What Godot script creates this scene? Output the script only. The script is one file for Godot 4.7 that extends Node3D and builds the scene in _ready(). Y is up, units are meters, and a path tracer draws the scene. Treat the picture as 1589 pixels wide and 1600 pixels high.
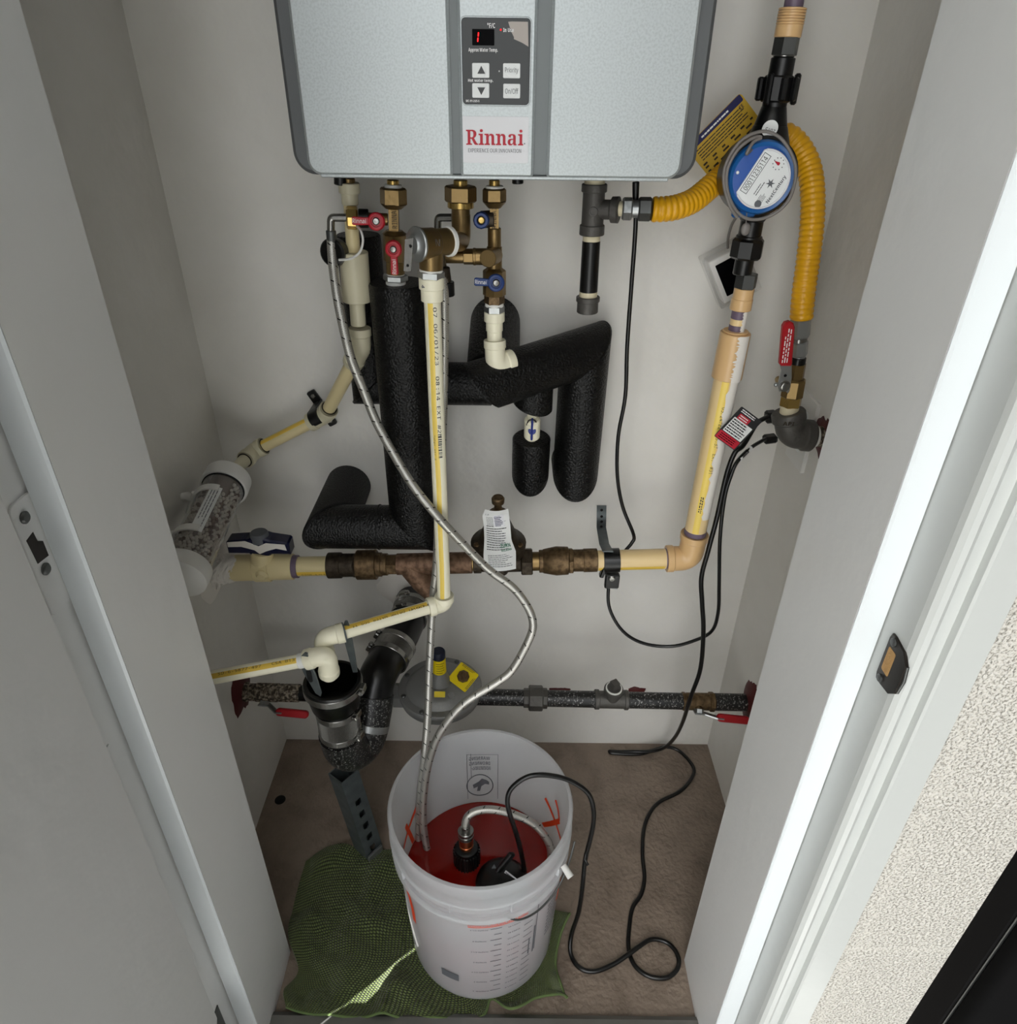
extends Node3D
# A narrow closet with a wall-hung water heater, seen from the open doorway. Metres, y up; the back wall is z = 0 and the doorway looks out towards +z.

class Mb:
	var v = PackedVector3Array()
	var n = PackedVector3Array()
	var t = PackedVector2Array()
	var i = PackedInt32Array()
	func vert(p: Vector3, nn: Vector3, uv := Vector2.ZERO) -> int:
		v.append(p); n.append(nn.normalized()); t.append(uv)
		return v.size() - 1
	func tri(a: int, b: int, c: int) -> void:
		var cr = (v[b] - v[a]).cross(v[c] - v[a])
		if cr.dot(n[a] + n[b] + n[c]) > 0.0:
			i.append(a); i.append(c); i.append(b)
		else:
			i.append(a); i.append(b); i.append(c)
	func quad(a: Vector3, b: Vector3, c: Vector3, d: Vector3, nn := Vector3.ZERO) -> void:
		var q = nn if nn != Vector3.ZERO else (b - a).cross(d - a)
		var k = vert(a, q, Vector2(0, 0))
		vert(b, q, Vector2(1, 0)); vert(c, q, Vector2(1, 1)); vert(d, q, Vector2(0, 1))
		tri(k, k + 1, k + 2); tri(k, k + 2, k + 3)
	static func side_of(d: Vector3) -> Vector3:
		var h = Vector3.UP if absf(d.y) < 0.9 else Vector3.BACK
		return h.cross(d).normalized()
	func sweep(p: Array, r, sides := 16, cap := true) -> Mb:
		var m = p.size()
		var tg = []
		for k in m:
			tg.append((p[mini(k + 1, m - 1)] - p[maxi(k - 1, 0)]).normalized())
		var s: Vector3 = side_of(tg[0])
		var base = v.size()
		var run = 0.0
		for k in m:
			var d: Vector3 = tg[k]
			s = (s - d * s.dot(d)).normalized()
			var w = d.cross(s)
			if k > 0: run += (p[k] - p[k - 1]).length()
			var rk: float = r[k] if r is Array else r
			var slope = 0.0
			if r is Array:
				var k0 = maxi(k - 1, 0)
				var k1 = mini(k + 1, m - 1)
				slope = (r[k1] - r[k0]) / maxf((p[k1] - p[k0]).length(), 1e-5)
			for j in sides + 1:
				var an = TAU * j / sides
				var o = s * cos(an) + w * sin(an)
				vert(p[k] + o * rk, o - d * slope, Vector2(float(j) / sides, run))
		for k in m - 1:
			for j in sides:
				var a = base + k * (sides + 1) + j
				tri(a, a + 1, a + sides + 2); tri(a, a + sides + 2, a + sides + 1)
		if cap:
			for e in [0, m - 1]:
				var d: Vector3 = tg[e] * (-1.0 if e == 0 else 1.0)
				var c = vert(p[e], d)
				var f = v.size()
				for j in sides + 1:
					vert(v[base + e * (sides + 1) + j], d)
				for j in sides:
					tri(c, f + j, f + j + 1)
		return self
	func lathe(a: Vector3, d: Vector3, prof: Array, sides := 28, flat := false, ref := Vector3.ZERO, phase := 0.0) -> Mb:
		d = d.normalized()
		var x: Vector3 = side_of(d)
		if ref != Vector3.ZERO: x = (ref - d * ref.dot(d)).normalized()
		var y = d.cross(x)
		var ns = []
		for k in prof.size() - 1:
			ns.append(Vector2(prof[k + 1][0] - prof[k][0], -(prof[k + 1][1] - prof[k][1])).normalized())
		for k in prof.size() - 1:
			var n0: Vector2 = ns[k]
			var n1: Vector2 = ns[k]
			if not flat and k > 0 and n0.dot(ns[k - 1]) > 0.8: n0 = (n0 + ns[k - 1]).normalized()
			if not flat and k + 1 < ns.size() and n1.dot(ns[k + 1]) > 0.8: n1 = (n1 + ns[k + 1]).normalized()
			var b = v.size()
			for j in sides + 1:
				var an = TAU * (j + phase) / sides
				if flat:
					if j == sides: break
					var am = TAU * (j + 0.5 + phase) / sides
					var an2 = TAU * (j + 1 + phase) / sides
					var om = x * cos(am) + y * sin(am)
					var fn = om * ns[k].x + d * ns[k].y
					var o1 = x * cos(an) + y * sin(an)
					var o2 = x * cos(an2) + y * sin(an2)
					var q = vert(a + d * prof[k][0] + o1 * prof[k][1], fn)
					vert(a + d * prof[k][0] + o2 * prof[k][1], fn); vert(a + d * prof[k + 1][0] + o2 * prof[k + 1][1], fn); vert(a + d * prof[k + 1][0] + o1 * prof[k + 1][1], fn)
					tri(q, q + 1, q + 2); tri(q, q + 2, q + 3)
				else:
					var o = x * cos(an) + y * sin(an)
					vert(a + d * prof[k][0] + o * prof[k][1], o * n0.x + d * n0.y, Vector2(float(j) / sides, prof[k][0]))
					vert(a + d * prof[k + 1][0] + o * prof[k + 1][1], o * n1.x + d * n1.y, Vector2(float(j) / sides, prof[k + 1][0]))
			if not flat:
				for j in sides:
					var q = b + j * 2
					tri(q, q + 1, q + 3); tri(q, q + 3, q + 2)
		return self
	func box(c: Vector3, size: Vector3, bs := Basis(), bv := 0.001) -> Mb:
		var h = size * 0.5
		bv = minf(bv, minf(h.x, minf(h.y, h.z)) * 0.8)
		for ax in 3:
			var u = (ax + 1) % 3
			var w = (ax + 2) % 3
			for sg in [-1.0, 1.0]:
				var pts = []
				for q in [[-1, -1], [1, -1], [1, 1], [-1, 1]]:
					var e = Vector3.ZERO
					e[ax] = sg * h[ax]; e[u] = q[0] * (h[u] - bv); e[w] = q[1] * (h[w] - bv)
					pts.append(c + bs * e)
				var nn = Vector3.ZERO
				nn[ax] = sg
				quad(pts[0], pts[1], pts[2], pts[3], bs * nn)
			for s1 in [-1.0, 1.0]:
				for s2 in [-1.0, 1.0]:
					var pts = []
					for q in [[-1, 0], [1, 0], [1, 1], [-1, 1]]:
						var e = Vector3.ZERO
						e[ax] = q[0] * (h[ax] - bv)
						e[u] = s1 * (h[u] - (bv if q[1] == 1 else 0.0)); e[w] = s2 * (h[w] - (0.0 if q[1] == 1 else bv))
						pts.append(c + bs * e)
					var nn = Vector3.ZERO
					nn[u] = s1; nn[w] = s2
					quad(pts[0], pts[1], pts[2], pts[3], bs * nn)
		for sx in [-1.0, 1.0]:
			for sy in [-1.0, 1.0]:
				for sz in [-1.0, 1.0]:
					var nn = bs * Vector3(sx, sy, sz)
					var k = vert(c + bs * Vector3(sx * h.x, sy * (h.y - bv), sz * (h.z - bv)), nn)
					vert(c + bs * Vector3(sx * (h.x - bv), sy * h.y, sz * (h.z - bv)), nn)
					vert(c + bs * Vector3(sx * (h.x - bv), sy * (h.y - bv), sz * h.z), nn)
					tri(k, k + 1, k + 2)
		return self
	# a flat outline given thickness: xf puts its x, y and (thickness) z; bv chamfers the front edge
	func prism(poly: PackedVector2Array, th: float, xf: Transform3D, bv := 0.0) -> Mb:
		if Geometry2D.is_polygon_clockwise(poly): poly.reverse()
		var m = poly.size()
		var inn = PackedVector2Array()
		for k in m:
			var e0 = (poly[k] - poly[(k + m - 1) % m]).normalized()
			var e1 = (poly[(k + 1) % m] - poly[k]).normalized()
			var n0 = Vector2(-e0.y, e0.x)
			var n1 = Vector2(-e1.y, e1.x)
			inn.append(poly[k] + (n0 + n1) * bv / maxf(1.0 + n0.dot(n1), 0.3))
		var ids = Geometry2D.triangulate_polygon(inn)
		for f in [1.0, -1.0]:
			var b = v.size()
			var src = inn if f > 0 else poly
			for q in src:
				vert(xf * Vector3(q.x, q.y, f * th * 0.5), xf.basis.z * f, q)
			for k in range(0, ids.size(), 3):
				tri(b + ids[k], b + ids[k + 1], b + ids[k + 2])
		for k in m:
			var k1 = (k + 1) % m
			var e = (poly[k1] - poly[k]).normalized()
			var nn = xf.basis * Vector3(e.y, -e.x, 0)
			var zt = th * 0.5 - bv
			quad(xf * Vector3(poly[k].x, poly[k].y, -th * 0.5), xf * Vector3(poly[k1].x, poly[k1].y, -th * 0.5), xf * Vector3(poly[k1].x, poly[k1].y, zt), xf * Vector3(poly[k].x, poly[k].y, zt), nn)
			if bv > 0.0:
				quad(xf * Vector3(poly[k].x, poly[k].y, zt), xf * Vector3(poly[k1].x, poly[k1].y, zt), xf * Vector3(inn[k1].x, inn[k1].y, th * 0.5), xf * Vector3(inn[k].x, inn[k].y, th * 0.5), nn + xf.basis.z)
		return self
	# a sheet f(u, v), shown from both sides with the thickness th
	func sheet(nu: int, nv: int, f: Callable, th := 0.0, uvs := Vector2.ONE) -> Mb:
		var g = []
		for a in nu + 1:
			for b in nv + 1:
				g.append(f.call(float(a) / nu, float(b) / nv))
		var nn = []
		for a in nu + 1:
			for b in nv + 1:
				var du: Vector3 = g[mini(a + 1, nu) * (nv + 1) + b] - g[maxi(a - 1, 0) * (nv + 1) + b]
				var dv: Vector3 = g[a * (nv + 1) + mini(b + 1, nv)] - g[a * (nv + 1) + maxi(b - 1, 0)]
				nn.append(du.cross(dv).normalized())
		var firsts = []
		for s in ([1.0, -1.0] if th > 0.0 else [1.0]):
			var base = v.size()
			firsts.append(base)
			for a in nu + 1:
				for b in nv + 1:
					var k = a * (nv + 1) + b
					vert(g[k] + nn[k] * (s * th * 0.5), nn[k] * s, Vector2(uvs.x * a / nu, uvs.y * b / nv))
			for a in nu:
				for b in nv:
					var k = base + a * (nv + 1) + b
					tri(k, k + 1, k + nv + 2); tri(k, k + nv + 2, k + nv + 1)
		if th > 0.0:
			var rim = []
			for a in nu: rim.append([a * (nv + 1), (a + 1) * (nv + 1)])
			for b in nv: rim.append([nu * (nv + 1) + b, nu * (nv + 1) + b + 1])
			for a in nu: rim.append([(nu - a) * (nv + 1) + nv, (nu - a - 1) * (nv + 1) + nv])
			for b in nv: rim.append([nv - b, nv - b - 1])
			for e in rim:
				quad(v[firsts[0] + e[0]], v[firsts[0] + e[1]], v[firsts[1] + e[1]], v[firsts[1] + e[0]])
		return self
	func ball(c: Vector3, r: Vector3, sides := 12, rings := 8, bs := Basis()) -> Mb:
		var b = v.size()
		for k in rings + 1:
			var la = PI * k / rings
			for j in sides + 1:
				var lo = TAU * j / sides
				var o = Vector3(sin(la) * cos(lo), cos(la), sin(la) * sin(lo))
				vert(c + bs * (o * r), bs * (o / r), Vector2(float(j) / sides, float(k) / rings))
		for k in rings:
			for j in sides:
				var a = b + k * (sides + 1) + j
				tri(a, a + 1, a + sides + 2); tri(a, a + sides + 2, a + sides + 1)
		return self
	func mesh() -> ArrayMesh:
		var ar = []
		ar.resize(Mesh.ARRAY_MAX)
		ar[Mesh.ARRAY_VERTEX] = v; ar[Mesh.ARRAY_NORMAL] = n; ar[Mesh.ARRAY_TEX_UV] = t; ar[Mesh.ARRAY_INDEX] = i
		var am = ArrayMesh.new()
		am.add_surface_from_arrays(Mesh.PRIMITIVE_TRIANGLES, ar)
		return am

var M := {}
var names := {}
var rng := RandomNumberGenerator.new()

func numbered(nm: String) -> String:
	names[nm] = names.get(nm, -1) + 1
	return nm if names[nm] == 0 else "%s_%03d" % [nm, names[nm]]

func T(nm: String, label: String, cat: String, group := "") -> Node3D:
	var o = Node3D.new()
	o.name = numbered(nm)
	add_child(o)
	o.set_meta("label", label); o.set_meta("category", cat)
	if group: o.set_meta("group", group)
	return o

func S(nm: String) -> Node3D:
	var o = Node3D.new()
	o.name = nm
	add_child(o)
	o.set_meta("kind", "structure")
	return o

func A(par: Node, nm: String, g, m: Material) -> MeshInstance3D:
	var o = MeshInstance3D.new()
	o.name = nm
	o.mesh = g.mesh() if g is Mb else g
	o.material_override = m
	par.add_child(o, true)
	return o

# puts a thing's origin at the middle of its base; its parts keep their places
func fin(o: Node3D) -> Node3D:
	var box = AABB()
	var first = true
	for c in o.get_children():
		if c is MeshInstance3D:
			var b: AABB = c.transform * c.mesh.get_aabb()
			box = b if first else box.merge(b)
			first = false
	var p = Vector3(box.position.x + box.size.x * 0.5, box.position.y, box.position.z + box.size.z * 0.5)
	o.position = p
	for c in o.get_children():
		c.position -= p
	return o

func spline(p: Array, sub := 6) -> Array:
	var out = []
	for k in p.size() - 1:
		var a: Vector3 = p[maxi(k - 1, 0)]
		var b: Vector3 = p[k]
		var c: Vector3 = p[k + 1]
		var d: Vector3 = p[mini(k + 2, p.size() - 1)]
		for j in sub:
			out.append(b.cubic_interpolate(c, a, d, float(j) / sub))
	out.append(p[p.size() - 1])
	return out

# a polyline whose corners are rounded to the radius r
func bend(p: Array, r: float, n := 8) -> Array:
	var out = [p[0]]
	for k in range(1, p.size() - 1):
		var u: Vector3 = (p[k - 1] - p[k])
		var w: Vector3 = (p[k + 1] - p[k])
		var half = u.angle_to(w) * 0.5
		var back = minf(r / tan(half), minf(u.length(), w.length()) * 0.49)
		u = u.normalized(); w = w.normalized()
		for j in n + 1:
			var s = float(j) / n
			var a: Vector3 = p[k] + u * back
			var b: Vector3 = p[k] + w * back
			out.append(a.lerp(p[k], s).lerp(p[k].lerp(b, s), s))
	out.append(p[p.size() - 1])
	return out

func tube(par: Node, nm: String, p: Array, r, m: Material, sides := 14, sub := 6) -> MeshInstance3D:
	return A(par, nm, Mb.new().sweep(spline(p, sub) if sub > 1 else p, r, sides), m)

# one piece of a turned stack: s = [start, direction, [from, to, radius, end radius] ...]; kind c round, h six-sided, q four-sided, o eight-sided
func seg_to(g: Mb, s: Array, k: int, kind := "c", bv := 0.0009) -> void:
	var q: Array = s[k + 2]
	var a: float = q[0]
	var b: float = q[1]
	var b2 = minf(bv, minf(b - a, q[2]) * 0.4)
	var sides: int = {"c": 28, "h": 6, "q": 4, "o": 8}[kind]
	g.lathe(s[0], s[1], [[a, 0.0], [a, q[2] - b2], [a + b2, q[2]], [b - b2, q[3]], [b, q[3] - b2], [b, 0.0]], sides, kind != "c", Vector3(1, 0.3, 0) if kind == "h" else Vector3(0.7, 0.1, 0.7))

func seg(par: Node, nm: String, s: Array, k: int, m: Material, kind := "c", bv := 0.0009) -> MeshInstance3D:
	var g = Mb.new()
	seg_to(g, s, k, kind, bv)
	return A(par, nm, g, m)

func segs(par: Node, nm: String, s: Array, ks: Array, m: Material, kind := "c") -> MeshInstance3D:
	var g = Mb.new()
	for k in ks: seg_to(g, s, k, kind)
	return A(par, nm, g, m)

func rod(a: Vector3, b: Vector3, r: float, kind := "c", r2 := -1.0, bv := 0.0008) -> Mb:
	var g = Mb.new()
	seg_to(g, [a, (b - a).normalized(), [0.0, (b - a).length(), r, r if r2 < 0 else r2]], 0, kind, bv)
	return g

# an elbow fitting with a collar at each end
func elbow(par: Node, nm: String, a: Vector3, c: Vector3, b: Vector3, r: float, m: Material, round := -1.0) -> MeshInstance3D:
	var p = bend([a, c, b], round if round > 0 else r * 1.1, 10)
	var g = Mb.new().sweep(p, r, 24)
	for e in [[a, c], [b, c]]:
		var d: Vector3 = (e[1] - e[0]).normalized()
		g.lathe(e[0], d, [[0, r * 0.8], [0, r * 1.05], [0.001, r * 1.09], [0.011, r * 1.09], [0.013, r * 0.98]], 24)
	return A(par, nm, g, m)

# a stripe printed along a straight pipe
func stripe(par: Node, nm: String, a: Vector3, b: Vector3, r: float, to: Vector3, a0: float, a1: float, m: Material, wob := 0.0) -> void:
	var d = (b - a).normalized()
	var x = (to - d * to.dot(d)).normalized()
	var y = d.cross(x)
	A(par, nm, Mb.new().sheet(14, 6, func(u: float, w: float) -> Vector3:
		var an: float = lerpf(a0, a1, w) + wob * sin(u * 7.0) + wob * 0.5 * sin(u * 17.0 + 2.0)
		return a.lerp(b, u) + (x * cos(an) + y * sin(an)) * (r + 0.00025)), m)

var fonts := {}
func font(kind: String) -> SystemFont:
	if not fonts.has(kind):
		var f = SystemFont.new()
		f.font_names = PackedStringArray([{"s": "Droid Serif", "n": "Droid Sans", "m": "Droid Sans Mono"}[kind[0]]])
		if kind.length() > 1: f.font_weight = 700
		fonts[kind] = f
	return fonts[kind]

# print: every point of the lettering (x to the right, y up, in metres from its middle) is laid where f puts it
func print_on(par: Node, str: String, fk: String, w: float, h: float, m: Material, f: Callable) -> MeshInstance3D:
	var tm = TextMesh.new()
	tm.text = str; tm.font = font(fk); tm.font_size = 32; tm.pixel_size = 0.01; tm.depth = 0.0; tm.curve_step = 2.0
	var ar: Array = tm.get_mesh_arrays()
	var vs: PackedVector3Array = ar[Mesh.ARRAY_VERTEX]
	var ids = ar[Mesh.ARRAY_INDEX]
	var lo = Vector2(1e9, 1e9)
	var hi = -lo
	for p in vs:
		lo = lo.min(Vector2(p.x, p.y)); hi = hi.max(Vector2(p.x, p.y))
	var g = Mb.new()
	for p in vs:
		var q = Vector2(((p.x - lo.x) / (hi.x - lo.x) - 0.5) * w, ((p.y - lo.y) / (hi.y - lo.y) - 0.5) * h)
		var r: Array = f.call(q)
		g.vert(r[0], r[1])
	if ids == null:
		ids = PackedInt32Array(range(vs.size()))
	for k in range(0, ids.size(), 3):
		g.tri(ids[k], ids[k + 1], ids[k + 2])
	var o = A(par, "lettering", g, m)
	o.set_meta("kind", "stuff")
	return o

func flat_on(c: Vector3, right: Vector3, up: Vector3) -> Callable:
	right = right.normalized()
	up = (up - right * up.dot(right)).normalized()
	var nn = right.cross(up)
	return func(q: Vector2) -> Array: return [c + right * q.x + up * q.y + nn * 0.0004, nn]

# print along a pipe from its point c, running towards d, at the side "to"
func pipe_on(c: Vector3, d: Vector3, r: float, to: Vector3, turn := 0.0) -> Callable:
	d = d.normalized()
	var x = (to - d * to.dot(d)).normalized()
	x = x.rotated(d, turn)
	var y = x.cross(d)
	return func(q: Vector2) -> Array:
		var an = q.y / r
		var o = x * cos(an) + y * sin(an)
		return [c + d * q.x + o * (r + 0.0004), o]

# rows of print too small to read
func rows(par: Node, m: Material, w: float, h: float, n: int, f: Callable, fill := 0.45, gaps := 0.12, ragged := 0.3) -> void:
	var g = Mb.new()
	for k in n:
		var y = h * (0.5 - (k + 0.5) / n)
		var x = -w * 0.5
		var stop = w * (0.5 - rng.randf() * ragged)
		while x < stop:
			var l = minf(w * rng.randf_range(0.05, 0.16), stop - x)
			var t = h / n * fill * 0.5
			var q = []
			for e in [Vector2(x, y - t), Vector2(x + l, y - t), Vector2(x + l, y + t), Vector2(x, y + t)]: q.append(f.call(e))
			g.quad(q[0][0], q[1][0], q[2][0], q[3][0], q[0][1])
			x += l + w * 0.16 * gaps
	var o = A(par, "small_print", g, m)
	o.set_meta("kind", "stuff")

func rrect(w: float, h: float, r: float, n := 5) -> PackedVector2Array:
	var p = PackedVector2Array()
	for q in [[1, 1, 0.0], [-1, 1, 0.5], [-1, -1, 1.0], [1, -1, 1.5]]:
		for k in n + 1:
			var an: float = PI * (q[2] + 0.5 * k / n)
			p.append(Vector2(q[0] * (w * 0.5 - r), q[1] * (h * 0.5 - r)) + Vector2(cos(an), sin(an)) * r)
	return p

func disc(r: float, n := 24) -> PackedVector2Array:
	var p = PackedVector2Array()
	for k in n: p.append(Vector2(cos(TAU * k / n), sin(TAU * k / n)) * r)
	return p

# an outline in space: c with axes right and up
func frame(c: Vector3, right: Vector3, up: Vector3) -> Transform3D:
	right = right.normalized()
	up = (up - right * up.dot(right)).normalized()
	return Transform3D(Basis(right, up, right.cross(up)), c)

func facing(c: Vector3, d: Vector3, up := Vector3.UP) -> Transform3D:
	d = d.normalized()
	return frame(c, up.cross(d), up - d * up.dot(d))

# a ragged blot of paint or sealant, domed a little
func blot(par: Node, nm: String, xf: Transform3D, rx: float, ry: float, th: float, seed_: int, m: Material, jag := 0.22) -> void:
	rng.seed = seed_
	var g = Mb.new()
	var nn = 40
	var rad = []
	var big = []
	for k in 10: big.append(rng.randf_range(-jag, jag))
	for k in nn: rad.append(1.0 + lerpf(big[k / 4], big[(k / 4 + 1) % 10], (k % 4) / 4.0) + rng.randf_range(-0.06, 0.06))
	for ring in 3:
		for k in nn + 1:
			var an = TAU * k / nn
			var rr: float = rad[k % nn] * [0.0, 0.7, 1.0][ring]
			g.vert(xf * Vector3(cos(an) * rx * rr, sin(an) * ry * rr, th * [1.0, 0.85, 0.0][ring]), xf.basis * Vector3(cos(an) * 0.3 * ring, sin(an) * 0.3 * ring, 1))
	for ring in 2:
		for k in nn:
			var a = ring * (nn + 1) + k
			g.tri(a, a + 1, a + nn + 2); g.tri(a, a + nn + 2, a + nn + 1)
	A(par, nm, g, m)

func screw(par: Node, nm: String, c: Vector3, d: Vector3, r: float, m: Material) -> void:
	d = d.normalized()
	var s = A(par, nm, Mb.new().lathe(c, d, [[0, r], [r * 0.25, r], [r * 0.5, r * 0.72], [r * 0.55, 0.0]], 16), m)

func noise_tex(seed_: int, freq: float, size := 512, kind := FastNoiseLite.TYPE_SIMPLEX_SMOOTH, oct := 3, normal := 0.0, ramp: Gradient = null) -> NoiseTexture2D:
	var f = FastNoiseLite.new()
	f.seed = seed_; f.frequency = freq; f.noise_type = kind; f.fractal_octaves = oct
	if kind == FastNoiseLite.TYPE_CELLULAR: f.cellular_return_type = FastNoiseLite.RETURN_DISTANCE
	var t = NoiseTexture2D.new()
	t.width = size; t.height = size; t.seamless = true; t.noise = f
	if normal > 0.0:
		t.as_normal_map = true; t.bump_strength = normal
	if ramp: t.color_ramp = ramp
	return t

func ramp(cols: Array) -> Gradient:
	var g = Gradient.new()
	var o = PackedFloat32Array()
	var c = PackedColorArray()
	for q in cols:
		o.append(q[0]); c.append(q[1])
	g.offsets = o; g.colors = c
	return g

func mat(nm: String, c: Color, rough := 0.5, metal := 0.0) -> StandardMaterial3D:
	var m = StandardMaterial3D.new()
	m.resource_name = nm
	m.albedo_color = c; m.roughness = rough; m.metallic = metal
	M[nm] = m
	return m

func tri_map(m: StandardMaterial3D, scale: float) -> void:
	m.uv1_triplanar = true; m.uv1_world_triplanar = true; m.uv1_scale = Vector3.ONE * scale

func bumpy(m: StandardMaterial3D, t: Texture2D, scale: float, amount := 1.0) -> void:
	m.normal_enabled = true; m.normal_texture = t; m.normal_scale = amount
	tri_map(m, scale)

# a painted stroke: a ribbon through p, w wide, lying on the wall round the axis c
func ribbon(par: Node, nm: String, p: Array, w: float, c: Vector3, m: Material) -> void:
	var g = Mb.new()
	for k in p.size():
		var d: Vector3 = (p[mini(k + 1, p.size() - 1)] - p[maxi(k - 1, 0)]).normalized()
		var n = Vector3(p[k].x - c.x, 0, p[k].z - c.z).normalized()
		var s = d.cross(n).normalized() * w * 0.5
		g.vert(p[k] - s, n); g.vert(p[k] + s, n)
	for k in p.size() - 1:
		g.tri(k * 2, k * 2 + 1, k * 2 + 3); g.tri(k * 2, k * 2 + 3, k * 2 + 2)
	A(par, nm, g, m)

func _ready() -> void:
	camera_and_light()
	materials()
	room()
	doorway()
	outside()
	heater()
	valves()
	foam()
	condensate()
	water_main()
	meter()
	gas_upper()
	gas_lower()
	drains()
	cords()
	floor_things()

func camera_and_light() -> void:
	var cam = Camera3D.new()
	cam.name = "camera"
	cam.fov = rad_to_deg(2.0 * atan(800.0 / 1100.0))
	cam.near = 0.02
	cam.position = Vector3(0.021, 1.373, 1.175)
	cam.rotation_degrees = Vector3(-31.36, 0, 0.714)
	add_child(cam)
	cam.current = true
	var sun = DirectionalLight3D.new()
	sun.name = "sun"
	sun.shadow_enabled = true
	sun.light_energy = 3.6
	sun.light_color = Color(0.985, 0.985, 0.975)
	sun.light_angular_distance = 0.5
	add_child(sun)
	sun.look_at_from_position(Vector3.ZERO, Vector3(0.75, -0.9, -0.66))
	var sky = ProceduralSkyMaterial.new()
	sky.sky_top_color = Color(0.58, 0.67, 0.80)
	sky.sky_horizon_color = Color(0.86, 0.89, 0.92)
	sky.sky_curve = 0.2
	sky.ground_bottom_color = Color(0.42, 0.41, 0.39)
	sky.ground_horizon_color = Color(0.70, 0.70, 0.69)
	sky.sun_angle_max = 85.0
	sky.sun_curve = 0.85
	sky.sky_energy_multiplier = 0.9
	sky.ground_energy_multiplier = 0.9
	var env = Environment.new()
	env.background_mode = Environment.BG_SKY
	env.sky = Sky.new()
	env.sky.sky_material = sky
	env.tonemap_mode = Environment.TONE_MAPPER_LINEAR
	env.tonemap_exposure = 1.84
	env.sdfgi_enabled = true
	env.ssao_enabled = true
	env.ssil_enabled = true
	var we = WorldEnvironment.new()
	we.name = "world"
	we.environment = env
	add_child(we)

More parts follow.
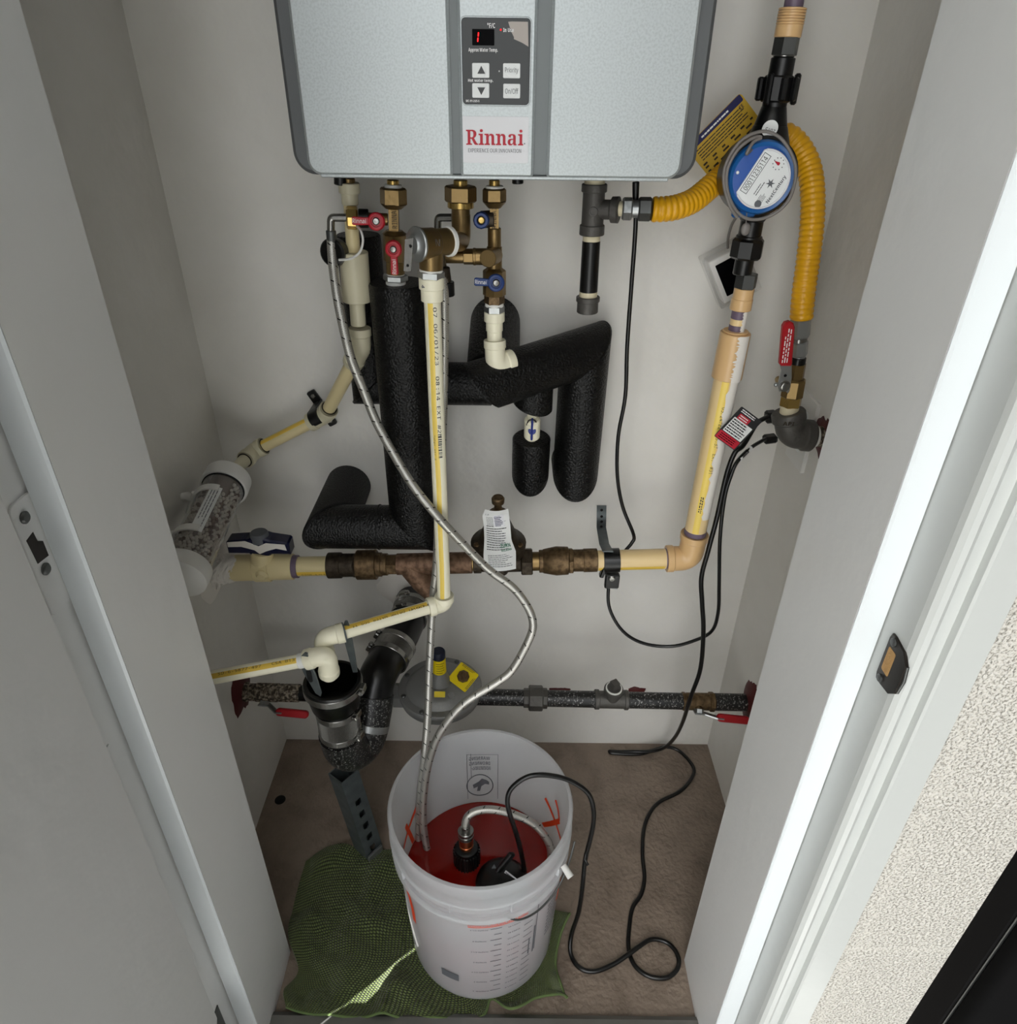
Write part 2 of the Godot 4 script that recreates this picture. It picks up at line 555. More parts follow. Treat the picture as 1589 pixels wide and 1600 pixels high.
func materials() -> void:
	var fine = noise_tex(3, 0.02, 512, FastNoiseLite.TYPE_SIMPLEX_SMOOTH, 4, 4.0)
	var m: StandardMaterial3D
	m = mat("wall_paint", Color(0.885, 0.875, 0.855), 0.5)
	m.albedo_texture = noise_tex(11, 0.006, 512, FastNoiseLite.TYPE_SIMPLEX_SMOOTH, 4, 0.0, ramp([[0.0, Color(0.965, 0.962, 0.955)], [0.5, Color(0.985, 0.985, 0.98)], [1.0, Color(1, 1, 1)]]))
	bumpy(m, fine, 1.6, 0.25)
	m = mat("frame_paint", Color(0.90, 0.90, 0.895), 0.32)
	bumpy(m, fine, 2.2, 0.12)
	m = mat("door_paint", Color(0.82, 0.82, 0.815), 0.4)
	bumpy(m, fine, 2.0, 0.15)
	m = mat("casing_paint", Color(0.77, 0.78, 0.77), 0.35)
	bumpy(m, fine, 2.2, 0.12)
	m = mat("white_vinyl", Color(0.87, 0.89, 0.90), 0.25)
	m = mat("concrete_paint", Color(0.545, 0.485, 0.43), 0.45)
	m.heightmap_enabled = true
	m.heightmap_scale = 0.22
	m.heightmap_texture = noise_tex(21, 0.055, 512, FastNoiseLite.TYPE_SIMPLEX_SMOOTH, 3)
	m.albedo_texture = noise_tex(22, 0.01, 512, FastNoiseLite.TYPE_SIMPLEX_SMOOTH, 4, 0.0, ramp([[0.0, Color(0.84, 0.83, 0.82)], [0.5, Color(0.95, 0.95, 0.95)], [1.0, Color(1, 1, 1)]]))
	tri_map(m, 2.2)
	m = mat("stucco", Color(0.82, 0.81, 0.79), 0.9)
	m.heightmap_enabled = true
	m.heightmap_scale = 0.16
	m.heightmap_texture = noise_tex(31, 0.09, 512, FastNoiseLite.TYPE_SIMPLEX, 3, 0.0, ramp([[0.0, Color(0, 0, 0)], [0.36, Color(0.2, 0.2, 0.2)], [0.5, Color(0.85, 0.85, 0.85)], [1.0, Color(1, 1, 1)]]))
	m.albedo_texture = noise_tex(32, 0.12, 512, FastNoiseLite.TYPE_SIMPLEX, 2, 0.0, ramp([[0.0, Color(0.66, 0.65, 0.63)], [0.26, Color(0.78, 0.77, 0.745)], [0.36, Color(0.985, 0.975, 0.955)], [1.0, Color(1, 1, 1)]]))
	tri_map(m, 3.3)
	m = mat("slab", Color(0.68, 0.68, 0.67), 0.85)
	bumpy(m, fine, 3.0, 0.5)
	mat("dark_cladding", Color(0.15, 0.145, 0.14), 0.8)
	mat("black_steel", Color(0.05, 0.047, 0.05), 0.6).metallic_specular = 0.15
	mat("black_door_paint", Color(0.018, 0.018, 0.02), 0.6).metallic_specular = 0.12
	m = mat("silver_paint", Color(0.75, 0.775, 0.78), 0.36, 0.5)
	m.albedo_texture = noise_tex(41, 0.12, 512, FastNoiseLite.TYPE_SIMPLEX, 2, 0.0, ramp([[0.0, Color(0.91, 0.91, 0.91)], [0.5, Color(0.97, 0.97, 0.97)], [1.0, Color(1, 1, 1)]]))
	tri_map(m, 4.5)
	mat("groove_grey", Color(0.47, 0.49, 0.495), 0.5, 0.2)
	m = mat("dark_grey_paint", Color(0.36, 0.37, 0.375), 0.42, 0.2)
	bumpy(m, fine, 4.0, 0.1)
	mat("panel_grey", Color(0.215, 0.225, 0.23), 0.38)
	mat("screen_black", Color(0.012, 0.012, 0.018), 0.4).metallic_specular = 0.15
	mat("button_white", Color(0.92, 0.93, 0.93), 0.3)
	mat("paper_white", Color(0.90, 0.905, 0.90), 0.6)
	mat("sticker_white", Color(0.89, 0.89, 0.905), 0.35)
	mat("print_black", Color(0.10, 0.10, 0.11), 0.6)
	mat("print_grey", Color(0.36, 0.37, 0.39), 0.6)
	mat("print_white", Color(0.93, 0.93, 0.93), 0.5)
	mat("print_red", Color(0.72, 0.07, 0.17), 0.5)
	mat("print_green", Color(0.08, 0.42, 0.30), 0.5)
	mat("print_orange", Color(0.90, 0.28, 0.10), 0.5)
	mat("beige_film", Color(0.71, 0.675, 0.65), 0.5)
	m = mat("led_red", Color(0.9, 0.03, 0.05), 0.4)
	m.emission_enabled = true
	m.emission = Color(1.0, 0.03, 0.06)
	m.emission_energy_multiplier = 1.2
	# foam sleeve: black closed-cell skin, pebbled
	m = mat("foam", Color(0.022, 0.022, 0.023), 0.42)
	m.metallic_specular = 0.42
	bumpy(m, noise_tex(51, 0.11, 512, FastNoiseLite.TYPE_SIMPLEX_SMOOTH, 2, 5.0), 4.0, 0.7)
	mat("foam_cut", Color(0.02, 0.02, 0.02), 0.9)
	mat("foam_matte", Color(0.032, 0.032, 0.033), 0.65)
	bumpy(M["foam_matte"], M["foam"].normal_texture, 4.2, 0.5)
	# metals
	m = mat("brass", Color(0.53, 0.44, 0.29), 0.36, 0.85)
	bumpy(m, fine, 9.0, 0.25)
	m = mat("brass_bright", Color(0.76, 0.64, 0.38), 0.27, 0.9)
	m = mat("bronze", Color(0.48, 0.40, 0.295), 0.5, 0.75)
	m.albedo_texture = noise_tex(61, 0.02, 512, FastNoiseLite.TYPE_SIMPLEX_SMOOTH, 4, 0.0, ramp([[0.0, Color(0.55, 0.52, 0.5)], [0.55, Color(0.9, 0.88, 0.85)], [0.8, Color(1, 1, 1)], [1.0, Color(1, 1, 1)]]))
	bumpy(m, fine, 8.0, 0.6)
	m = mat("bronze_pink", Color(0.55, 0.44, 0.36), 0.55, 0.6)
	m.albedo_texture = M["bronze"].albedo_texture
	bumpy(m, fine, 8.0, 0.6)
	m = mat("bronze_dark", Color(0.29, 0.255, 0.21), 0.5, 0.6)
	m.albedo_texture = M["bronze"].albedo_texture
	bumpy(m, fine, 8.0, 0.5)
	mat("copper", Color(0.72, 0.42, 0.27), 0.28, 0.95)
	mat("steel", Color(0.58, 0.575, 0.56), 0.27, 0.95)
	mat("steel_dull", Color(0.40, 0.405, 0.40), 0.42, 0.85)
	m = mat("zinc", Color(0.66, 0.67, 0.67), 0.35, 0.85)
	bumpy(m, fine, 12.0, 0.3)
	m = mat("galvanised", Color(0.42, 0.45, 0.455), 0.45, 0.5)
	m.albedo_texture = noise_tex(65, 0.03, 256, FastNoiseLite.TYPE_CELLULAR, 2, 0.0, ramp([[0.0, Color(0.8, 0.8, 0.8)], [1.0, Color(1, 1, 1)]]))
	tri_map(m, 6.0)
	m = mat("cast_iron", Color(0.33, 0.32, 0.305), 0.5, 0.4)
	bumpy(m, fine, 10.0, 0.8)
	mat("iron_pipe", Color(0.035, 0.035, 0.036), 0.3, 0.1)
	m = mat("iron_pipe_specked", Color(1, 1, 1), 0.42)
	m.albedo_texture = noise_tex(66, 0.09, 512, FastNoiseLite.TYPE_SIMPLEX, 2, 0.0, ramp([[0.0, Color(0.06, 0.06, 0.06)], [0.74, Color(0.075, 0.075, 0.075)], [0.80, Color(0.45, 0.44, 0.43)], [0.86, Color(0.7, 0.69, 0.68)], [1.0, Color(0.8, 0.8, 0.8)]]))
	tri_map(m, 3.0)
	m = mat("valve_crusty", Color(1, 1, 1), 0.7, 0.2)
	m.albedo_texture = noise_tex(67, 0.03, 512, FastNoiseLite.TYPE_SIMPLEX, 3, 0.0, ramp([[0.0, Color(0.12, 0.10, 0.08)], [0.45, Color(0.24, 0.20, 0.16)], [0.55, Color(0.48, 0.43, 0.36)], [0.7, Color(0.62, 0.58, 0.52)], [1.0, Color(0.7, 0.66, 0.6)]]))
	tri_map(m, 6.0)
	m = mat("die_cast", Color(0.54, 0.54, 0.535), 0.42, 0.4)
	bumpy(m, fine, 10.0, 0.5)
	# plastics
	m = mat("cpvc_new", Color(0.965, 0.945, 0.845), 0.3)
	mat("cpvc_old", Color(0.85, 0.79, 0.61), 0.36)
	mat("cpvc_dull", Color(0.79, 0.765, 0.66), 0.4)
	mat("cpvc_tan", Color(0.85, 0.70, 0.50), 0.3)
	mat("cpvc_pipe_tan", Color(0.91, 0.80, 0.59), 0.32)
	mat("stripe_yellow", Color(0.94, 0.82, 0.38), 0.35)
	mat("stripe_gold", Color(0.90, 0.76, 0.32), 0.35)
	mat("primer_purple", Color(0.42, 0.36, 0.43), 0.45)
	mat("teflon", Color(0.92, 0.92, 0.90), 0.6)
	mat("dope_cream", Color(0.83, 0.79, 0.67), 0.6)
	mat("white_overspray", Color(0.90, 0.88, 0.85), 0.7)
	mat("white_plastic", Color(0.88, 0.875, 0.86), 0.35)
	mat("black_plastic", Color(0.03, 0.03, 0.032), 0.35)
	mat("black_rubber", Color(0.024, 0.024, 0.025), 0.28)
	m = mat("rubber_specked", Color(1, 1, 1), 0.34)
	m.albedo_texture = noise_tex(68, 0.10, 512, FastNoiseLite.TYPE_SIMPLEX, 2, 0.0, ramp([[0.0, Color(0.07, 0.07, 0.07)], [0.79, Color(0.08, 0.08, 0.08)], [0.84, Color(0.7, 0.7, 0.68)], [1.0, Color(0.9, 0.9, 0.88)]]))
	tri_map(m, 3.0)
	mat("cable_black", Color(0.022, 0.022, 0.023), 0.3)
	mat("cable_grey", Color(0.47, 0.45, 0.435), 0.45)
	mat("handle_red", Color(0.70, 0.06, 0.14), 0.4)
	mat("grip_red", Color(0.66, 0.07, 0.11), 0.4)
	mat("handle_blue", Color(0.06, 0.20, 0.44), 0.4)
	mat("handle_navy", Color(0.035, 0.05, 0.19), 0.3)
	mat("knob_blue", Color(0.05, 0.15, 0.50), 0.4)
	mat("meter_blue", Color(0.10, 0.36, 0.62), 0.3)
	mat("flap_blue", Color(0.16, 0.33, 0.64), 0.35)
	mat("flex_yellow", Color(0.90, 0.66, 0.08), 0.34)
	mat("tag_yellow", Color(0.80, 0.65, 0.16), 0.5)
	mat("label_yellow", Color(0.93, 0.83, 0.06), 0.4)
	mat("tag_navy", Color(0.05, 0.05, 0.30), 0.5)
	mat("sealant_red", Color(0.30, 0.055, 0.05), 0.6)
	mat("cap_navy", Color(0.05, 0.08, 0.17), 0.45)
	# woven steel braid: u runs round the hose, v along it in metres
	var im = Image.create(64, 128, false, Image.FORMAT_RGB8)
	var hi = Image.create(64, 128, false, Image.FORMAT_RGB8)
	for y in 128:
		for x in 64:
			var a = fposmod((x + y) / 8.0, 2.0)
			var b = fposmod((x - y) / 8.0, 2.0)
			var over = int(floor((x + y) / 16.0) + floor((x - y) / 16.0)) % 2 == 0
			var l = 0.62 + 0.38 * sin(PI * (fposmod(a if over else b, 1.0)))
			var c = Color(0.86, 0.85, 0.82) * l
			var dark = absf(fposmod((x * 2.0 + y) / 128.0, 1.0) - 0.5) < 0.035 and (x / 8) % 2 == 0
			if dark: c = Color(0.06, 0.055, 0.05)
			im.set_pixel(x, y, c)
			hi.set_pixel(x, y, Color(l, l, l))
	hi.bump_map_to_normal_map(1.5)
	m = mat("steel_braid", Color(1, 1, 1), 0.3, 0.8)
	m.albedo_texture = ImageTexture.create_from_image(im)
	m.normal_enabled = true
	m.normal_texture = ImageTexture.create_from_image(hi)
	m.uv1_scale = Vector3(1.0, 40.0, 1.0)
	# huck towelling: a grid of little loops
	im = Image.create(64, 64, false, Image.FORMAT_RGB8)
	hi = Image.create(64, 64, false, Image.FORMAT_RGB8)
	rng.seed = 5
	for y in 64:
		for x in 64:
			var cx = fposmod(x / 8.0 + (0.5 if (y / 8) % 2 == 0 else 0.0), 1.0) - 0.5
			var cy = fposmod(y / 8.0, 1.0) - 0.5
			var l = clampf(1.0 - 2.2 * (cx * cx + cy * cy) * 2.0, 0.0, 1.0)
			im.set_pixel(x, y, Color(0.49, 0.57, 0.31) * (0.34 + 0.66 * l) * rng.randf_range(0.9, 1.05))
			hi.set_pixel(x, y, Color(l, l, l))
	hi.bump_map_to_normal_map(4.0)
	m = mat("green_towel", Color(0.98, 0.97, 0.92), 0.95)
	m.albedo_texture = ImageTexture.create_from_image(im)
	m.normal_enabled = true
	m.normal_texture = ImageTexture.create_from_image(hi)
	m.uv1_scale = Vector3(1, 1, 1)
	m.rim_enabled = true
	m.rim = 0.4
	mat("towel_hem", Color(0.36, 0.43, 0.25), 0.95)
	# bucket: cloudy translucent plastic
	m = mat("cloudy_plastic", Color(0.91, 0.92, 0.935, 0.46), 0.3)
	m.transparency = BaseMaterial3D.TRANSPARENCY_ALPHA
	m.backlight_enabled = true
	m.backlight = Color(0.8, 0.8, 0.8)
	m = mat("clear_plastic", Color(0.86, 0.86, 0.85, 0.16), 0.08)
	m.transparency = BaseMaterial3D.TRANSPARENCY_ALPHA
	m = mat("red_liquid", Color(0.47, 0.06, 0.035), 0.06)
	m = mat("calcite", Color(0.66, 0.62, 0.57), 0.7)
	mat("calcite_rusty", Color(0.30, 0.19, 0.14), 0.8)
	mat("dark_hollow", Color(0.01, 0.01, 0.01), 0.9)
	m = mat("wood", Color(0.72, 0.56, 0.35), 0.8)
	bumpy(m, fine, 12.0, 1.0)
	mat("strike_dark", Color(0.20, 0.18, 0.165), 0.35, 0.7)
	mat("aluminium", Color(0.52, 0.515, 0.50), 0.42, 0.8)

const OUT := 0.712     # the face of the door frame
const HEAD := 2.08

func slab(o: Node, nm: String, lo: Vector3, hi: Vector3, m: Material, bv := 0.0) -> MeshInstance3D:
	return A(o, nm, Mb.new().box((lo + hi) * 0.5, hi - lo, Basis(), maxf(bv, 0.0002)), m)

# a profile in plan (x, z) drawn up from y0 to y1
func mould(o: Node, nm: String, plan: PackedVector2Array, y0: float, y1: float, m: Material) -> MeshInstance3D:
	return A(o, nm, Mb.new().prism(plan, y1 - y0, Transform3D(Basis(Vector3.RIGHT, Vector3.BACK, Vector3.DOWN), Vector3(0, (y0 + y1) * 0.5, 0))), m)

func room() -> void:
	var w: Material = M["wall_paint"]
	slab(S("wall_back"), "plaster", Vector3(-0.64, -0.1, -0.12), Vector3(0.64, 2.5, 0), w)
	slab(S("wall_left"), "plaster", Vector3(-0.64, -0.1, 0), Vector3(-0.5135, 2.5, 0.68), w)
	slab(S("wall_right"), "plaster", Vector3(0.5135, -0.1, 0), Vector3(0.64, 2.5, 0.68), w)
	slab(S("ceiling"), "plaster", Vector3(-0.64, 2.4, -0.12), Vector3(0.64, 2.5, 0.70), w)
	var f = S("floor")
	slab(f, "concrete", Vector3(-0.5135, -0.1, 0), Vector3(0.5135, 0, 0.62), M["concrete_paint"])
	var hole = T("floor_hole", "small round black drain hole in the brown floor by the left wall", "hole")
	A(hole, "rim", Mb.new().lathe(Vector3(-0.481, -0.001, 0.170), Vector3.UP, [[0, 0.012], [0.0016, 0.0118], [0.0022, 0.0105], [0.0022, 0.0]], 20), M["dark_hollow"])
	fin(hole)

func doorway() -> void:
	var p: Material = M["frame_paint"]
	# left jamb: the wall return with a reveal towards the closet, a stop that carries a white seal, and the rabbet where the hinges sit
	var l = S("trim_1")
	mould(l, "jamb", PackedVector2Array([Vector2(-0.5135, 0.489), Vector2(-0.3735, 0.489), Vector2(-0.371, 0.4915), Vector2(-0.371, 0.6405), Vector2(-0.401, 0.6405), Vector2(-0.401, 0.700), Vector2(-0.404, 0.7145), Vector2(-0.47, 0.7145), Vector2(-0.47, 0.66), Vector2(-0.5135, 0.66)]), -0.02, HEAD, p)
	mould(l, "stop_seal", PackedVector2Array([Vector2(-0.372, 0.640), Vector2(-0.3705, 0.6425), Vector2(-0.373, 0.6445), Vector2(-0.398, 0.6445), Vector2(-0.399, 0.640)]), 0.0, HEAD, M["white_vinyl"])
	# right jamb: the same reveal and seal, then the rabbet with the strike plate, a rounded bead and the casing
	var r = S("trim_2")
	mould(r, "jamb", PackedVector2Array([Vector2(0.5135, 0.494), Vector2(0.3565, 0.494), Vector2(0.354, 0.4965), Vector2(0.354, 0.650), Vector2(0.3810, 0.650), Vector2(0.3810, 0.636), Vector2(0.5135, 0.636)]), -0.02, HEAD, p)
	mould(r, "rabbet", PackedVector2Array([Vector2(0.3812, 0.636), Vector2(0.3812, 0.6955), Vector2(0.3825, 0.7015), Vector2(0.386, 0.7055), Vector2(0.391, 0.7065), Vector2(0.395, 0.7045), Vector2(0.398, 0.6985), Vector2(0.411, 0.6980), Vector2(0.411, 0.636)]), -0.02, HEAD, M["casing_paint"])
	mould(r, "stop_seal", PackedVector2Array([Vector2(0.355, 0.650), Vector2(0.3535, 0.6525), Vector2(0.356, 0.6545), Vector2(0.380, 0.6545), Vector2(0.3805, 0.650)]), 0.0, HEAD, M["white_vinyl"])
	var c = S("trim_3")
	mould(c, "casing", PackedVector2Array([Vector2(0.411, 0.64), Vector2(0.411, 0.7065), Vector2(0.413, 0.7085), Vector2(0.4445, 0.7085), Vector2(0.4465, 0.7065), Vector2(0.4465, 0.64)]), -0.02, HEAD + 0.04, M["casing_paint"])
	var h = S("trim_4")
	slab(h, "head_jamb", Vector3(-0.5135, HEAD, 0.489), Vector3(0.5135, 2.4, 0.70), p)
	var th = T("threshold", "worn grey metal threshold strip across the closet doorway", "threshold")
	A(th, "saddle", Mb.new().prism(PackedVector2Array([Vector2(-0.592, -0.004), Vector2(-0.592, 0.008), Vector2(-0.600, 0.014), Vector2(-0.665, 0.014), Vector2(-0.700, 0.002), Vector2(-0.700, -0.004)]), 0.725, Transform3D(Basis(Vector3.FORWARD, Vector3.UP, Vector3.RIGHT), Vector3(-0.0085, 0, 0))), M["aluminium"])
	fin(th)
	# the door, standing open at a right angle: its hinge edge leaves a slit through which the sun comes
	var d = S("door_1")
	var dx0 = -0.407
	var dx1 = -0.364
	var g = Mb.new()
	var lf = Mb.new()
	# the hinge edge is cut back low down, where the sun slips through
	var edge = PackedVector2Array([Vector2(0.7215, 0.012), Vector2(0.7215, 0.205), Vector2(0.7460, 0.210), Vector2(0.7380, 0.268), Vector2(0.7215, 0.290), Vector2(0.7205, 0.43), Vector2(0.7155, 0.45), Vector2(0.7155, HEAD - 0.005), Vector2(1.60, HEAD - 0.005), Vector2(1.60, 0.012)])
	lf.prism(edge, dx1 - dx0, Transform3D(Basis(Vector3.BACK, Vector3.UP, Vector3.LEFT), Vector3((dx0 + dx1) * 0.5, 0, 0)), 0.0008)
	A(d, "leaf", lf, M["door_paint"])
	for hy in [0.155, 0.72, 1.85]:
		var hn = Mb.new().lathe(Vector3(-0.4135, hy - 0.05, 0.717), Vector3.UP, [[0, 0], [0, 0.006], [0.032, 0.006], [0.0325, 0.0055], [0.033, 0.006], [0.066, 0.006], [0.0665, 0.0055], [0.067, 0.006], [0.1, 0.006], [0.1, 0]], 16)
		var k = A(d, "hinge", hn, M["steel_dull"])
		slab(k, "hinge_leaf", Vector3(-0.4015, hy - 0.05, 0.668), Vector3(-0.3995, hy + 0.05, 0.712), M["steel_dull"] if hy < 0.3 else p, 0.0006)
	# latch plate let into the rabbet, painted over
	var lp = T("hinge_plate", "painted metal plate with two screws and a slot, let into the left frame", "plate")
	var pc = Vector3(-0.4005, 1.0042, 0.6555)
	var xf = Transform3D(Basis(Vector3.FORWARD, Vector3.UP, Vector3.RIGHT), pc)
	A(lp, "plate", Mb.new().prism(rrect(0.034, 0.118, 0.007), 0.004, xf, 0.0006), M["frame_paint"])
	for s in [0.043, -0.012]:
		screw(lp, "screw", pc + Vector3(0.002, s, 0.004), Vector3.RIGHT, 0.0058, M["steel_dull"])
	A(lp, "slot", Mb.new().prism(PackedVector2Array([Vector2(-0.012, 0.024), Vector2(-0.001, 0.026), Vector2(0.0, 0.016), Vector2(0.006, 0.012), Vector2(0.006, -0.004), Vector2(-0.010, -0.002), Vector2(-0.011, 0.012)]), 0.0006, Transform3D(xf.basis, pc + Vector3(0.0021, 0, 0))), M["strike_dark"])
	fin(lp)
	# strike plate in the right rabbet
	var sp = T("strike_plate", "dark bronze strike plate screwed into the right frame, bare wood in its hole", "plate")
	var sc = Vector3(0.3805, 0.9124, 0.6844)
	var xs = Transform3D(Basis(Vector3.BACK, Vector3.UP, Vector3.LEFT), sc)
	var pl = PackedVector2Array([Vector2(-0.0135, 0.022), Vector2(-0.0115, 0.028), Vector2(-0.006, 0.0285), Vector2(0.012, 0.026), Vector2(0.021, 0.017), Vector2(0.022, 0.0), Vector2(0.021, -0.017), Vector2(0.012, -0.026), Vector2(-0.006, -0.0285), Vector2(-0.0115, -0.028), Vector2(-0.0135, -0.022)])
	A(sp, "plate", Mb.new().prism(pl, 0.003, xs, 0.0006), M["strike_dark"])
	A(sp, "bare_wood", Mb.new().prism(rrect(0.0125, 0.028, 0.002), 0.001, Transform3D(xs.basis, sc + Vector3(-0.0012, 0.001, -0.0035 + 0.001))), M["wood"])
	for s in [0.0225, -0.0225]:
		screw(sp, "screw", sc + Vector3(-0.0015, s, -0.005), Vector3.LEFT, 0.0042, M["steel_dull"])
	A(sp, "lip", Mb.new().sweep([sc + Vector3(0.001, 0.016, 0.0205), sc + Vector3(0.0016, 0.0, 0.0225), sc + Vector3(0.001, -0.016, 0.0205)], 0.0016, 8), M["steel_dull"])
	fin(sp)

func outside() -> void:
	var st: Material = M["stucco"]
	slab(S("wall_front_right"), "stucco_face", Vector3(0.4455, -0.1, 0.56), Vector3(0.592, 2.5, 0.698), st)
	slab(S("wall_front_left"), "stucco_face", Vector3(-2.6, -0.1, 0.58), Vector3(-0.47, 2.5, 0.705), st)
	slab(S("wall_front_top"), "stucco_face", Vector3(-0.47, HEAD + 0.05, 0.64), Vector3(0.4455, 2.5, 0.697), st)
	slab(S("wall_front_far"), "stucco_face", Vector3(1.5, -0.1, 0.58), Vector3(3.2, 2.5, 0.712), st)
	slab(S("ground"), "paving", Vector3(-8, -0.2, 0.66), Vector3(8, -0.012, 12), M["slab"])
	slab(S("roof_eave"), "soffit", Vector3(-2.6, 2.45, 0.55), Vector3(3.2, 2.6, 1.9), M["wall_paint"])
	# a black steel gate leaf standing open against the neighbouring wall
	var bd = S("door_2")
	A(bd, "door_frame", Mb.new().box(Vector3(0.6135, 1.15, 0.715), Vector3(0.044, 2.5, 0.040), Basis(), 0.002), M["black_steel"])
	slab(bd, "door_leaf", Vector3(0.5935, 0.0, 0.739), Vector3(0.632, 2.35, 1.72), M["black_door_paint"], 0.0015)
	slab(bd, "edge_strip", Vector3(0.5925, 0.0, 0.7365), Vector3(0.62, 2.35, 0.7380), M["steel_dull"])
	slab(S("wall_neighbour"), "cladding", Vector3(0.60, -0.1, 1.725), Vector3(0.80, 3.2, 7.0), M["dark_cladding"])
	slab(S("wall_front_right_return"), "stucco_face", Vector3(0.592, -0.1, 0.58), Vector3(1.5, 2.5, 0.698), st)

func heater() -> void:
	var o = T("water_heater", "large silver wall-hung tankless water heater with dark grey sides and a keypad", "water heater")
	var top = 1.87
	var bot = 1.279
	var mid = (top + bot) * 0.5
	var shell = rrect(0.465, top - bot, 0.024, 8)
	A(o, "cabinet", Mb.new().prism(shell, 0.242, Transform3D(Basis(), Vector3(0.0, mid, 0.149)), 0.004), M["dark_grey_paint"])
	slab(o, "wall_bracket", Vector3(-0.2, mid - 0.2, 0.0), Vector3(0.2, mid + 0.2, 0.03), M["dark_grey_paint"])
	# pressed front cover: three raised panels over a channelled back plate
	A(o, "groove_channel", Mb.new().prism(rrect(0.425, top - bot - 0.006, 0.012, 6), 0.010, Transform3D(Basis(), Vector3(0.0, mid, 0.274)), 0.001), M["groove_grey"])
	for q in [[-0.2130, -0.0475], [-0.0385, 0.0447], [0.0595, 0.2130]]:
		var w: float = q[1] - q[0]
		var poly = PackedVector2Array()
		var h = (top - bot) * 0.5 - 0.001
		var rl = 0.016 if q[0] < -0.2 else 0.0042
		var rr = 0.016 if q[1] > 0.2 else 0.0042
		for e in [[1, 1, rr, 0.0], [-1, 1, rl, 0.5], [-1, -1, rl, 1.0], [1, -1, rr, 1.5]]:
			for k in 7:
				var an: float = PI * (e[3] + k / 12.0)
				poly.append(Vector2(e[0] * (w * 0.5 - e[2]), e[1] * (h - e[2])) + Vector2(cos(an), sin(an)) * e[2])
		A(o, "cover_panel", Mb.new().prism(poly, 0.016, Transform3D(Basis(), Vector3((q[0] + q[1]) * 0.5, mid, 0.277)), 0.0030), M["silver_paint"])
	A(o, "cover_lip", Mb.new().box(Vector3(0.0, bot + 0.0006, 0.276), Vector3(0.40, 0.004, 0.014), Basis(), 0.001), M["silver_paint"])
	# keypad
	var z = 0.2866
	var kp = A(o, "keypad", Mb.new().prism(rrect(0.0722, 0.0780, 0.004, 4), 0.0032, Transform3D(Basis(), Vector3(0.0017, 1.3915, 0.2855)), 0.0006), M["panel_grey"])
	A(kp, "keypad_rim", Mb.new().prism(rrect(0.0750, 0.0808, 0.0055, 4), 0.0016, Transform3D(Basis(), Vector3(0.0017, 1.3915, 0.2852)), 0.0006), M["silver_paint"])
	z = 0.2874
	A(kp, "display", Mb.new().prism(rrect(0.0232, 0.0142, 0.0006, 2), 0.0006, Transform3D(Basis(), Vector3(-0.0116, 1.4135, 0.2874))), M["screen_black"])
	var dg = Mb.new()
	for s in [0.0023, -0.0023]:
		dg.box(Vector3(-0.017, 1.4136, 0.2878) + Vector3(s * 0.12, s, 0), Vector3(0.0012, 0.0036, 0.0004), Basis(Vector3.BACK, -0.12), 0.0001)
	A(kp, "lit_digit", dg, M["led_red"]).set_meta("kind", "stuff")
	A(kp, "indicator_lamp", Mb.new().ball(Vector3(0.0067, 1.4202, 0.2873), Vector3(0.0009, 0.0009, 0.0005), 10, 6), M["led_red"])
	A(kp, "indicator_dot", Mb.new().ball(Vector3(0.0052, 1.3836, 0.2872), Vector3(0.0008, 0.0008, 0.0004), 10, 6), M["print_white"])
	var peel = PackedVector2Array()
	var pc = Vector3(0.0265, 1.4174, 0.2873)
	for q in [Vector3(0.0143, 1.4271, 0.2873), Vector3(0.0183, 1.4274, 0.2873), Vector3(0.0349, 1.4273, 0.2873), Vector3(0.0358, 1.4058, 0.2873), Vector3(0.0293, 1.4091, 0.2873), Vector3(0.0205, 1.4123, 0.2873), Vector3(0.0205, 1.414, 0.2873), Vector3(0.0178, 1.4184, 0.2873), Vector3(0.0191, 1.4201, 0.2873), Vector3(0.0164, 1.4217, 0.2873)]:
		peel.append(Vector2(q.x - pc.x, q.y - pc.y))
	A(kp, "torn_film", Mb.new().prism(peel, 0.0004, Transform3D(Basis(), pc)), M["beige_film"])
	var bs = []
	for c in [Vector3(-0.0145, 1.3841, 0.2875), Vector3(-0.0147, 1.3656, 0.2875), Vector3(0.0185, 1.3841, 0.2875), Vector3(0.0188, 1.3655, 0.2875)]:
		var b = A(kp, "button", Mb.new().prism(rrect(0.0184, 0.0136, 0.0012, 3), 0.0010, Transform3D(Basis(), c), 0.0004), M["button_white"])
		A(b, "button_dome", Mb.new().lathe(c + Vector3(0, 0, 0.0003), Vector3.BACK, [[0, 0.0060], [0.0004, 0.0058], [0.0006, 0.0046], [0.0005, 0.0]], 24), M["button_white"])
		bs.append(c)
	for k in 2:
		var up = 1.0 if k == 0 else -1.0
		var c: Vector3 = bs[k]
		A(kp, "arrow_mark", Mb.new().prism(PackedVector2Array([Vector2(-0.0042, -0.0030 * up), Vector2(0.0042, -0.0030 * up), Vector2(0.0, 0.0042 * up)]), 0.0003, Transform3D(Basis(), c + Vector3(0.0006, 0, 0.0013))), M["panel_grey"])
	var r = Vector3.RIGHT
	var u = Vector3.UP
	print_on(kp, "Priority", "n", 0.0142, 0.0058, M["print_grey"], flat_on(bs[2] + Vector3(0, 0, 0.0011), r, u))
	print_on(kp, "On/Off", "n", 0.0142, 0.0050, M["print_grey"], flat_on(bs[3] + Vector3(0, 0, 0.0011), r, u))
	var w: Material = M["print_white"]
	print_on(kp, "°F/C", "nb", 0.0082, 0.0044, w, flat_on(Vector3(-0.0033, 1.4238, 0.2872), r, u))
	print_on(kp, "In Use", "nb", 0.0108, 0.0034, w, flat_on(Vector3(0.0147, 1.42, 0.2876), r, u))
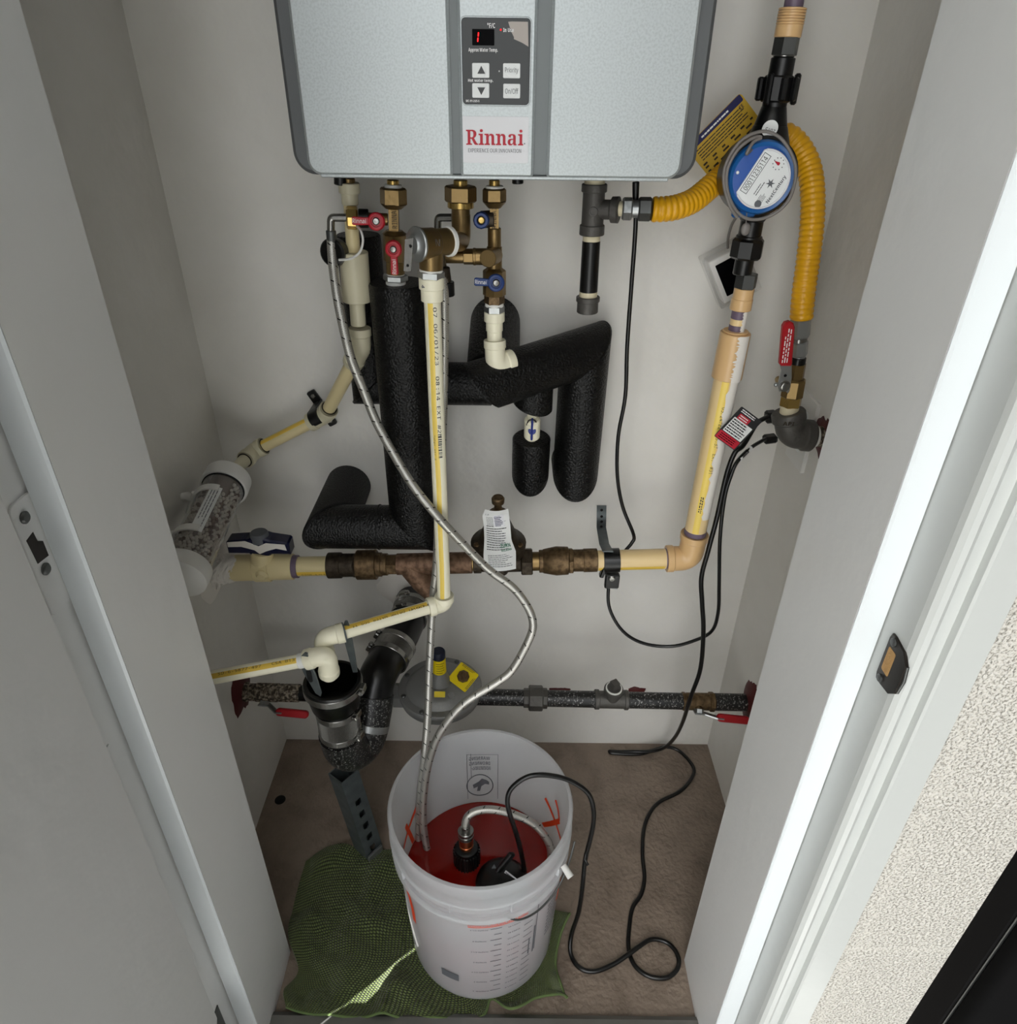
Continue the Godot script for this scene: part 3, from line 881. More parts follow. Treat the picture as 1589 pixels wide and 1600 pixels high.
	print_on(kp, "Approx Water Temp.", "nb", 0.0310, 0.0043, w, flat_on(Vector3(-0.0118, 1.4019, 0.2872), r, u))
	print_on(kp, "Hot water temp.", "nb", 0.0270, 0.0036, w, flat_on(Vector3(-0.0147, 1.3745, 0.2872), r, u))
	print_on(kp, "MC-91-2US-S", "nb", 0.0145, 0.0022, w, flat_on(Vector3(-0.0236, 1.3559, 0.2872), r, u))
	# maker's sticker
	var sk = A(o, "sticker", Mb.new().prism(rrect(0.0735, 0.0462, 0.001, 2), 0.0006, Transform3D(Basis(), Vector3(0.0015, 1.3181, 0.2854))), M["sticker_white"])
	print_on(sk, "Rinnai", "sb", 0.0640, 0.0156, M["print_red"], flat_on(Vector3(0.0004, 1.321, 0.2857), r, u))
	A(sk, "printed_dot", Mb.new().lathe(Vector3(0.0338, 1.315, 0.2857), Vector3.BACK, [[0, 0.0007], [0.0003, 0.0007], [0.0003, 0.0]], 10), M["print_grey"])
	print_on(sk, "EXPERIENCE OUR INNOVATION", "n", 0.0595, 0.0038, M["print_grey"], flat_on(Vector3(0.0004, 1.3077, 0.2857), r, u))
	# fittings that come out of the underside
	A(o, "drain_plug", rod(Vector3(-0.2043, 1.2688, 0.16), Vector3(-0.2057, 1.2558, 0.16), 0.0085), M["black_plastic"])
	A(o, "drain_plug", rod(Vector3(0.0276, 1.2715, 0.16), Vector3(0.0278, 1.26, 0.16), 0.0075), M["black_plastic"])
	fin(o)

func lever(o: Node, at: Vector3, to: Vector3, m: Material, word: String, rr := 0.0115) -> void:
	# a flat key-shaped handle: a ring over the stem and an arm, held by a screw
	var f = Vector3(0, 0.18, 1).normalized()
	var dir = (to - at).normalized()
	var xf = frame(at, dir, f.cross(dir))
	var len = (to - at).length()
	var poly = PackedVector2Array()
	for k in 21:
		var an = lerpf(0.42, TAU - 0.42, k / 20.0)
		poly.append(Vector2(cos(an), sin(an)) * rr)
	poly.append(Vector2(len - 0.002, -rr * 0.46)); poly.append(Vector2(len, -rr * 0.36)); poly.append(Vector2(len, rr * 0.36)); poly.append(Vector2(len - 0.002, rr * 0.46))
	var h = A(o, "handle", Mb.new().prism(poly, 0.005, xf, 0.001), m)
	A(h, "handle_ring", Mb.new().lathe(at, xf.basis.z, [[0, rr * 0.95], [0.0040, rr * 0.90], [0.0045, rr * 0.8], [0.0045, rr * 0.62], [0.002, rr * 0.56]], 24), m)
	screw(h, "handle_screw", at + xf.basis.z * 0.003, xf.basis.z, rr * 0.42, M["steel"])
	if word:
		var mid = at + dir * (rr + (len - rr) * 0.52) + xf.basis.z * 0.0026
		var flip = dir.x < -0.5
		print_on(h, word, "n", (len - rr) * 0.86, 0.0052, M["print_white"], flat_on(mid, -dir if flip or dir.y < -0.5 else dir, (-xf.basis.y if flip or dir.y < -0.5 else xf.basis.y)))
	A(o, "stem", rod(at - f * 0.02, at, rr * 0.62), M["brass"])

func valves() -> void:
	# hot outlet: service valve with two red handles
	var o = T("service_valve", "brass hot water service valve with two red handles below the water heater", "valve")
	var s = [Vector3(-0.1361, 1.2628, 0.16), Vector3(-0.0446, -0.999, 0), [0.0000, 0.0077, 0.0080, 0.0080], [0.0054, 0.0108, 0.0114, 0.0114], [0.0092, 0.0311, 0.0177, 0.0180], [0.0288, 0.0351, 0.0171, 0.0120], [0.0343, 0.0642, 0.0090, 0.0091], [0.0626, 0.0675, 0.0122, 0.0166], [0.0675, 0.1028, 0.0157, 0.0160], [0.1028, 0.1201, 0.0129, 0.0130], [0.1192, 0.1227, 0.0126, 0.0126], [0.1210, 0.1289, 0.0175, 0.0176], [0.1271, 0.1324, 0.0108, 0.0108], [0.1297, 0.1350, 0.0140, 0.0140]]
	seg(o, "nipple", s, 0, M["brass_bright"])
	seg(o, "white_washer", s, 1, M["teflon"])
	seg(o, "union_nut", s, 2, M["brass"], "h", 0.002)
	seg(o, "neck", s, 3, M["brass"])
	seg(o, "shoulder", s, 5, M["brass"])
	seg(o, "body_block", s, 4, M["brass"], "q")
	seg(o, "body", s, 6, M["brass"], "o")
	seg(o, "body_collar", s, 7, M["brass"])
	seg(o, "thread_tape", s, 8, M["teflon"])
	seg(o, "white_washer", s, 11, M["teflon"])
	seg(o, "hex_bushing", s, 9, M["zinc"], "h")
	seg(o, "steel_sleeve", s, 10, M["steel"])
	print_on(o, "RINNAI", "m", 0.026, 0.007, M["bronze_dark"], flat_on(Vector3(-0.1364, 1.2171, 0.1695), Vector3.UP, Vector3.LEFT))
	# drain branch to the left
	var b = [Vector3(-0.1466, 1.214, 0.16), Vector3(-0.9813, 0.0606, 0.1827), [0.0000, 0.0288, 0.0078, 0.0077], [0.0254, 0.0389, 0.0120, 0.0120], [0.0397, 0.0547, 0.0146, 0.0145]]
	seg(o, "branch", b, 0, M["brass"])
	seg(o, "black_collar", b, 1, M["black_plastic"])
	seg(o, "copper_nut", b, 2, M["brass_bright"], "o", 0.002)
	lever(o, Vector3(-0.1579, 1.2153, 0.185), Vector3(-0.1894, 1.2161, 0.187), M["handle_red"], "Rinnai")
	lever(o, Vector3(-0.1375, 1.1812, 0.186), Vector3(-0.1381, 1.148, 0.187), M["handle_red"], "Rinnai", 0.0112)
	A(o, "cap_strap", Mb.new().sweep(spline([Vector3(-0.186, 1.2091, 0.178), Vector3(-0.1783, 1.204, 0.19), Vector3(-0.176, 1.1921, 0.195), Vector3(-0.1816, 1.1783, 0.195), Vector3(-0.1955, 1.1689, 0.19), Vector3(-0.2136, 1.165, 0.18)]), 0.0017, 8), M["white_plastic"])
	A(o, "drain_cap", Mb.new().lathe(Vector3(-0.22, 1.1709, 0.155), Vector3(-0.3, 0.1, 1), [[0, 0], [0, 0.017], [0.004, 0.0185], [0.016, 0.0185], [0.018, 0.016], [0.018, 0.0]], 24), M["black_rubber"])
	fin(o)
	# pressure relief valve in front, fed from the elbow under the middle outlet
	o = T("relief_valve", "brass pressure relief valve with round silver face and hanging metal tag", "valve")
	s = [Vector3(-0.0471, 1.2643, 0.165), Vector3(-0.0169, -0.9999, 0), [0.0000, 0.0115, 0.0092, 0.0092], [0.0069, 0.0270, 0.0210, 0.0212], [0.0254, 0.0341, 0.0174, 0.0175], [0.0325, 0.0500, 0.0123, 0.0125]]
	seg(o, "nipple", s, 0, M["brass_bright"])
	seg(o, "union_nut", s, 1, M["brass"], "h", 0.002)
	seg(o, "union_ring", s, 2, M["brass_bright"])
	seg(o, "neck", s, 3, M["brass"])
	var c0 = Vector3(-0.0477, 1.2223, 0.165)
	var c1 = Vector3(-0.0477, 1.1874, 0.165)
	var c2 = Vector3(-0.0581, 1.1995, 0.228)
	A(o, "feed_elbow", Mb.new().sweep(bend([c0, c1, c2], 0.018, 10), 0.0128, 22), M["brass"])
	var c3 = Vector3(-0.0891, 1.2015, 0.257)
	var ax = (c3 - c2).normalized()
	A(o, "thread_tape", rod(c2 - ax * 0.001, c2 + ax * 0.005, 0.0185), M["teflon"])
	var g = rod(c2 + ax * 0.004, c2 + ax * 0.030, 0.0165)
	g.lathe(c2, ax, [[0.024, 0.0165], [0.027, 0.0182], [0.044, 0.0187], [0.048, 0.0198], [0.051, 0.0198], [0.051, 0.0]], 28)
	A(o, "body", g, M["brass"])
	A(o, "silver_face", Mb.new().lathe(c2, ax, [[0.050, 0.0205], [0.0525, 0.0212], [0.054, 0.0202], [0.0555, 0.014], [0.059, 0.011], [0.060, 0.0]], 32), M["zinc"])
	var tx = Vector3(-0.0792, 1.198, 0.246)
	var t = [Vector3(-0.08, 1.198, 0.246), Vector3(-0.0583, -0.9983, 0), [0.0000, 0.0296, 0.0153, 0.0151], [0.0288, 0.0328, 0.0151, 0.0152], [0.0312, 0.0400, 0.0176, 0.0177]]
	seg(o, "outlet", t, 0, M["brass"])
	seg(o, "thread_tape", t, 1, M["teflon"])
	seg(o, "hex_bushing", t, 2, M["zinc"], "h")
	var tag = [Vector3(-0.1092, 1.2095, 0.272), Vector3(-0.0986, 1.2108, 0.272), Vector3(-0.1042, 1.1715, 0.272), Vector3(-0.1133, 1.1718, 0.272)]
	var tc: Vector3 = (tag[0] + tag[2]) * 0.5
	var tp = PackedVector2Array()
	for q in tag: tp.append(Vector2(q.x - tc.x, q.y - tc.y))
	var mt = A(o, "metal_tag", Mb.new().prism(tp, 0.0012, Transform3D(Basis(Vector3.UP, 0.25), tc), 0.0002), M["steel"])
	for q in [Vector3(-0.1025, 1.2014, 0.2735), Vector3(-0.1075, 1.1787, 0.2735)]:
		A(mt, "tag_hole", Mb.new().lathe(q, Vector3(0.25, 0, 1), [[0, 0.0017], [0.0004, 0.0017], [0.0004, 0]], 12), M["dark_hollow"])
	print_on(o, "N", "nb", 0.006, 0.008, M["bronze_dark"], flat_on(Vector3(-0.0699, 1.2048, 0.266), Vector3.RIGHT, Vector3.UP))
	fin(o)
	# cold inlet
	o = T("service_valve", "brass cold water service valve with two blue handles below the water heater", "valve")
	s = [Vector3(-0.0029, 1.2643, 0.16), Vector3(0.0002, -1, 0), [0.0000, 0.0092, 0.0071, 0.0072], [0.0069, 0.0115, 0.0118, 0.0118], [0.0100, 0.0271, 0.0156, 0.0158], [0.0256, 0.0342, 0.0158, 0.0094], [0.0334, 0.0608, 0.0081, 0.0082], [0.0592, 0.0856, 0.0091, 0.0092], [0.0831, 0.1120, 0.0105, 0.0107], [0.1112, 0.1155, 0.0116, 0.0156], [0.1146, 0.1490, 0.0161, 0.0164], [0.1472, 0.1607, 0.0145, 0.0146], [0.1598, 0.1653, 0.0133, 0.0133], [0.1634, 0.1735, 0.0147, 0.0147], [0.1680, 0.1726, 0.0110, 0.0111], [0.1726, 0.1865, 0.0149, 0.0150], [0.1855, 0.2006, 0.0122, 0.0123]]
	seg(o, "nipple", s, 0, M["brass_bright"])
	seg(o, "white_washer", s, 1, M["teflon"])
	seg(o, "union_nut", s, 2, M["brass"], "h", 0.002)
	seg(o, "neck", s, 3, M["brass"])
	seg(o, "shoulder", s, 5, M["brass"])
	seg(o, "body_block", s, 4, M["brass"], "q")
	seg(o, "tee", s, 6, M["brass"])
	segs(o, "body", s, [7, 8], M["brass"], "o")
	seg(o, "lower_nut", s, 9, M["bronze"], "h")
	seg(o, "thread_tape", s, 10, M["teflon"])
	seg(o, "hex_bushing", s, 11, M["zinc"], "h")
	segs(o, "adapter", s, [13, 14], M["cpvc_new"])
	print_on(o, "RINNAI", "m", 0.026, 0.006, M["bronze_dark"], flat_on(Vector3(-0.0031, 1.2185, 0.1685), Vector3.UP, Vector3.LEFT))
	b = [Vector3(0.0003, 1.1687, 0.165), Vector3(-0.9999, -0.012, 0), [0.0097, 0.0300, 0.0110, 0.0110], [0.0282, 0.0326, 0.0115, 0.0115], [0.0308, 0.0458, 0.0106, 0.0106], [0.0441, 0.0714, 0.0088, 0.0088]]
	seg(o, "tee_port", b, 0, M["brass"])
	seg(o, "port_ring", b, 1, M["brass"])
	seg(o, "port_nut", b, 2, M["brass"], "h")
	seg(o, "side_pipe", b, 3, M["brass"])
	A(o, "port_plug", rod(Vector3(-0.0023, 1.1704, 0.165), Vector3(-0.011, 1.1722, 0.195), 0.0115), M["brass"])
	A(o, "side_branch", rod(Vector3(-0.0033, 1.2164, 0.16), Vector3(-0.0214, 1.2154, 0.16), 0.011), M["bronze_dark"])
	A(o, "handle_stem", rod(Vector3(-0.0204, 1.2154, 0.165), Vector3(-0.0198, 1.2174, 0.178), 0.0100), M["bronze_dark"])
	A(o, "handle", Mb.new().lathe(Vector3(-0.02, 1.2168, 0.174), Vector3(0, 0.1, 1), [[0, 0.011], [0.005, 0.0108], [0.008, 0.009], [0.008, 0.006], [0.006, 0.005]], 12), M["handle_blue"])
	screw(o, "handle_screw", Vector3(-0.0198, 1.2177, 0.18), Vector3(0, 0.1, 1), 0.0048, M["brass_bright"])
	lever(o, Vector3(-0.0001, 1.1384, 0.186), Vector3(-0.0298, 1.1402, 0.188), M["handle_blue"], "Rinnai", 0.0118)
	var pa = Vector3(-0.0028, 1.0656, 0.16)
	var pb = Vector3(-0.0024, 1.0475, 0.16)
	A(o, "stub_pipe", rod(pa, pb, 0.0110), M["cpvc_new"])
	elbow(o, "elbow", Vector3(-0.0024, 1.0504, 0.16), Vector3(-0.0013, 1.0124, 0.163), Vector3(0.0244, 1.0164, 0.148), 0.0150, M["cpvc_new"])
	fin(o)

func braid(o: Node, p: Array, r := 0.0066) -> void:
	A(o, "braid", Mb.new().sweep(spline(p, 8), r, 18), M["steel_braid"])

# one straight foam sleeve whose two ends are cut along planes with the normals na and nb
func sleeve(o: Node, nm: String, a: Vector3, b: Vector3, r: float, na: Vector3, nb: Vector3, m: Material) -> void:
	var d = (b - a).normalized()
	var x: Vector3 = Mb.side_of(d)
	var y = d.cross(x)
	var g = Mb.new()
	var n = 40
	var rim = 0.0025
	for e in [[0.0, 1.0]]:
		for k in 6:
			for j in n + 1:
				var an = TAU * j / n
				var w = x * cos(an) + y * sin(an)
				var pa = a + w * r
				pa -= d * (pa - a).dot(na) / d.dot(na)
				var pb = b + w * r
				pb -= d * (pb - b).dot(nb) / d.dot(nb)
				var p: Vector3 = [pa, pa + d * rim, pa.lerp(pb, 0.33), pa.lerp(pb, 0.66), pb - d * rim, pb][k]
				if k == 0 or k == 5: p -= w * rim
				g.vert(p, w + d * (-0.8 if k == 0 else (0.8 if k == 5 else 0.0)))
	for k in 5:
		for j in n:
			var q = k * (n + 1) + j
			g.tri(q, q + 1, q + n + 2); g.tri(q, q + n + 2, q + n + 1)
	for e in [[0, -1.0, a], [5, 1.0, b]]:
		var nn: Vector3 = (na if e[0] == 0 else nb) * e[1]
		if nn.dot(d * e[1]) < 0: nn = -nn
		var c = g.vert(e[2], nn)
		var f = g.v.size()
		for j in n + 1: g.vert(g.v[e[0] * (n + 1) + j], nn)
		for j in n: g.tri(c, f + j, f + j + 1)
	A(o, nm, g, m)

# a run of sleeves mitred at its corners
func foam_run(o: Node, p: Array, rr: Array, nms: Array, ms: Array, first := Vector3.ZERO, last := Vector3.ZERO) -> void:
	for k in p.size() - 1:
		var d: Vector3 = (p[k + 1] - p[k]).normalized()
		var na = d
		var nb = d
		if k > 0: na = ((p[k] - p[k - 1]).normalized() + d).normalized()
		elif first != Vector3.ZERO: na = first
		if k < p.size() - 2: nb = ((p[k + 2] - p[k + 1]).normalized() + d).normalized()
		elif last != Vector3.ZERO: nb = last
		sleeve(o, nms[k], p[k], p[k + 1], rr[k], na, nb, ms[k])

func foam() -> void:
	var f: Material = M["foam"]
	var q: Material = M["foam_matte"]
	# hot side: from the tall riser under the red-handled valve down, left and back into the wall
	var o = T("pipe_insulation", "black foam insulation on the hot pipe, tall riser with elbow at lower left", "pipe insulation")
	var st = Vector3(-0.1407, 1.129, 0.15)
	var sb = Vector3(-0.142, 0.7148, 0.15)
	sb.x = st.x + 0.001
	var xl: float = Vector3(-0.2842, 0.7101, 0.15).x
	foam_run(o, [st, sb, Vector3(xl, sb.y, 0.15), Vector3(xl, sb.y, 0.0)], [0.0415, 0.0385, 0.0415], ["riser_sleeve", "run_sleeve", "wall_stub_sleeve"], [f, f, q])
	A(o, "sleeve_joint", Mb.new().lathe(Vector3(xl + 0.082, sb.y, 0.15), Vector3.RIGHT, [[0, 0.038], [0.0, 0.0397], [0.002, 0.0397], [0.002, 0.038]], 32), M["foam_cut"])
	fin(o)
	# rear run behind it, rising behind the cream drain pipe and turning right
	o = T("pipe_insulation", "black foam insulation close to the back wall, passing behind the tall riser", "pipe insulation")
	var a = Vector3(-0.2098, 1.1771, 0.06)
	var b = Vector3(-0.212, 0.943, 0.06)
	b.x = a.x
	var e = Vector3(-0.0078, 0.9456, 0.06)
	foam_run(o, [a, b, Vector3(e.x, b.y, 0.06)], [0.0335, 0.0355], ["riser_sleeve", "run_sleeve"], [f, f])
	fin(o)
	# cold side on the right
	o = T("pipe_insulation", "black foam insulation on the cold pipe, wall stub, sloping piece and rounded drop", "pipe insulation")
	var k0 = Vector3(-0.005, 1.0302, 0)
	sleeve(o, "wall_stub_sleeve", k0, Vector3(-0.0062, 0.9842, 0.125), 0.0415, Vector3.BACK, Vector3(0, -0.35, 1).normalized(), f)
	var c0 = Vector3(-0.0228, 0.9786, 0.16)
	var c1 = Vector3(0.1422, 1.0003, 0.06)
	var d1 = Vector3(0.1335, 0.7762, 0.056)
	d1.x = c1.x - 0.002
	foam_run(o, [c0, c1, d1, Vector3(d1.x, d1.y, 0.0)], [0.0400, 0.0405, 0.0405], ["sloping_sleeve", "drop_sleeve", "drop_end_sleeve"], [f, f, f], Vector3(0.75, 0.55, -0.1).normalized())
	A(o, "seam", Mb.new().sweep([c1 + Vector3(-0.008, -0.05, 0.0402), d1 + Vector3(-0.004, -0.01, 0.0402)], 0.0005, 6), M["foam_cut"])
	sleeve(o, "branch_sleeve", Vector3(0.0578, 0.9659, 0.105), Vector3(0.058, 0.9242, 0.105), 0.0325, Vector3.UP, Vector3(0.22, 1, 0.15).normalized(), f)
	var l0 = Vector3(0.0587, 0.8574, 0.085)
	var l1 = Vector3(0.0598, 0.7828, 0.075)
	l1.x = l0.x
	foam_run(o, [l0, l1, Vector3(l1.x, l1.y, 0.0)], [0.0325, 0.0325], ["stub_sleeve", "stub_end_sleeve"], [f, f])
	fin(o)
	# small drain valve between the two short sleeves
	o = T("drain_valve", "small cream valve with a blue lever between two short foam sleeves", "valve")
	A(o, "pipe", rod(Vector3(0.0581, 0.9175, 0.105), Vector3(0.0588, 0.8516, 0.088), 0.0085), M["cpvc_new"])
	A(o, "body", rod(Vector3(0.0586, 0.9016, 0.105), Vector3(0.0589, 0.8619, 0.092), 0.0135, "c", -1.0, 0.003), M["cpvc_new"])
	A(o, "hub", Mb.new().lathe(Vector3(0.0582, 0.8804, 0.104), Vector3(0, 0.3, 1), [[0, 0.0065], [0.010, 0.0065], [0.011, 0.0055], [0.011, 0.0]], 16), M["knob_blue"])
	A(o, "lever", Mb.new().box(Vector3(0.0578, 0.8862, 0.114), Vector3(0.0035, 0.042, 0.008), Basis(Vector3.RIGHT, 0.25), 0.001), M["knob_blue"])
	A(o, "guard_ring", Mb.new().sweep(bend([Vector3(0.0492, 0.8932, 0.112), Vector3(0.0521, 0.9028, 0.113), Vector3(0.0626, 0.9029, 0.113), Vector3(0.066, 0.8934, 0.112)], 0.006, 5), 0.0013, 8), M["strike_dark"])
	fin(o)

func condensate() -> void:
	# cream drain line on the left: down from the heater, then along the back wall to the neutraliser
	var c: Material = M["cpvc_dull"]
	var o = T("drain_pipe", "cream condensate drain pipe with a wide sleeve, running left to the bead canister", "pipe")
	var s = [Vector3(-0.1953, 1.2639, 0.155), Vector3(-0.0376, -0.999, -0.0239), [-0.0000, 0.0070, 0.0084, 0.0085], [0.0054, 0.0187, 0.0140, 0.0141], [0.0179, 0.0329, 0.0112, 0.0113], [0.0321, 0.0958, 0.0093, 0.0096], [0.0933, 0.1616, 0.0200, 0.0208], [0.1598, 0.1972, 0.0111, 0.0113], [0.1925, 0.2166, 0.0141, 0.0142]]
	seg(o, "thread", s, 0, M["brass"])
	segs(o, "adapter", s, [1, 2], c)
	seg(o, "pipe", s, 3, M["cpvc_old"])
	seg(o, "wide_sleeve", s, 4, c)
	seg(o, "pipe", s, 5, c)
	var a = Vector3(-0.2015, 1.0629, 0.15)
	var e1 = Vector3(-0.2025, 1.033, 0.15)
	var m1 = Vector3(-0.2984, 0.8776, 0.045)
	elbow(o, "elbow", a, e1, e1.lerp(m1, 0.2), 0.0152, c)
	A(o, "pipe", rod(e1.lerp(m1, 0.12), e1.lerp(m1, 0.95), 0.0112), M["cpvc_old"])
	var m2 = Vector3(-0.4364, 0.8039, 0.04)
	elbow(o, "elbow", m1.lerp(e1, 0.10), m1, m1.lerp(m2, 0.22), 0.0150, c)
	A(o, "pipe", rod(m1.lerp(m2, 0.1), m1.lerp(m2, 0.97), 0.0112), M["cpvc_old"])
	stripe(o, "stripe", m1.lerp(m2, 0.22), m1.lerp(m2, 0.86), 0.0112, Vector3(0, 1, 0.6), -0.35, 0.3, M["stripe_gold"])
	var m3 = Vector3(-0.4506, 0.8008, 0.115)
	elbow(o, "elbow", m2.lerp(m1, 0.13), m2, m2.lerp(m3, 0.45), 0.0150, c)
	A(o, "pipe", rod(m2.lerp(m3, 0.3), m3, 0.0112), c)
	var rg = Mb.new()
	for q in [[m2, m1, 0.14], [m2, m3, 0.47], [m1, e1, 0.115]]:
		var p: Vector3 = q[0].lerp(q[1], q[2])
		var d: Vector3 = (q[1] - q[0]).normalized()
		rg.lathe(p, d, [[0, 0.0114], [0, 0.0132], [0.0008, 0.0132], [0.0008, 0.0114]], 24)
	A(o, "glue_line", rg, M["strike_dark"]).set_meta("kind", "stuff")
	fin(o)
	# black two-hole strap
	o = T("pipe_clamp", "black two-screw pipe strap holding the cream drain pipe to the back wall", "clamp")
	var p0 = Vector3(-0.3147, 0.8725, 0.045)
	var dr = (m2 - m1).normalized()
	var up = Vector3(0, 0, 1).cross(dr).normalized()
	if up.y < 0: up = -up
	var arc = []
	for k in 13:
		var an = PI * k / 12.0
		arc.append(p0 + up * cos(an) * 0.0135 + Vector3(0, 0, sin(an) * 0.0155))
	A(o, "band", Mb.new().sheet(12, 1, func(x: float, w: float) -> Vector3: return arc[int(round(x * 12))] + dr * (w - 0.5) * 0.018, 0.003), M["black_plastic"])
	for k in [1.0, -1.0]:
		var pc: Vector3 = p0 + up * (0.0135 + 0.011) * k
		pc.z = 0.004
		A(o, "tab", Mb.new().prism(rrect(0.016, 0.024, 0.003), 0.005, frame(pc, dr, up), 0.001), M["black_plastic"])
		A(o, "tab_riser", Mb.new().box(p0 + up * 0.0135 * k + Vector3(0, 0, -0.022), Vector3(0.016, 0.003, 0.042), Basis(dr, up, dr.cross(up)), 0.0005), M["black_plastic"])
		screw(o, "screw", pc + Vector3(0, 0, 0.0022) + up * 0.002 * k, Vector3.BACK, 0.0042, M["steel"])
	fin(o)
	# canister of pale stone beads
	o = T("neutralizer_canister", "clear canister of pale stone beads with white end caps on the left wall", "canister")
	var q0 = Vector3(-0.4607, 0.7882, 0.115)
	var q1 = Vector3(-0.4613, 0.7443, 0.345)
	var ax = (q1 - q0).normalized()
	var R = 0.0335
	var ln = (q1 - q0).length()
	A(o, "end_cap", Mb.new().lathe(q0, ax, [[-0.012, 0.0], [-0.012, 0.018], [-0.006, 0.030], [0.0, 0.0385], [0.026, 0.0395], [0.028, 0.0385], [0.028, 0.0345], [0.018, 0.0345]], 40), M["white_plastic"])
	A(o, "end_cap", Mb.new().lathe(q0, ax, [[ln - 0.026, 0.0345], [ln - 0.026, 0.0385], [ln - 0.024, 0.0395], [ln, 0.0385], [ln + 0.004, 0.030], [ln + 0.012, 0.0]], 40), M["white_plastic"])
	A(o, "clear_tube", Mb.new().lathe(q0, ax, [[0.0, R], [ln, R]], 40), M["clear_plastic"])
	A(o, "tube_core", rod(q0 + ax * 0.012, q0 + ax * (ln - 0.01), R - 0.0095), M["calcite_rusty"])
	A(o, "seal_ring", Mb.new().lathe(q0, ax, [[0.0275, R + 0.0003], [0.0275, R + 0.0015], [0.031, R + 0.0015], [0.031, R + 0.0003]], 40), M["dark_hollow"])
	rng.seed = 77
	var sx: Vector3 = Mb.side_of(ax)
	var sy = ax.cross(sx)
	var bd = Mb.new()
	var br = Mb.new()
	var rowsn = int((ln - 0.06) / 0.0068)
	for k in rowsn:
		for j in 26:
			var an = TAU * (j + 0.5 * (k % 2) + rng.randf_range(-0.18, 0.18)) / 26.0
			var o3 = sx * cos(an) + sy * sin(an)
			var p = q0 + ax * (0.034 + k * 0.0068 + rng.randf_range(-0.0012, 0.0012)) + o3 * (R - 0.0055 - rng.randf() * 0.0012)
			if o3.y > 0.55 and k < 5: continue
			(br if rng.randf() < 0.22 else bd).ball(p, Vector3.ONE * rng.randf_range(0.0027, 0.0036), 7, 5)
	A(o, "bead_fill", bd, M["calcite"]).set_meta("kind", "stuff")
	A(o, "rusty_bead_fill", br, M["calcite_rusty"]).set_meta("kind", "stuff")
	# label and the two white spring clips that hold the canister to the wall
	var lf = func(u: float, w: float) -> Vector3:
		var an = lerpf(1.62, 2.15, w) if true else 0.0
		var d3 = Vector3(0.35, 0.55, 0.75)
		d3 = (d3 - ax * d3.dot(ax)).normalized()
		var e3 = ax.cross(d3)
		var a2 = lerpf(-0.50, 0.05, w)
		return q0 + ax * lerpf(0.062, 0.165, u) - (d3 * -cos(a2) + e3 * sin(a2)) * (R + 0.0006)
	A(o, "label", Mb.new().sheet(8, 8, lf), M["paper_white"])
	rows(o, M["print_grey"], 0.085, 0.013, 3, func(q: Vector2) -> Array:
		var p: Vector3 = lf.call(0.5 + q.x / 0.103, 0.5 + q.y / 0.0185)
		var n3 = (p - q0 - ax * (p - q0).dot(ax)).normalized()
		return [p + n3 * 0.0004, n3], 0.3)
	for t in [0.066, 0.160]:
		var cc = q0 + ax * t
		var arcp = []
		for k in 17:
			var an = lerpf(0.75, 2.45, k / 16.0)
			var d3 = Vector3(0.75, 0.25, 0.6)
			d3 = (d3 - ax * d3.dot(ax)).normalized()
			var e3 = d3.cross(ax)
			if e3.y < 0: e3 = -e3
			arcp.append(cc + (d3 * cos(an) + e3 * sin(an)) * (R + 0.003))
		A(o, "clip", Mb.new().sheet(16, 1, func(u: float, w: float) -> Vector3: return arcp[int(round(u * 16))] + ax * (w - 0.5) * 0.012, 0.003), M["white_plastic"])
		var fo: Vector3 = arcp[16]
		var wallp = Vector3(-0.5135, fo.y + 0.004, fo.z)
		A(o, "clip_foot", Mb.new().sweep([fo, fo.lerp(wallp, 0.5) + Vector3(0, 0.004, 0), wallp], 0.0072, 8), M["white_plastic"])
		A(o, "clip_brace", Mb.new().sweep([arcp[12], Vector3(-0.5135, fo.y - 0.035, fo.z)], 0.0055, 8), M["white_plastic"])
	fin(o)

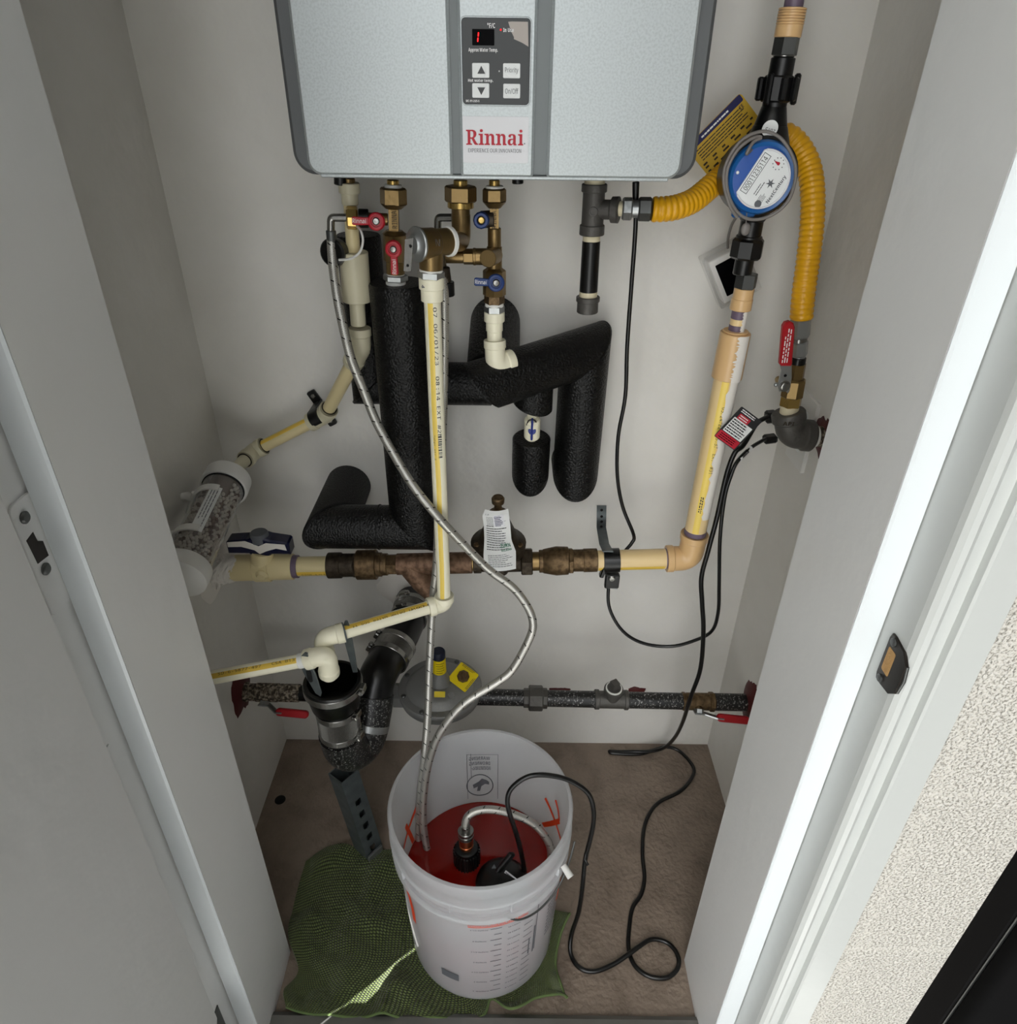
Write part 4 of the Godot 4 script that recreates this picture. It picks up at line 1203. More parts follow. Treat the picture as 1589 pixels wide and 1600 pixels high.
func water_main() -> void:
	# the horizontal bronze line along the back: shutoff, union, strainer, regulator, union, then the riser on the right
	var o = T("shutoff_valve", "cream plastic shutoff valve with navy tee handle at left end of bronze line", "valve")
	var L = [Vector3(-0.5124, 0.6219, 0.15), Vector3(0.9992, 0.0403, 0), [0.0000, 0.0418, 0.0196, 0.0196], [0.0383, 0.0835, 0.0242, 0.0241], [0.0812, 0.1090, 0.0264, 0.0264], [0.1044, 0.1495, 0.0236, 0.0235], [0.1472, 0.1588, 0.0207, 0.0207], [0.1576, 0.2130, 0.0178, 0.0178]]
	seg(o, "overspray_sleeve", L, 0, M["white_overspray"])
	segs(o, "body", L, [1, 2, 3], M["cpvc_old"])
	seg(o, "primer_ring", L, 4, M["primer_purple"])
	seg(o, "pipe", L, 5, M["cpvc_old"])
	var pa: Vector3 = L[0] + L[1] * L[7][0]
	var pb: Vector3 = L[0] + L[1] * L[7][1]
	stripe(o, "stripe", pa, pb, L[7][2], Vector3(0, -0.35, 1), -0.35, 0.15, M["stripe_gold"])
	print_on(o, "C-2124  4.12-5", "m", 0.042, 0.0045, M["print_black"], pipe_on(pa.lerp(pb, 0.55), L[1], L[7][2], Vector3(0, -0.42, 1)))
	A(o, "bonnet", rod(Vector3(-0.4167, 0.6389, 0.152), Vector3(-0.4125, 0.6638, 0.152), 0.0205, "c", 0.0195), M["cpvc_old"])
	A(o, "front_boss", Mb.new().lathe(Vector3(-0.4136, 0.6273, 0.165), Vector3(0, -0.2, 1), [[0, 0.012], [0.010, 0.0115], [0.014, 0.007], [0.0145, 0.0]], 20), M["cpvc_old"])
	var hc = Vector3(-0.4124, 0.6774, 0.152)
	var hx = PackedVector2Array([Vector2(-0.056, -0.013), Vector2(-0.056, 0.010), Vector2(-0.053, 0.013), Vector2(-0.02, 0.016), Vector2(-0.012, 0.019), Vector2(0.012, 0.019), Vector2(0.02, 0.016), Vector2(0.050, 0.011), Vector2(0.053, 0.008), Vector2(0.053, -0.014), Vector2(0.02, -0.014), Vector2(0.013, -0.020), Vector2(-0.013, -0.020), Vector2(-0.02, -0.013)])
	var h = A(o, "tee_handle", Mb.new().prism(hx, 0.026, Transform3D(Basis(), hc), 0.003), M["handle_navy"])
	A(h, "overspray_patch", Mb.new().prism(PackedVector2Array([Vector2(-0.053, 0.002), Vector2(-0.053, 0.0115), Vector2(-0.022, 0.0145), Vector2(-0.012, 0.010), Vector2(0.0, 0.004), Vector2(0.014, 0.011), Vector2(0.046, 0.008), Vector2(0.048, -0.004), Vector2(0.03, 0.0), Vector2(0.012, -0.006), Vector2(0.0, -0.012), Vector2(-0.008, -0.004), Vector2(-0.03, 0.003)]), 0.001, Transform3D(Basis(), hc + Vector3(0, 0, 0.0133))), M["white_overspray"])
	A(h, "handle_cap", Mb.new().lathe(hc + Vector3(0, 0.008, 0), Vector3.UP, [[0, 0.016], [0.014, 0.016], [0.017, 0.014], [0.0165, 0.0]], 24), M["print_grey"])
	var lump = FastNoiseLite.new()
	lump.seed = 31; lump.frequency = 28.0
	var l0 = Vector3(-0.4553, 0.6256, 0.15)
	var l1 = Vector3(-0.512, l0.y - 0.004, 0.155)
	A(o, "overspray_wrap", Mb.new().sheet(26, 40, func(u: float, w: float) -> Vector3:
		var an: float = TAU * w
		var rr: float = lerpf(0.0205, 0.031, u) + (0.003 + 0.010 * u) * lump.get_noise_3d(u * 1.5, cos(an) * 0.1, sin(an) * 0.1) * (0.3 + u)
		return l0.lerp(l1, u) + Vector3(0.004 * sin(an * 3.0) * (1.0 - u), cos(an) * rr * 1.05, sin(an) * rr)), M["white_overspray"])
	blot(o, "wall_caulk", Transform3D(Basis(Vector3.FORWARD, Vector3.UP, Vector3.RIGHT), Vector3(-0.513, L[0].y, 0.152)), 0.062, 0.055, 0.012, 9, M["white_overspray"], 0.3)
	fin(o)
	o = T("bronze_assembly", "bronze line with strainer, regulator and two unions along the back wall", "pipe assembly")
	var K = [Vector3(-0.3155, 0.6306, 0.15), Vector3(0.9992, 0.0403, 0), [0.0150, 0.0392, 0.0235, 0.0235], [0.0369, 0.0646, 0.0212, 0.0212], [0.0622, 0.0703, 0.0241, 0.0241], [0.0669, 0.1025, 0.0269, 0.0269], [0.1014, 0.1117, 0.0218, 0.0218], [0.1094, 0.1221, 0.0200, 0.0200], [0.1198, 0.1405, 0.0195, 0.0195], [0.1382, 0.2734, 0.0195, 0.0194], [0.2620, 0.2780, 0.0160, 0.0160], [0.2757, 0.2894, 0.0194, 0.0194], [0.2894, 0.3191, 0.0171, 0.0171], [0.3191, 0.3305, 0.0251, 0.0251], [0.3282, 0.3602, 0.0183, 0.0182], [0.3602, 0.3807, 0.0262, 0.0262], [0.3784, 0.3932, 0.0171, 0.0171], [0.3921, 0.4035, 0.0205, 0.0205], [0.3989, 0.4240, 0.0216, 0.0262], [0.4217, 0.4444, 0.0262, 0.0250], [0.4444, 0.4524, 0.0245, 0.0245], [0.4501, 0.4751, 0.0199, 0.0199], [0.4706, 0.4955, 0.0211, 0.0210]]
	segs(o, "adapter", K, [0, 1], M["bronze_dark"])
	seg(o, "hex_ring", K, 2, M["bronze_dark"], "h")
	segs(o, "union", K, [3, 4, 5], M["bronze"])
	seg(o, "hex_end", K, 6, M["bronze"], "h")
	var y = A(o, "strainer", Mb.new(), M["bronze_pink"]) if false else null
	var g = Mb.new()
	seg_to(g, K, 7, "c")
	var b0 = Vector3(-0.1548, 0.633, 0.15)
	var b1 = Vector3(-0.1034, 0.5673, 0.165)
	g.lathe(b0, b1 - b0, [[0, 0.021], [(b1 - b0).length() * 0.45, 0.0215], [(b1 - b0).length() * 0.92, 0.0165], [(b1 - b0).length(), 0.015], [(b1 - b0).length(), 0.0]], 28)
	A(o, "strainer", g, M["bronze_pink"])
	rows(o, M["bronze_dark"], 0.034, 0.008, 1, pipe_on(Vector3(-0.0976, 0.6311, 0.15), K[1], K[9][2], Vector3(0, 0, 1)), 0.7, 0.4)
	seg(o, "brass_nipple", K, 8, M["brass"])
	segs(o, "regulator_end", K, [9, 10], M["bronze_dark"])
	seg(o, "union_nut", K, 11, M["bronze_dark"], "h")
	seg(o, "regulator_body", K, 12, M["bronze_dark"])
	seg(o, "union_nut", K, 13, M["bronze_dark"], "h", 0.002)
	seg(o, "brass_nipple", K, 14, M["brass"])
	segs(o, "union", K, [15, 16, 17], M["bronze"])
	seg(o, "hex_ring", K, 18, M["bronze"], "h")
	segs(o, "adapter", K, [19, 20], M["bronze"])
	var rc = Vector3(0.0044, 0.6494, 0.15)
	var tp = Vector3(0.0032, 0.7919, 0.165)
	var ud = (tp - rc).normalized()
	A(o, "regulator_bonnet", Mb.new().lathe(rc, ud, [[0.0, 0.020], [0.018, 0.030], [0.026, 0.0475], [0.040, 0.0485], [0.044, 0.044], [0.052, 0.034], [0.085, 0.021], [0.105, 0.016], [0.108, 0.0]], 32), M["bronze_dark"])
	A(o, "bottom_plug", Mb.new().lathe(rc, -ud, [[0.01, 0.018], [0.026, 0.018], [0.032, 0.012], [0.036, 0.0]], 20), M["bronze_dark"])
	for k in 4:
		var an = PI * (0.12 + 0.25 * k)
		screw(o, "flange_bolt", rc + ud * 0.044 + (Vector3(1, 0, 0) * cos(an) + Vector3(0, 0, 1) * sin(an)) * 0.0395, ud, 0.0062, M["bronze"])
	A(o, "adjusting_bolt", Mb.new().lathe(rc, ud, [[0.100, 0.0135], [0.107, 0.0135], [0.109, 0.008], [0.124, 0.0055], [0.126, 0.0105], [0.134, 0.0110], [0.137, 0.009], [0.137, 0.0]], 18), M["bronze"])
	fin(o)
	# paper instruction tag hung on the regulator
	o = T("paper_tag", "long curled white paper instruction tag hanging on the bronze regulator", "tag")
	var TL: Array = [Vector3(-0.0166, 0.7879, 0.208), Vector3(-0.0207, 0.7794, 0.208), Vector3(-0.0188, 0.7624, 0.208), Vector3(-0.018, 0.7338, 0.208), Vector3(-0.0198, 0.6979, 0.208), Vector3(-0.0184, 0.6689, 0.208)]
	var TR: Array = [Vector3(0.0204, 0.7897, 0.208), Vector3(0.0215, 0.7837, 0.208), Vector3(0.0238, 0.7655, 0.208), Vector3(0.0263, 0.7319, 0.208), Vector3(0.0341, 0.7065, 0.208), Vector3(0.0347, 0.671, 0.208)]
	var sh = func(u: float, w: float) -> Vector3:
		var x = u * 5.0
		var k = mini(int(x), 4)
		var l: Vector3 = TL[k].lerp(TL[k + 1], x - k)
		var r: Vector3 = TR[k].lerp(TR[k + 1], x - k)
		return l.lerp(r, w) + Vector3(0, 0, 0.006 * sin(w * PI) + 0.005 * sin(u * 5.0) + 0.004 * u)
	A(o, "paper", Mb.new().sheet(24, 10, sh, 0.0005), M["paper_white"])
	var on = func(u0: float, w0: float, us: float, ws: float) -> Callable:
		return func(q: Vector2) -> Array:
			var u = clampf(u0 - q.y / us, 0.0, 1.0)
			var w = clampf(w0 + q.x / ws, 0.0, 1.0)
			return [sh.call(u, w) + Vector3(0, 0, 0.0008), Vector3.BACK]
	var H = 0.115
	var W = 0.055
	rows(o, M["print_grey"], 0.040, 0.022, 8, on.call(0.30, 0.50, H, W), 0.28)
	rows(o, M["print_black"], 0.044, 0.040, 11, on.call(0.56, 0.50, H, W), 0.3, 0.10)
	rows(o, M["print_grey"], 0.042, 0.020, 7, on.call(0.87, 0.52, H, W), 0.3)
	print_on(o, "ZURN", "nb", 0.0185, 0.0068, M["print_green"], on.call(0.665, 0.74, H, W))
	print_on(o, "WILKINS", "nb", 0.0185, 0.0036, M["print_green"], on.call(0.735, 0.74, H, W))
	print_on(o, "LE", "n", 0.008, 0.005, M["print_grey"], on.call(0.135, 0.16, H, W))
	A(o, "blue_label", Mb.new().sheet(6, 4, func(u: float, w: float) -> Vector3: return sh.call(lerpf(0.14, 0.41, u), lerpf(0.40, 0.80, w)) + Vector3(0, 0, 0.0009)), M["sticker_white"])
	rows(o, M["tag_navy"], 0.017, 0.026, 7, func(q: Vector2) -> Array: return [sh.call(0.285 - q.y / H, 0.60 + q.x / W) + Vector3(0, 0, 0.0015), Vector3.BACK], 0.5)
	fin(o)
	# pipe on the right: out of the union, round an elbow and up to the meter
	o = T("cpvc_riser", "tan plastic water pipe with yellow stripe rising at right from the bronze union", "pipe")
	var e0 = Vector3(0.1774, 0.6493, 0.15)
	var e1 = Vector3(0.3436, 0.6574, 0.15)
	var e2 = Vector3(0.3509, 1.0163, 0.15)
	A(o, "pipe", rod(e0, e1, 0.0182), M["cpvc_pipe_tan"])
	stripe(o, "stripe", e0.lerp(e1, 0.02), e0.lerp(e1, 0.72), 0.0182, Vector3(0, -0.55, 1), -0.3, 0.25, M["stripe_gold"])
	A(o, "primer_ring", rod(e0.lerp(e1, 0.735), e0.lerp(e1, 0.80), 0.0186), M["primer_purple"])
	var dr = (e1 - e0).normalized()
	var du = (e2 - e1).normalized()
	elbow(o, "elbow", e1 - dr * 0.042, e1, e1 + du * 0.052, 0.0222, M["cpvc_tan"], 0.026)
	A(o, "primer_ring", rod(e1 + du * 0.051, e1 + du * 0.061, 0.0190), M["primer_purple"])
	A(o, "pipe", rod(e1 + du * 0.05, e2, 0.0183), M["cpvc_pipe_tan"])
	stripe(o, "stripe", e1 + du * 0.062, e2, 0.0183, Vector3(-0.28, 0, 1), -0.30, 0.28, M["stripe_yellow"])
	print_on(o, "05/24/22  13:37  EXT  #31", "m", 0.115, 0.006, M["print_black"], pipe_on(e1.lerp(e2, 0.66), -du, 0.0183, Vector3(-0.02, 0, 1)))
	rows(o, M["print_black"], 0.032, 0.006, 2, pipe_on(e1.lerp(e2, 0.33), -du, 0.0183, Vector3(-0.30, 0, 1)), 0.6, 0.3)
	var s = [Vector3(0.3504, 0.9828, 0.15), Vector3(0.0204, 0.9998, 0), [0.0021, 0.0123, 0.0181, 0.0180], [0.0103, 0.0805, 0.0229, 0.0221], [0.0805, 0.0834, 0.0188, 0.0188], [0.0796, 0.0919, 0.0113, 0.0112], [0.0910, 0.1013, 0.0109, 0.0108], [0.1004, 0.1134, 0.0112, 0.0111], [0.1134, 0.1299, 0.0153, 0.0152], [0.1290, 0.1443, 0.0142, 0.0141], [0.1443, 0.1647, 0.0155, 0.0153], [0.1620, 0.1673, 0.0127, 0.0126]]
	var k0 = 0
	# (drawn from below upwards)
	seg(o, "primer_ring", s, 0, M["primer_purple"])
	segs(o, "coupling", s, [1, 2], M["cpvc_tan"])
	seg(o, "primer_ring", s, 3, M["primer_purple"])
	seg(o, "pipe", s, 4, M["cpvc_pipe_tan"])
	seg(o, "primer_ring", s, 5, M["primer_purple"])
	segs(o, "adapter", s, [6, 7], M["cpvc_tan"])
	seg(o, "hex_bushing", s, 8, M["steel_dull"], "h")
	# a run of white paint down the right side of the pipe
	rng.seed = 4
	for q in [[e1 + du * 0.09, e2 - du * 0.004, 0.0187, 0.02, 1.25], [s[0] + s[1] * s[3][0], s[0] + s[1] * s[3][1], s[3][2] + 0.0006, -0.02, 0.75], [s[0] + s[1] * s[5][0], s[0] + s[1] * s[7][1], s[6][2] + 0.0008, 0.25, 1.2]]:
		var ax: Vector3 = (q[1] - q[0]).normalized()
		var x3 = (Vector3.BACK - ax * ax.z).normalized()
		var y3 = x3.cross(ax) * -1.0
		if y3.x < 0: y3 = -y3
		var edges = []
		for k in 41: edges.append(rng.randf_range(-0.14, 0.14))
		A(o, "paint_run", Mb.new().sheet(40, 8, func(u: float, w: float) -> Vector3:
			var an: float = lerpf(q[3] + edges[int(u * 40.0)], q[4], w)
			return q[0].lerp(q[1], u) + (x3 * cos(an) + y3 * sin(an)) * (q[2] + 0.0008 * sin(w * PI))), M["white_overspray"])
	fin(o)
	# perforated strap and rubber pipe clamp
	o = T("strap_hanger", "perforated metal strap with black rubber clamp round the pipe right of the unions", "clamp")
	var sp = [Vector3(0.2012, 0.6759, 0.003), Vector3(0.2045, 0.6259, 0.003), Vector3(0.1991, 0.6449, 0.09), Vector3(0.1948, 0.6792, 0.165)]
	A(o, "strap", Mb.new().sheet(3, 1, func(u: float, w: float) -> Vector3: return sp[int(round(u * 3))] + Vector3((w - 0.5) * 0.0185, 0, 0), 0.0016), M["galvanised"])
	for q in [Vector3(0.2018, 0.6665, 0.0042), Vector3(0.203, 0.6519, 0.0042), Vector3(0.2039, 0.6401, 0.0042), Vector3(0.2039, 0.6293, 0.006)]:
		A(o, "strap_hole", Mb.new().lathe(q, Vector3(0, 0.1, 1), [[0, 0.0028], [0.0004, 0.0028], [0.0004, 0]], 12), M["dark_hollow"])
	var bc = Vector3(0.2046, 0.6504, 0.15)
	A(o, "clamp_band", Mb.new().lathe(bc - dr * 0.0145, dr, [[0, 0.0182], [0.0005, 0.0218], [0.0285, 0.0218], [0.029, 0.0182]], 28), M["black_rubber"])
	A(o, "band_tail", Mb.new().box(bc + Vector3(-0.014, -0.012, 0.013), Vector3(0.008, 0.03, 0.012), Basis(Vector3.FORWARD, 0.25), 0.002), M["black_rubber"])
	A(o, "clamp_tab", Mb.new().box(Vector3(0.2091, 0.6081, 0.153), Vector3(0.026, 0.030, 0.012), Basis(), 0.002), M["black_rubber"])
	screw(o, "screw", Vector3(0.2076, 0.6169, 0.159), Vector3.BACK, 0.0062, M["steel"])
	A(o, "tab_end", Mb.new().box(Vector3(0.2119, 0.5922, 0.151), Vector3(0.020, 0.008, 0.004), Basis(Vector3.FORWARD, 0.15), 0.001), M["zinc"])
	fin(o)

func meter() -> void:
	var o = T("water_meter", "black water meter with blue collar and white dial on the right riser", "water meter")
	var s = [Vector3(0.3463, 1.1491, 0.15), Vector3(0.0139, 0.9999, 0), [-0.0035, 0.0208, 0.0131, 0.0129], [0.0182, 0.0453, 0.0223, 0.0220], [0.0436, 0.0486, 0.0176, 0.0176], [0.0469, 0.0812, 0.0154, 0.0151], [0.2286, 0.2420, 0.0167, 0.0165], [0.2299, 0.2526, 0.0143, 0.0141]]
	seg(o, "tail_piece", s, 0, M["black_plastic"])
	seg(o, "coupling_nut", s, 1, M["black_plastic"], "o", 0.003)
	seg(o, "thread", s, 2, M["black_plastic"])
	seg(o, "neck", s, 3, M["black_plastic"])
	var up: Vector3 = s[1]
	var u2 = [Vector3(0.3463, 1.1491, 0.15), Vector3(0.0139, 0.9999, 0), [0.0675, 0.0892, 0.0165, 0.0258], [0.0860, 0.1551, 0.0344, 0.0331], [0.1521, 0.1812, 0.0307, 0.0212], [0.1805, 0.2024, 0.0204, 0.0153], [0.2010, 0.2080, 0.0149, 0.0149], [0.2080, 0.2326, 0.0233, 0.0230], [0.2066, 0.2353, 0.0193, 0.0190], [0.2313, 0.2539, 0.0147, 0.0145], [0.2539, 0.2579, 0.0125, 0.0125], [0.2559, 0.2747, 0.0156, 0.0154], [0.2741, 0.2874, 0.0158, 0.0157], [0.2868, 0.3036, 0.0149, 0.0148], [0.3024, 0.3159, 0.0110, 0.0109]]
	seg(o, "body_end", u2, 0, M["black_plastic"])
	seg(o, "body", u2, 1, M["black_plastic"])
	segs(o, "body_end", u2, [2, 3], M["black_plastic"])
	seg(o, "thread", u2, 4, M["black_plastic"])
	var nut = Mb.new()
	seg_to(nut, u2, 6, "o", 0.002)
	A(o, "coupling_nut", nut, M["black_plastic"])
	var nc: Vector3 = u2[0] + up * (u2[8][0] + u2[8][1]) * 0.5
	for k in 8:
		var an = TAU * k / 8.0
		A(o, "nut_rib", Mb.new().box(nc + (Vector3(cos(an), 0, sin(an))) * 0.0225, Vector3(0.007, 0.034 if k % 3 == 0 else 0.026, 0.008), Basis(Vector3.UP, -an), 0.002), M["black_plastic"])
	seg(o, "tail_piece", u2, 7, M["black_plastic"])
	var rc = Vector3(0.3364, 1.2735, 0.183)
	# register: black housing, blue collar, white dial under a chord-shaped blue flap
	var bk = Vector3.BACK
	A(o, "register_housing", Mb.new().lathe(rc + Vector3(0, 0, -0.040), bk, [[0, 0.042], [0.012, 0.0475], [0.042, 0.0475], [0.045, 0.0445], [0.045, 0.0]], 48), M["black_plastic"])
	var col = A(o, "collar", Mb.new().lathe(rc, bk, [[0.0, 0.0435], [0.006, 0.0435], [0.010, 0.041], [0.0075, 0.0355], [0.0060, 0.0355]], 48), M["meter_blue"])
	A(col, "collar_lip", Mb.new().box(rc + Vector3(-0.014, -0.043, 0.003), Vector3(0.03, 0.008, 0.008), Basis(Vector3.BACK, 0.05), 0.002), M["meter_blue"])
	var dirt = Vector3(0.472, 0.88, 0).normalized()      # the way the dial's print runs
	var upt = Vector3(-dirt.y, dirt.x, 0)
	A(o, "flap", Mb.new().lathe(rc, bk, [[0.0055, 0.0385], [0.0075, 0.0385], [0.0078, 0.037], [0.0078, 0.0]], 48), M["flap_blue"])
	A(o, "flap_rivet", Mb.new().ball(rc + Vector3(-0.0315, 0.006, 0.008), Vector3.ONE * 0.0022, 10, 6), M["print_white"])
	var dial = PackedVector2Array()
	for k in 60:
		var q = Vector2(cos(TAU * k / 60), sin(TAU * k / 60)) * 0.0342
		q.y = minf(q.y, 0.0190)
		dial.append(q)
	var xd = Transform3D(Basis(dirt, upt, bk), rc + Vector3(0.0006, -0.0012, 0.0088))
	var df = A(o, "dial", Mb.new().prism(dial, 0.0026, xd, 0.0006), M["button_white"])
	var rim = []
	for k in 41:
		var an = lerpf(-3.65, 0.52, k / 40.0)
		rim.append(xd * Vector3(cos(an) * 0.0338, sin(an) * 0.0338, 0.002))
	A(o, "dial_rim", Mb.new().sweep(rim, 0.0013, 8), M["sticker_white"])
	var d = func(x: float, y: float) -> Vector3: return xd * Vector3(x, y, 0.0014)
	var pr = func(str: String, fk: String, x: float, y: float, w: float, h: float, m: String) -> void: print_on(df, str, fk, w, h, M[m], flat_on(d.call(x, y), dirt, upt))
	pr.call("00011235114", "m", 0.001, 0.0120, 0.0425, 0.0062, "print_black")
	for q in [[0.001, 0.0167, 0.049, 0.0007], [0.001, 0.0073, 0.049, 0.0007]]:
		A(df, "counter_frame", Mb.new().box(d.call(q[0], q[1]), Vector3(q[2], q[3], 0.0005), Basis(dirt, upt, bk), 0.0001), M["print_grey"])
	for x in [-0.0235, 0.0255]:
		A(df, "counter_frame", Mb.new().box(d.call(x, 0.0120), Vector3(0.0007, 0.0100, 0.0005), Basis(dirt, upt, bk), 0.0001), M["print_grey"])
	pr.call("NextCentury", "nb", -0.001, -0.0232, 0.036, 0.0056, "print_grey")
	rows(df, M["print_grey"], 0.018, 0.006, 2, flat_on(d.call(-0.010, -0.0030) , dirt, upt), 0.35)
	rows(df, M["print_grey"], 0.014, 0.008, 5, flat_on(d.call(-0.018, -0.0130), dirt, upt), 0.4)
	var star = PackedVector2Array()
	for k in 12: star.append(Vector2(cos(TAU * k / 12), sin(TAU * k / 12)) * (0.0060 if k % 2 == 0 else 0.0022))
	A(df, "star_wheel", Mb.new().prism(star, 0.0006, Transform3D(xd.basis, d.call(0.0010, -0.0120))), M["print_grey"])
	A(df, "seal_mark", Mb.new().prism(disc(0.0045), 0.0004, Transform3D(xd.basis, d.call(-0.0255, -0.0135))), M["print_grey"])
	var pc: Vector3 = d.call(0.0235, -0.0060)
	for k in 10:
		var an = TAU * k / 10.0
		A(df, "dial_tick", Mb.new().prism(disc(0.0007, 8), 0.0004, Transform3D(xd.basis, pc + Vector3(cos(an), sin(an), 0) * 0.0068)), M["print_grey"])
	A(df, "pointer", Mb.new().prism(PackedVector2Array([Vector2(-0.0060, 0.0035), Vector2(-0.0012, 0.0022), Vector2(0.0014, 0.0018), Vector2(0.0022, 0.0), Vector2(0.001, -0.0020), Vector2(-0.001, -0.0016), Vector2(-0.0022, 0.0006)]), 0.0006, Transform3D(Basis(), pc)), M["print_red"])
	# date sticker, stuck on upside down
	var dc = Vector3(0.3373, 1.3283, 0.186)
	var ds = A(o, "date_sticker", Mb.new().prism(disc(0.0098), 0.0008, frame(dc, Vector3(1, -0.1, 0), Vector3(0, 1, 0.25))), M["paper_white"])
	print_on(ds, "2013", "n", 0.0125, 0.0050, M["print_black"], flat_on(Vector3(0.3375, 1.3263, 0.1868), Vector3(-1, 0.25, 0), Vector3(-0.25, -1, -0.25)))
	# grey signal wire wound round the register
	var w1 = [Vector3(0.3114, 1.2278, 0.2), Vector3(0.298, 1.2429, 0.2), Vector3(0.2866, 1.2667, 0.2), Vector3(0.2848, 1.287, 0.2), Vector3(0.2933, 1.3063, 0.2), Vector3(0.3066, 1.3197, 0.2), Vector3(0.3273, 1.3258, 0.2), Vector3(0.3464, 1.3201, 0.2), Vector3(0.36, 1.3078, 0.2), Vector3(0.3709, 1.2909, 0.2), Vector3(0.3746, 1.2743, 0.2), Vector3(0.3735, 1.2536, 0.2), Vector3(0.3659, 1.2391, 0.2), Vector3(0.3524, 1.229, 0.2), Vector3(0.335, 1.225, 0.2), Vector3(0.3177, 1.2294, 0.2), Vector3(0.301, 1.2445, 0.2), Vector3(0.2899, 1.2667, 0.2), Vector3(0.2882, 1.2856, 0.2), Vector3(0.2961, 1.3042, 0.2), Vector3(0.3083, 1.3149, 0.2), Vector3(0.3199, 1.3199, 0.2), Vector3(0.3248, 1.3185, 0.2), Vector3(0.3162, 1.3143, 0.2), Vector3(0.3092, 1.3016, 0.2)]
	for k in w1.size(): w1[k].z += 0.004 * sin(k * 0.8)
	w1.append(rc + Vector3(-0.018, 0.032, 0.006))
	A(o, "signal_wire", Mb.new().sweep(spline(w1, 6), 0.0021, 10), M["cable_grey"])
	A(o, "seal_wire", Mb.new().sweep([Vector3(0.3255, 1.2334, 0.19), Vector3(0.3267, 1.2226, 0.19), Vector3(0.3275, 1.2139, 0.19)], 0.0008, 6), M["cable_grey"])
	A(o, "lead_seal", Mb.new().ball(Vector3(0.3284, 1.212, 0.188), Vector3(0.0062, 0.0082, 0.004), 14, 8), M["cable_grey"])
	fin(o)
	o = T("supply_pipe", "tan adapter, steel bushing and grey pipe above the black water meter", "pipe")
	seg(o, "steel_neck", u2, 8, M["steel"])
	seg(o, "hex_bushing", u2, 9, M["steel_dull"], "h")
	segs(o, "adapter", u2, [10, 11], M["cpvc_tan"])
	var ad = Mb.new()
	for k in 6:
		var p: Vector3 = u2[0] + up * lerpf(u2[13][0], u2[13][1], (k + 0.5) / 6.0)
		ad.lathe(p - up * 0.0014, up, [[0, u2[13][2] - 0.0005], [0.0006, u2[13][2] + 0.0012], [0.0022, u2[13][2] + 0.0012], [0.0028, u2[13][2] - 0.0005]], 28)
	A(o, "adapter_ribs", ad, M["cpvc_tan"]).set_meta("kind", "stuff")
	var tp: Vector3 = u2[0] + up * u2[14][1]
	A(o, "pipe", rod(u2[0] + up * u2[14][0], tp + up * 0.75, u2[14][2]), M["primer_purple"])
	fin(o)
	# white transmitter box hung behind the meter's tail
	o = T("transmitter_box", "white framed box with a black face, tilted on the wall behind the meter", "box")
	var bx = [Vector3(0.3174, 1.1395, 0.03), Vector3(0.3529, 1.1599, 0.03), Vector3(0.3639, 1.0654, 0.03)]
	var r3: Vector3 = (bx[1] - bx[0]).normalized()
	var d3: Vector3 = (bx[2] - bx[0])
	var u3 = -d3.normalized()
	u3 = (u3 - r3 * u3.dot(r3)).normalized()
	var hh = d3.length()
	var ww = hh * 0.78
	var cc: Vector3 = bx[0] + r3 * ww * 0.5 - u3 * hh * 0.5
	cc.z = 0.018
	A(o, "backing", Mb.new().prism(rrect(ww, hh, 0.003), 0.030, frame(cc, r3, u3), 0.003), M["clear_plastic"])
	A(o, "case", Mb.new().prism(rrect(ww - 0.014, hh - 0.014, 0.002), 0.032, frame(cc, r3, u3), 0.002), M["white_plastic"])
	A(o, "face", Mb.new().prism(rrect(ww - 0.030, hh - 0.034, 0.001), 0.002, frame(cc + Vector3(0, 0, 0.0165), r3, u3), 0.0004), M["screen_black"])
	A(o, "wire", Mb.new().sweep(spline([Vector3(0.3266, 1.2236, 0.15), Vector3(0.3383, 1.2027, 0.09), Vector3(0.3503, 1.1766, 0.04), Vector3(0.3552, 1.158, 0.03)]), 0.002, 8), M["cable_grey"])
	fin(o)

func flex_pipe(o: Node, p: Array, r: float, pitch := 0.0074) -> void:
	# corrugated gas connector: resample evenly, then ripple the radius
	var q = spline(p, 12)
	var ln = 0.0
	for k in q.size() - 1: ln += (q[k + 1] - q[k]).length()
	var n = int(ln / pitch) * 6
	var pts = []
	var rad = []
	var seg_i = 0
	var done = 0.0
	for k in n + 1:
		var at = ln * k / n
		while seg_i < q.size() - 2 and done + (q[seg_i + 1] - q[seg_i]).length() < at:
			done += (q[seg_i + 1] - q[seg_i]).length()
			seg_i += 1
		var l: float = (q[seg_i + 1] - q[seg_i]).length()
		pts.append(q[seg_i].lerp(q[seg_i + 1], (at - done) / l))
		rad.append(r - 0.0011 + 0.0016 * absf(sin(PI * k / 6.0)))
	A(o, "corrugated_tube", Mb.new().sweep(pts, rad, 24), M["flex_yellow"])

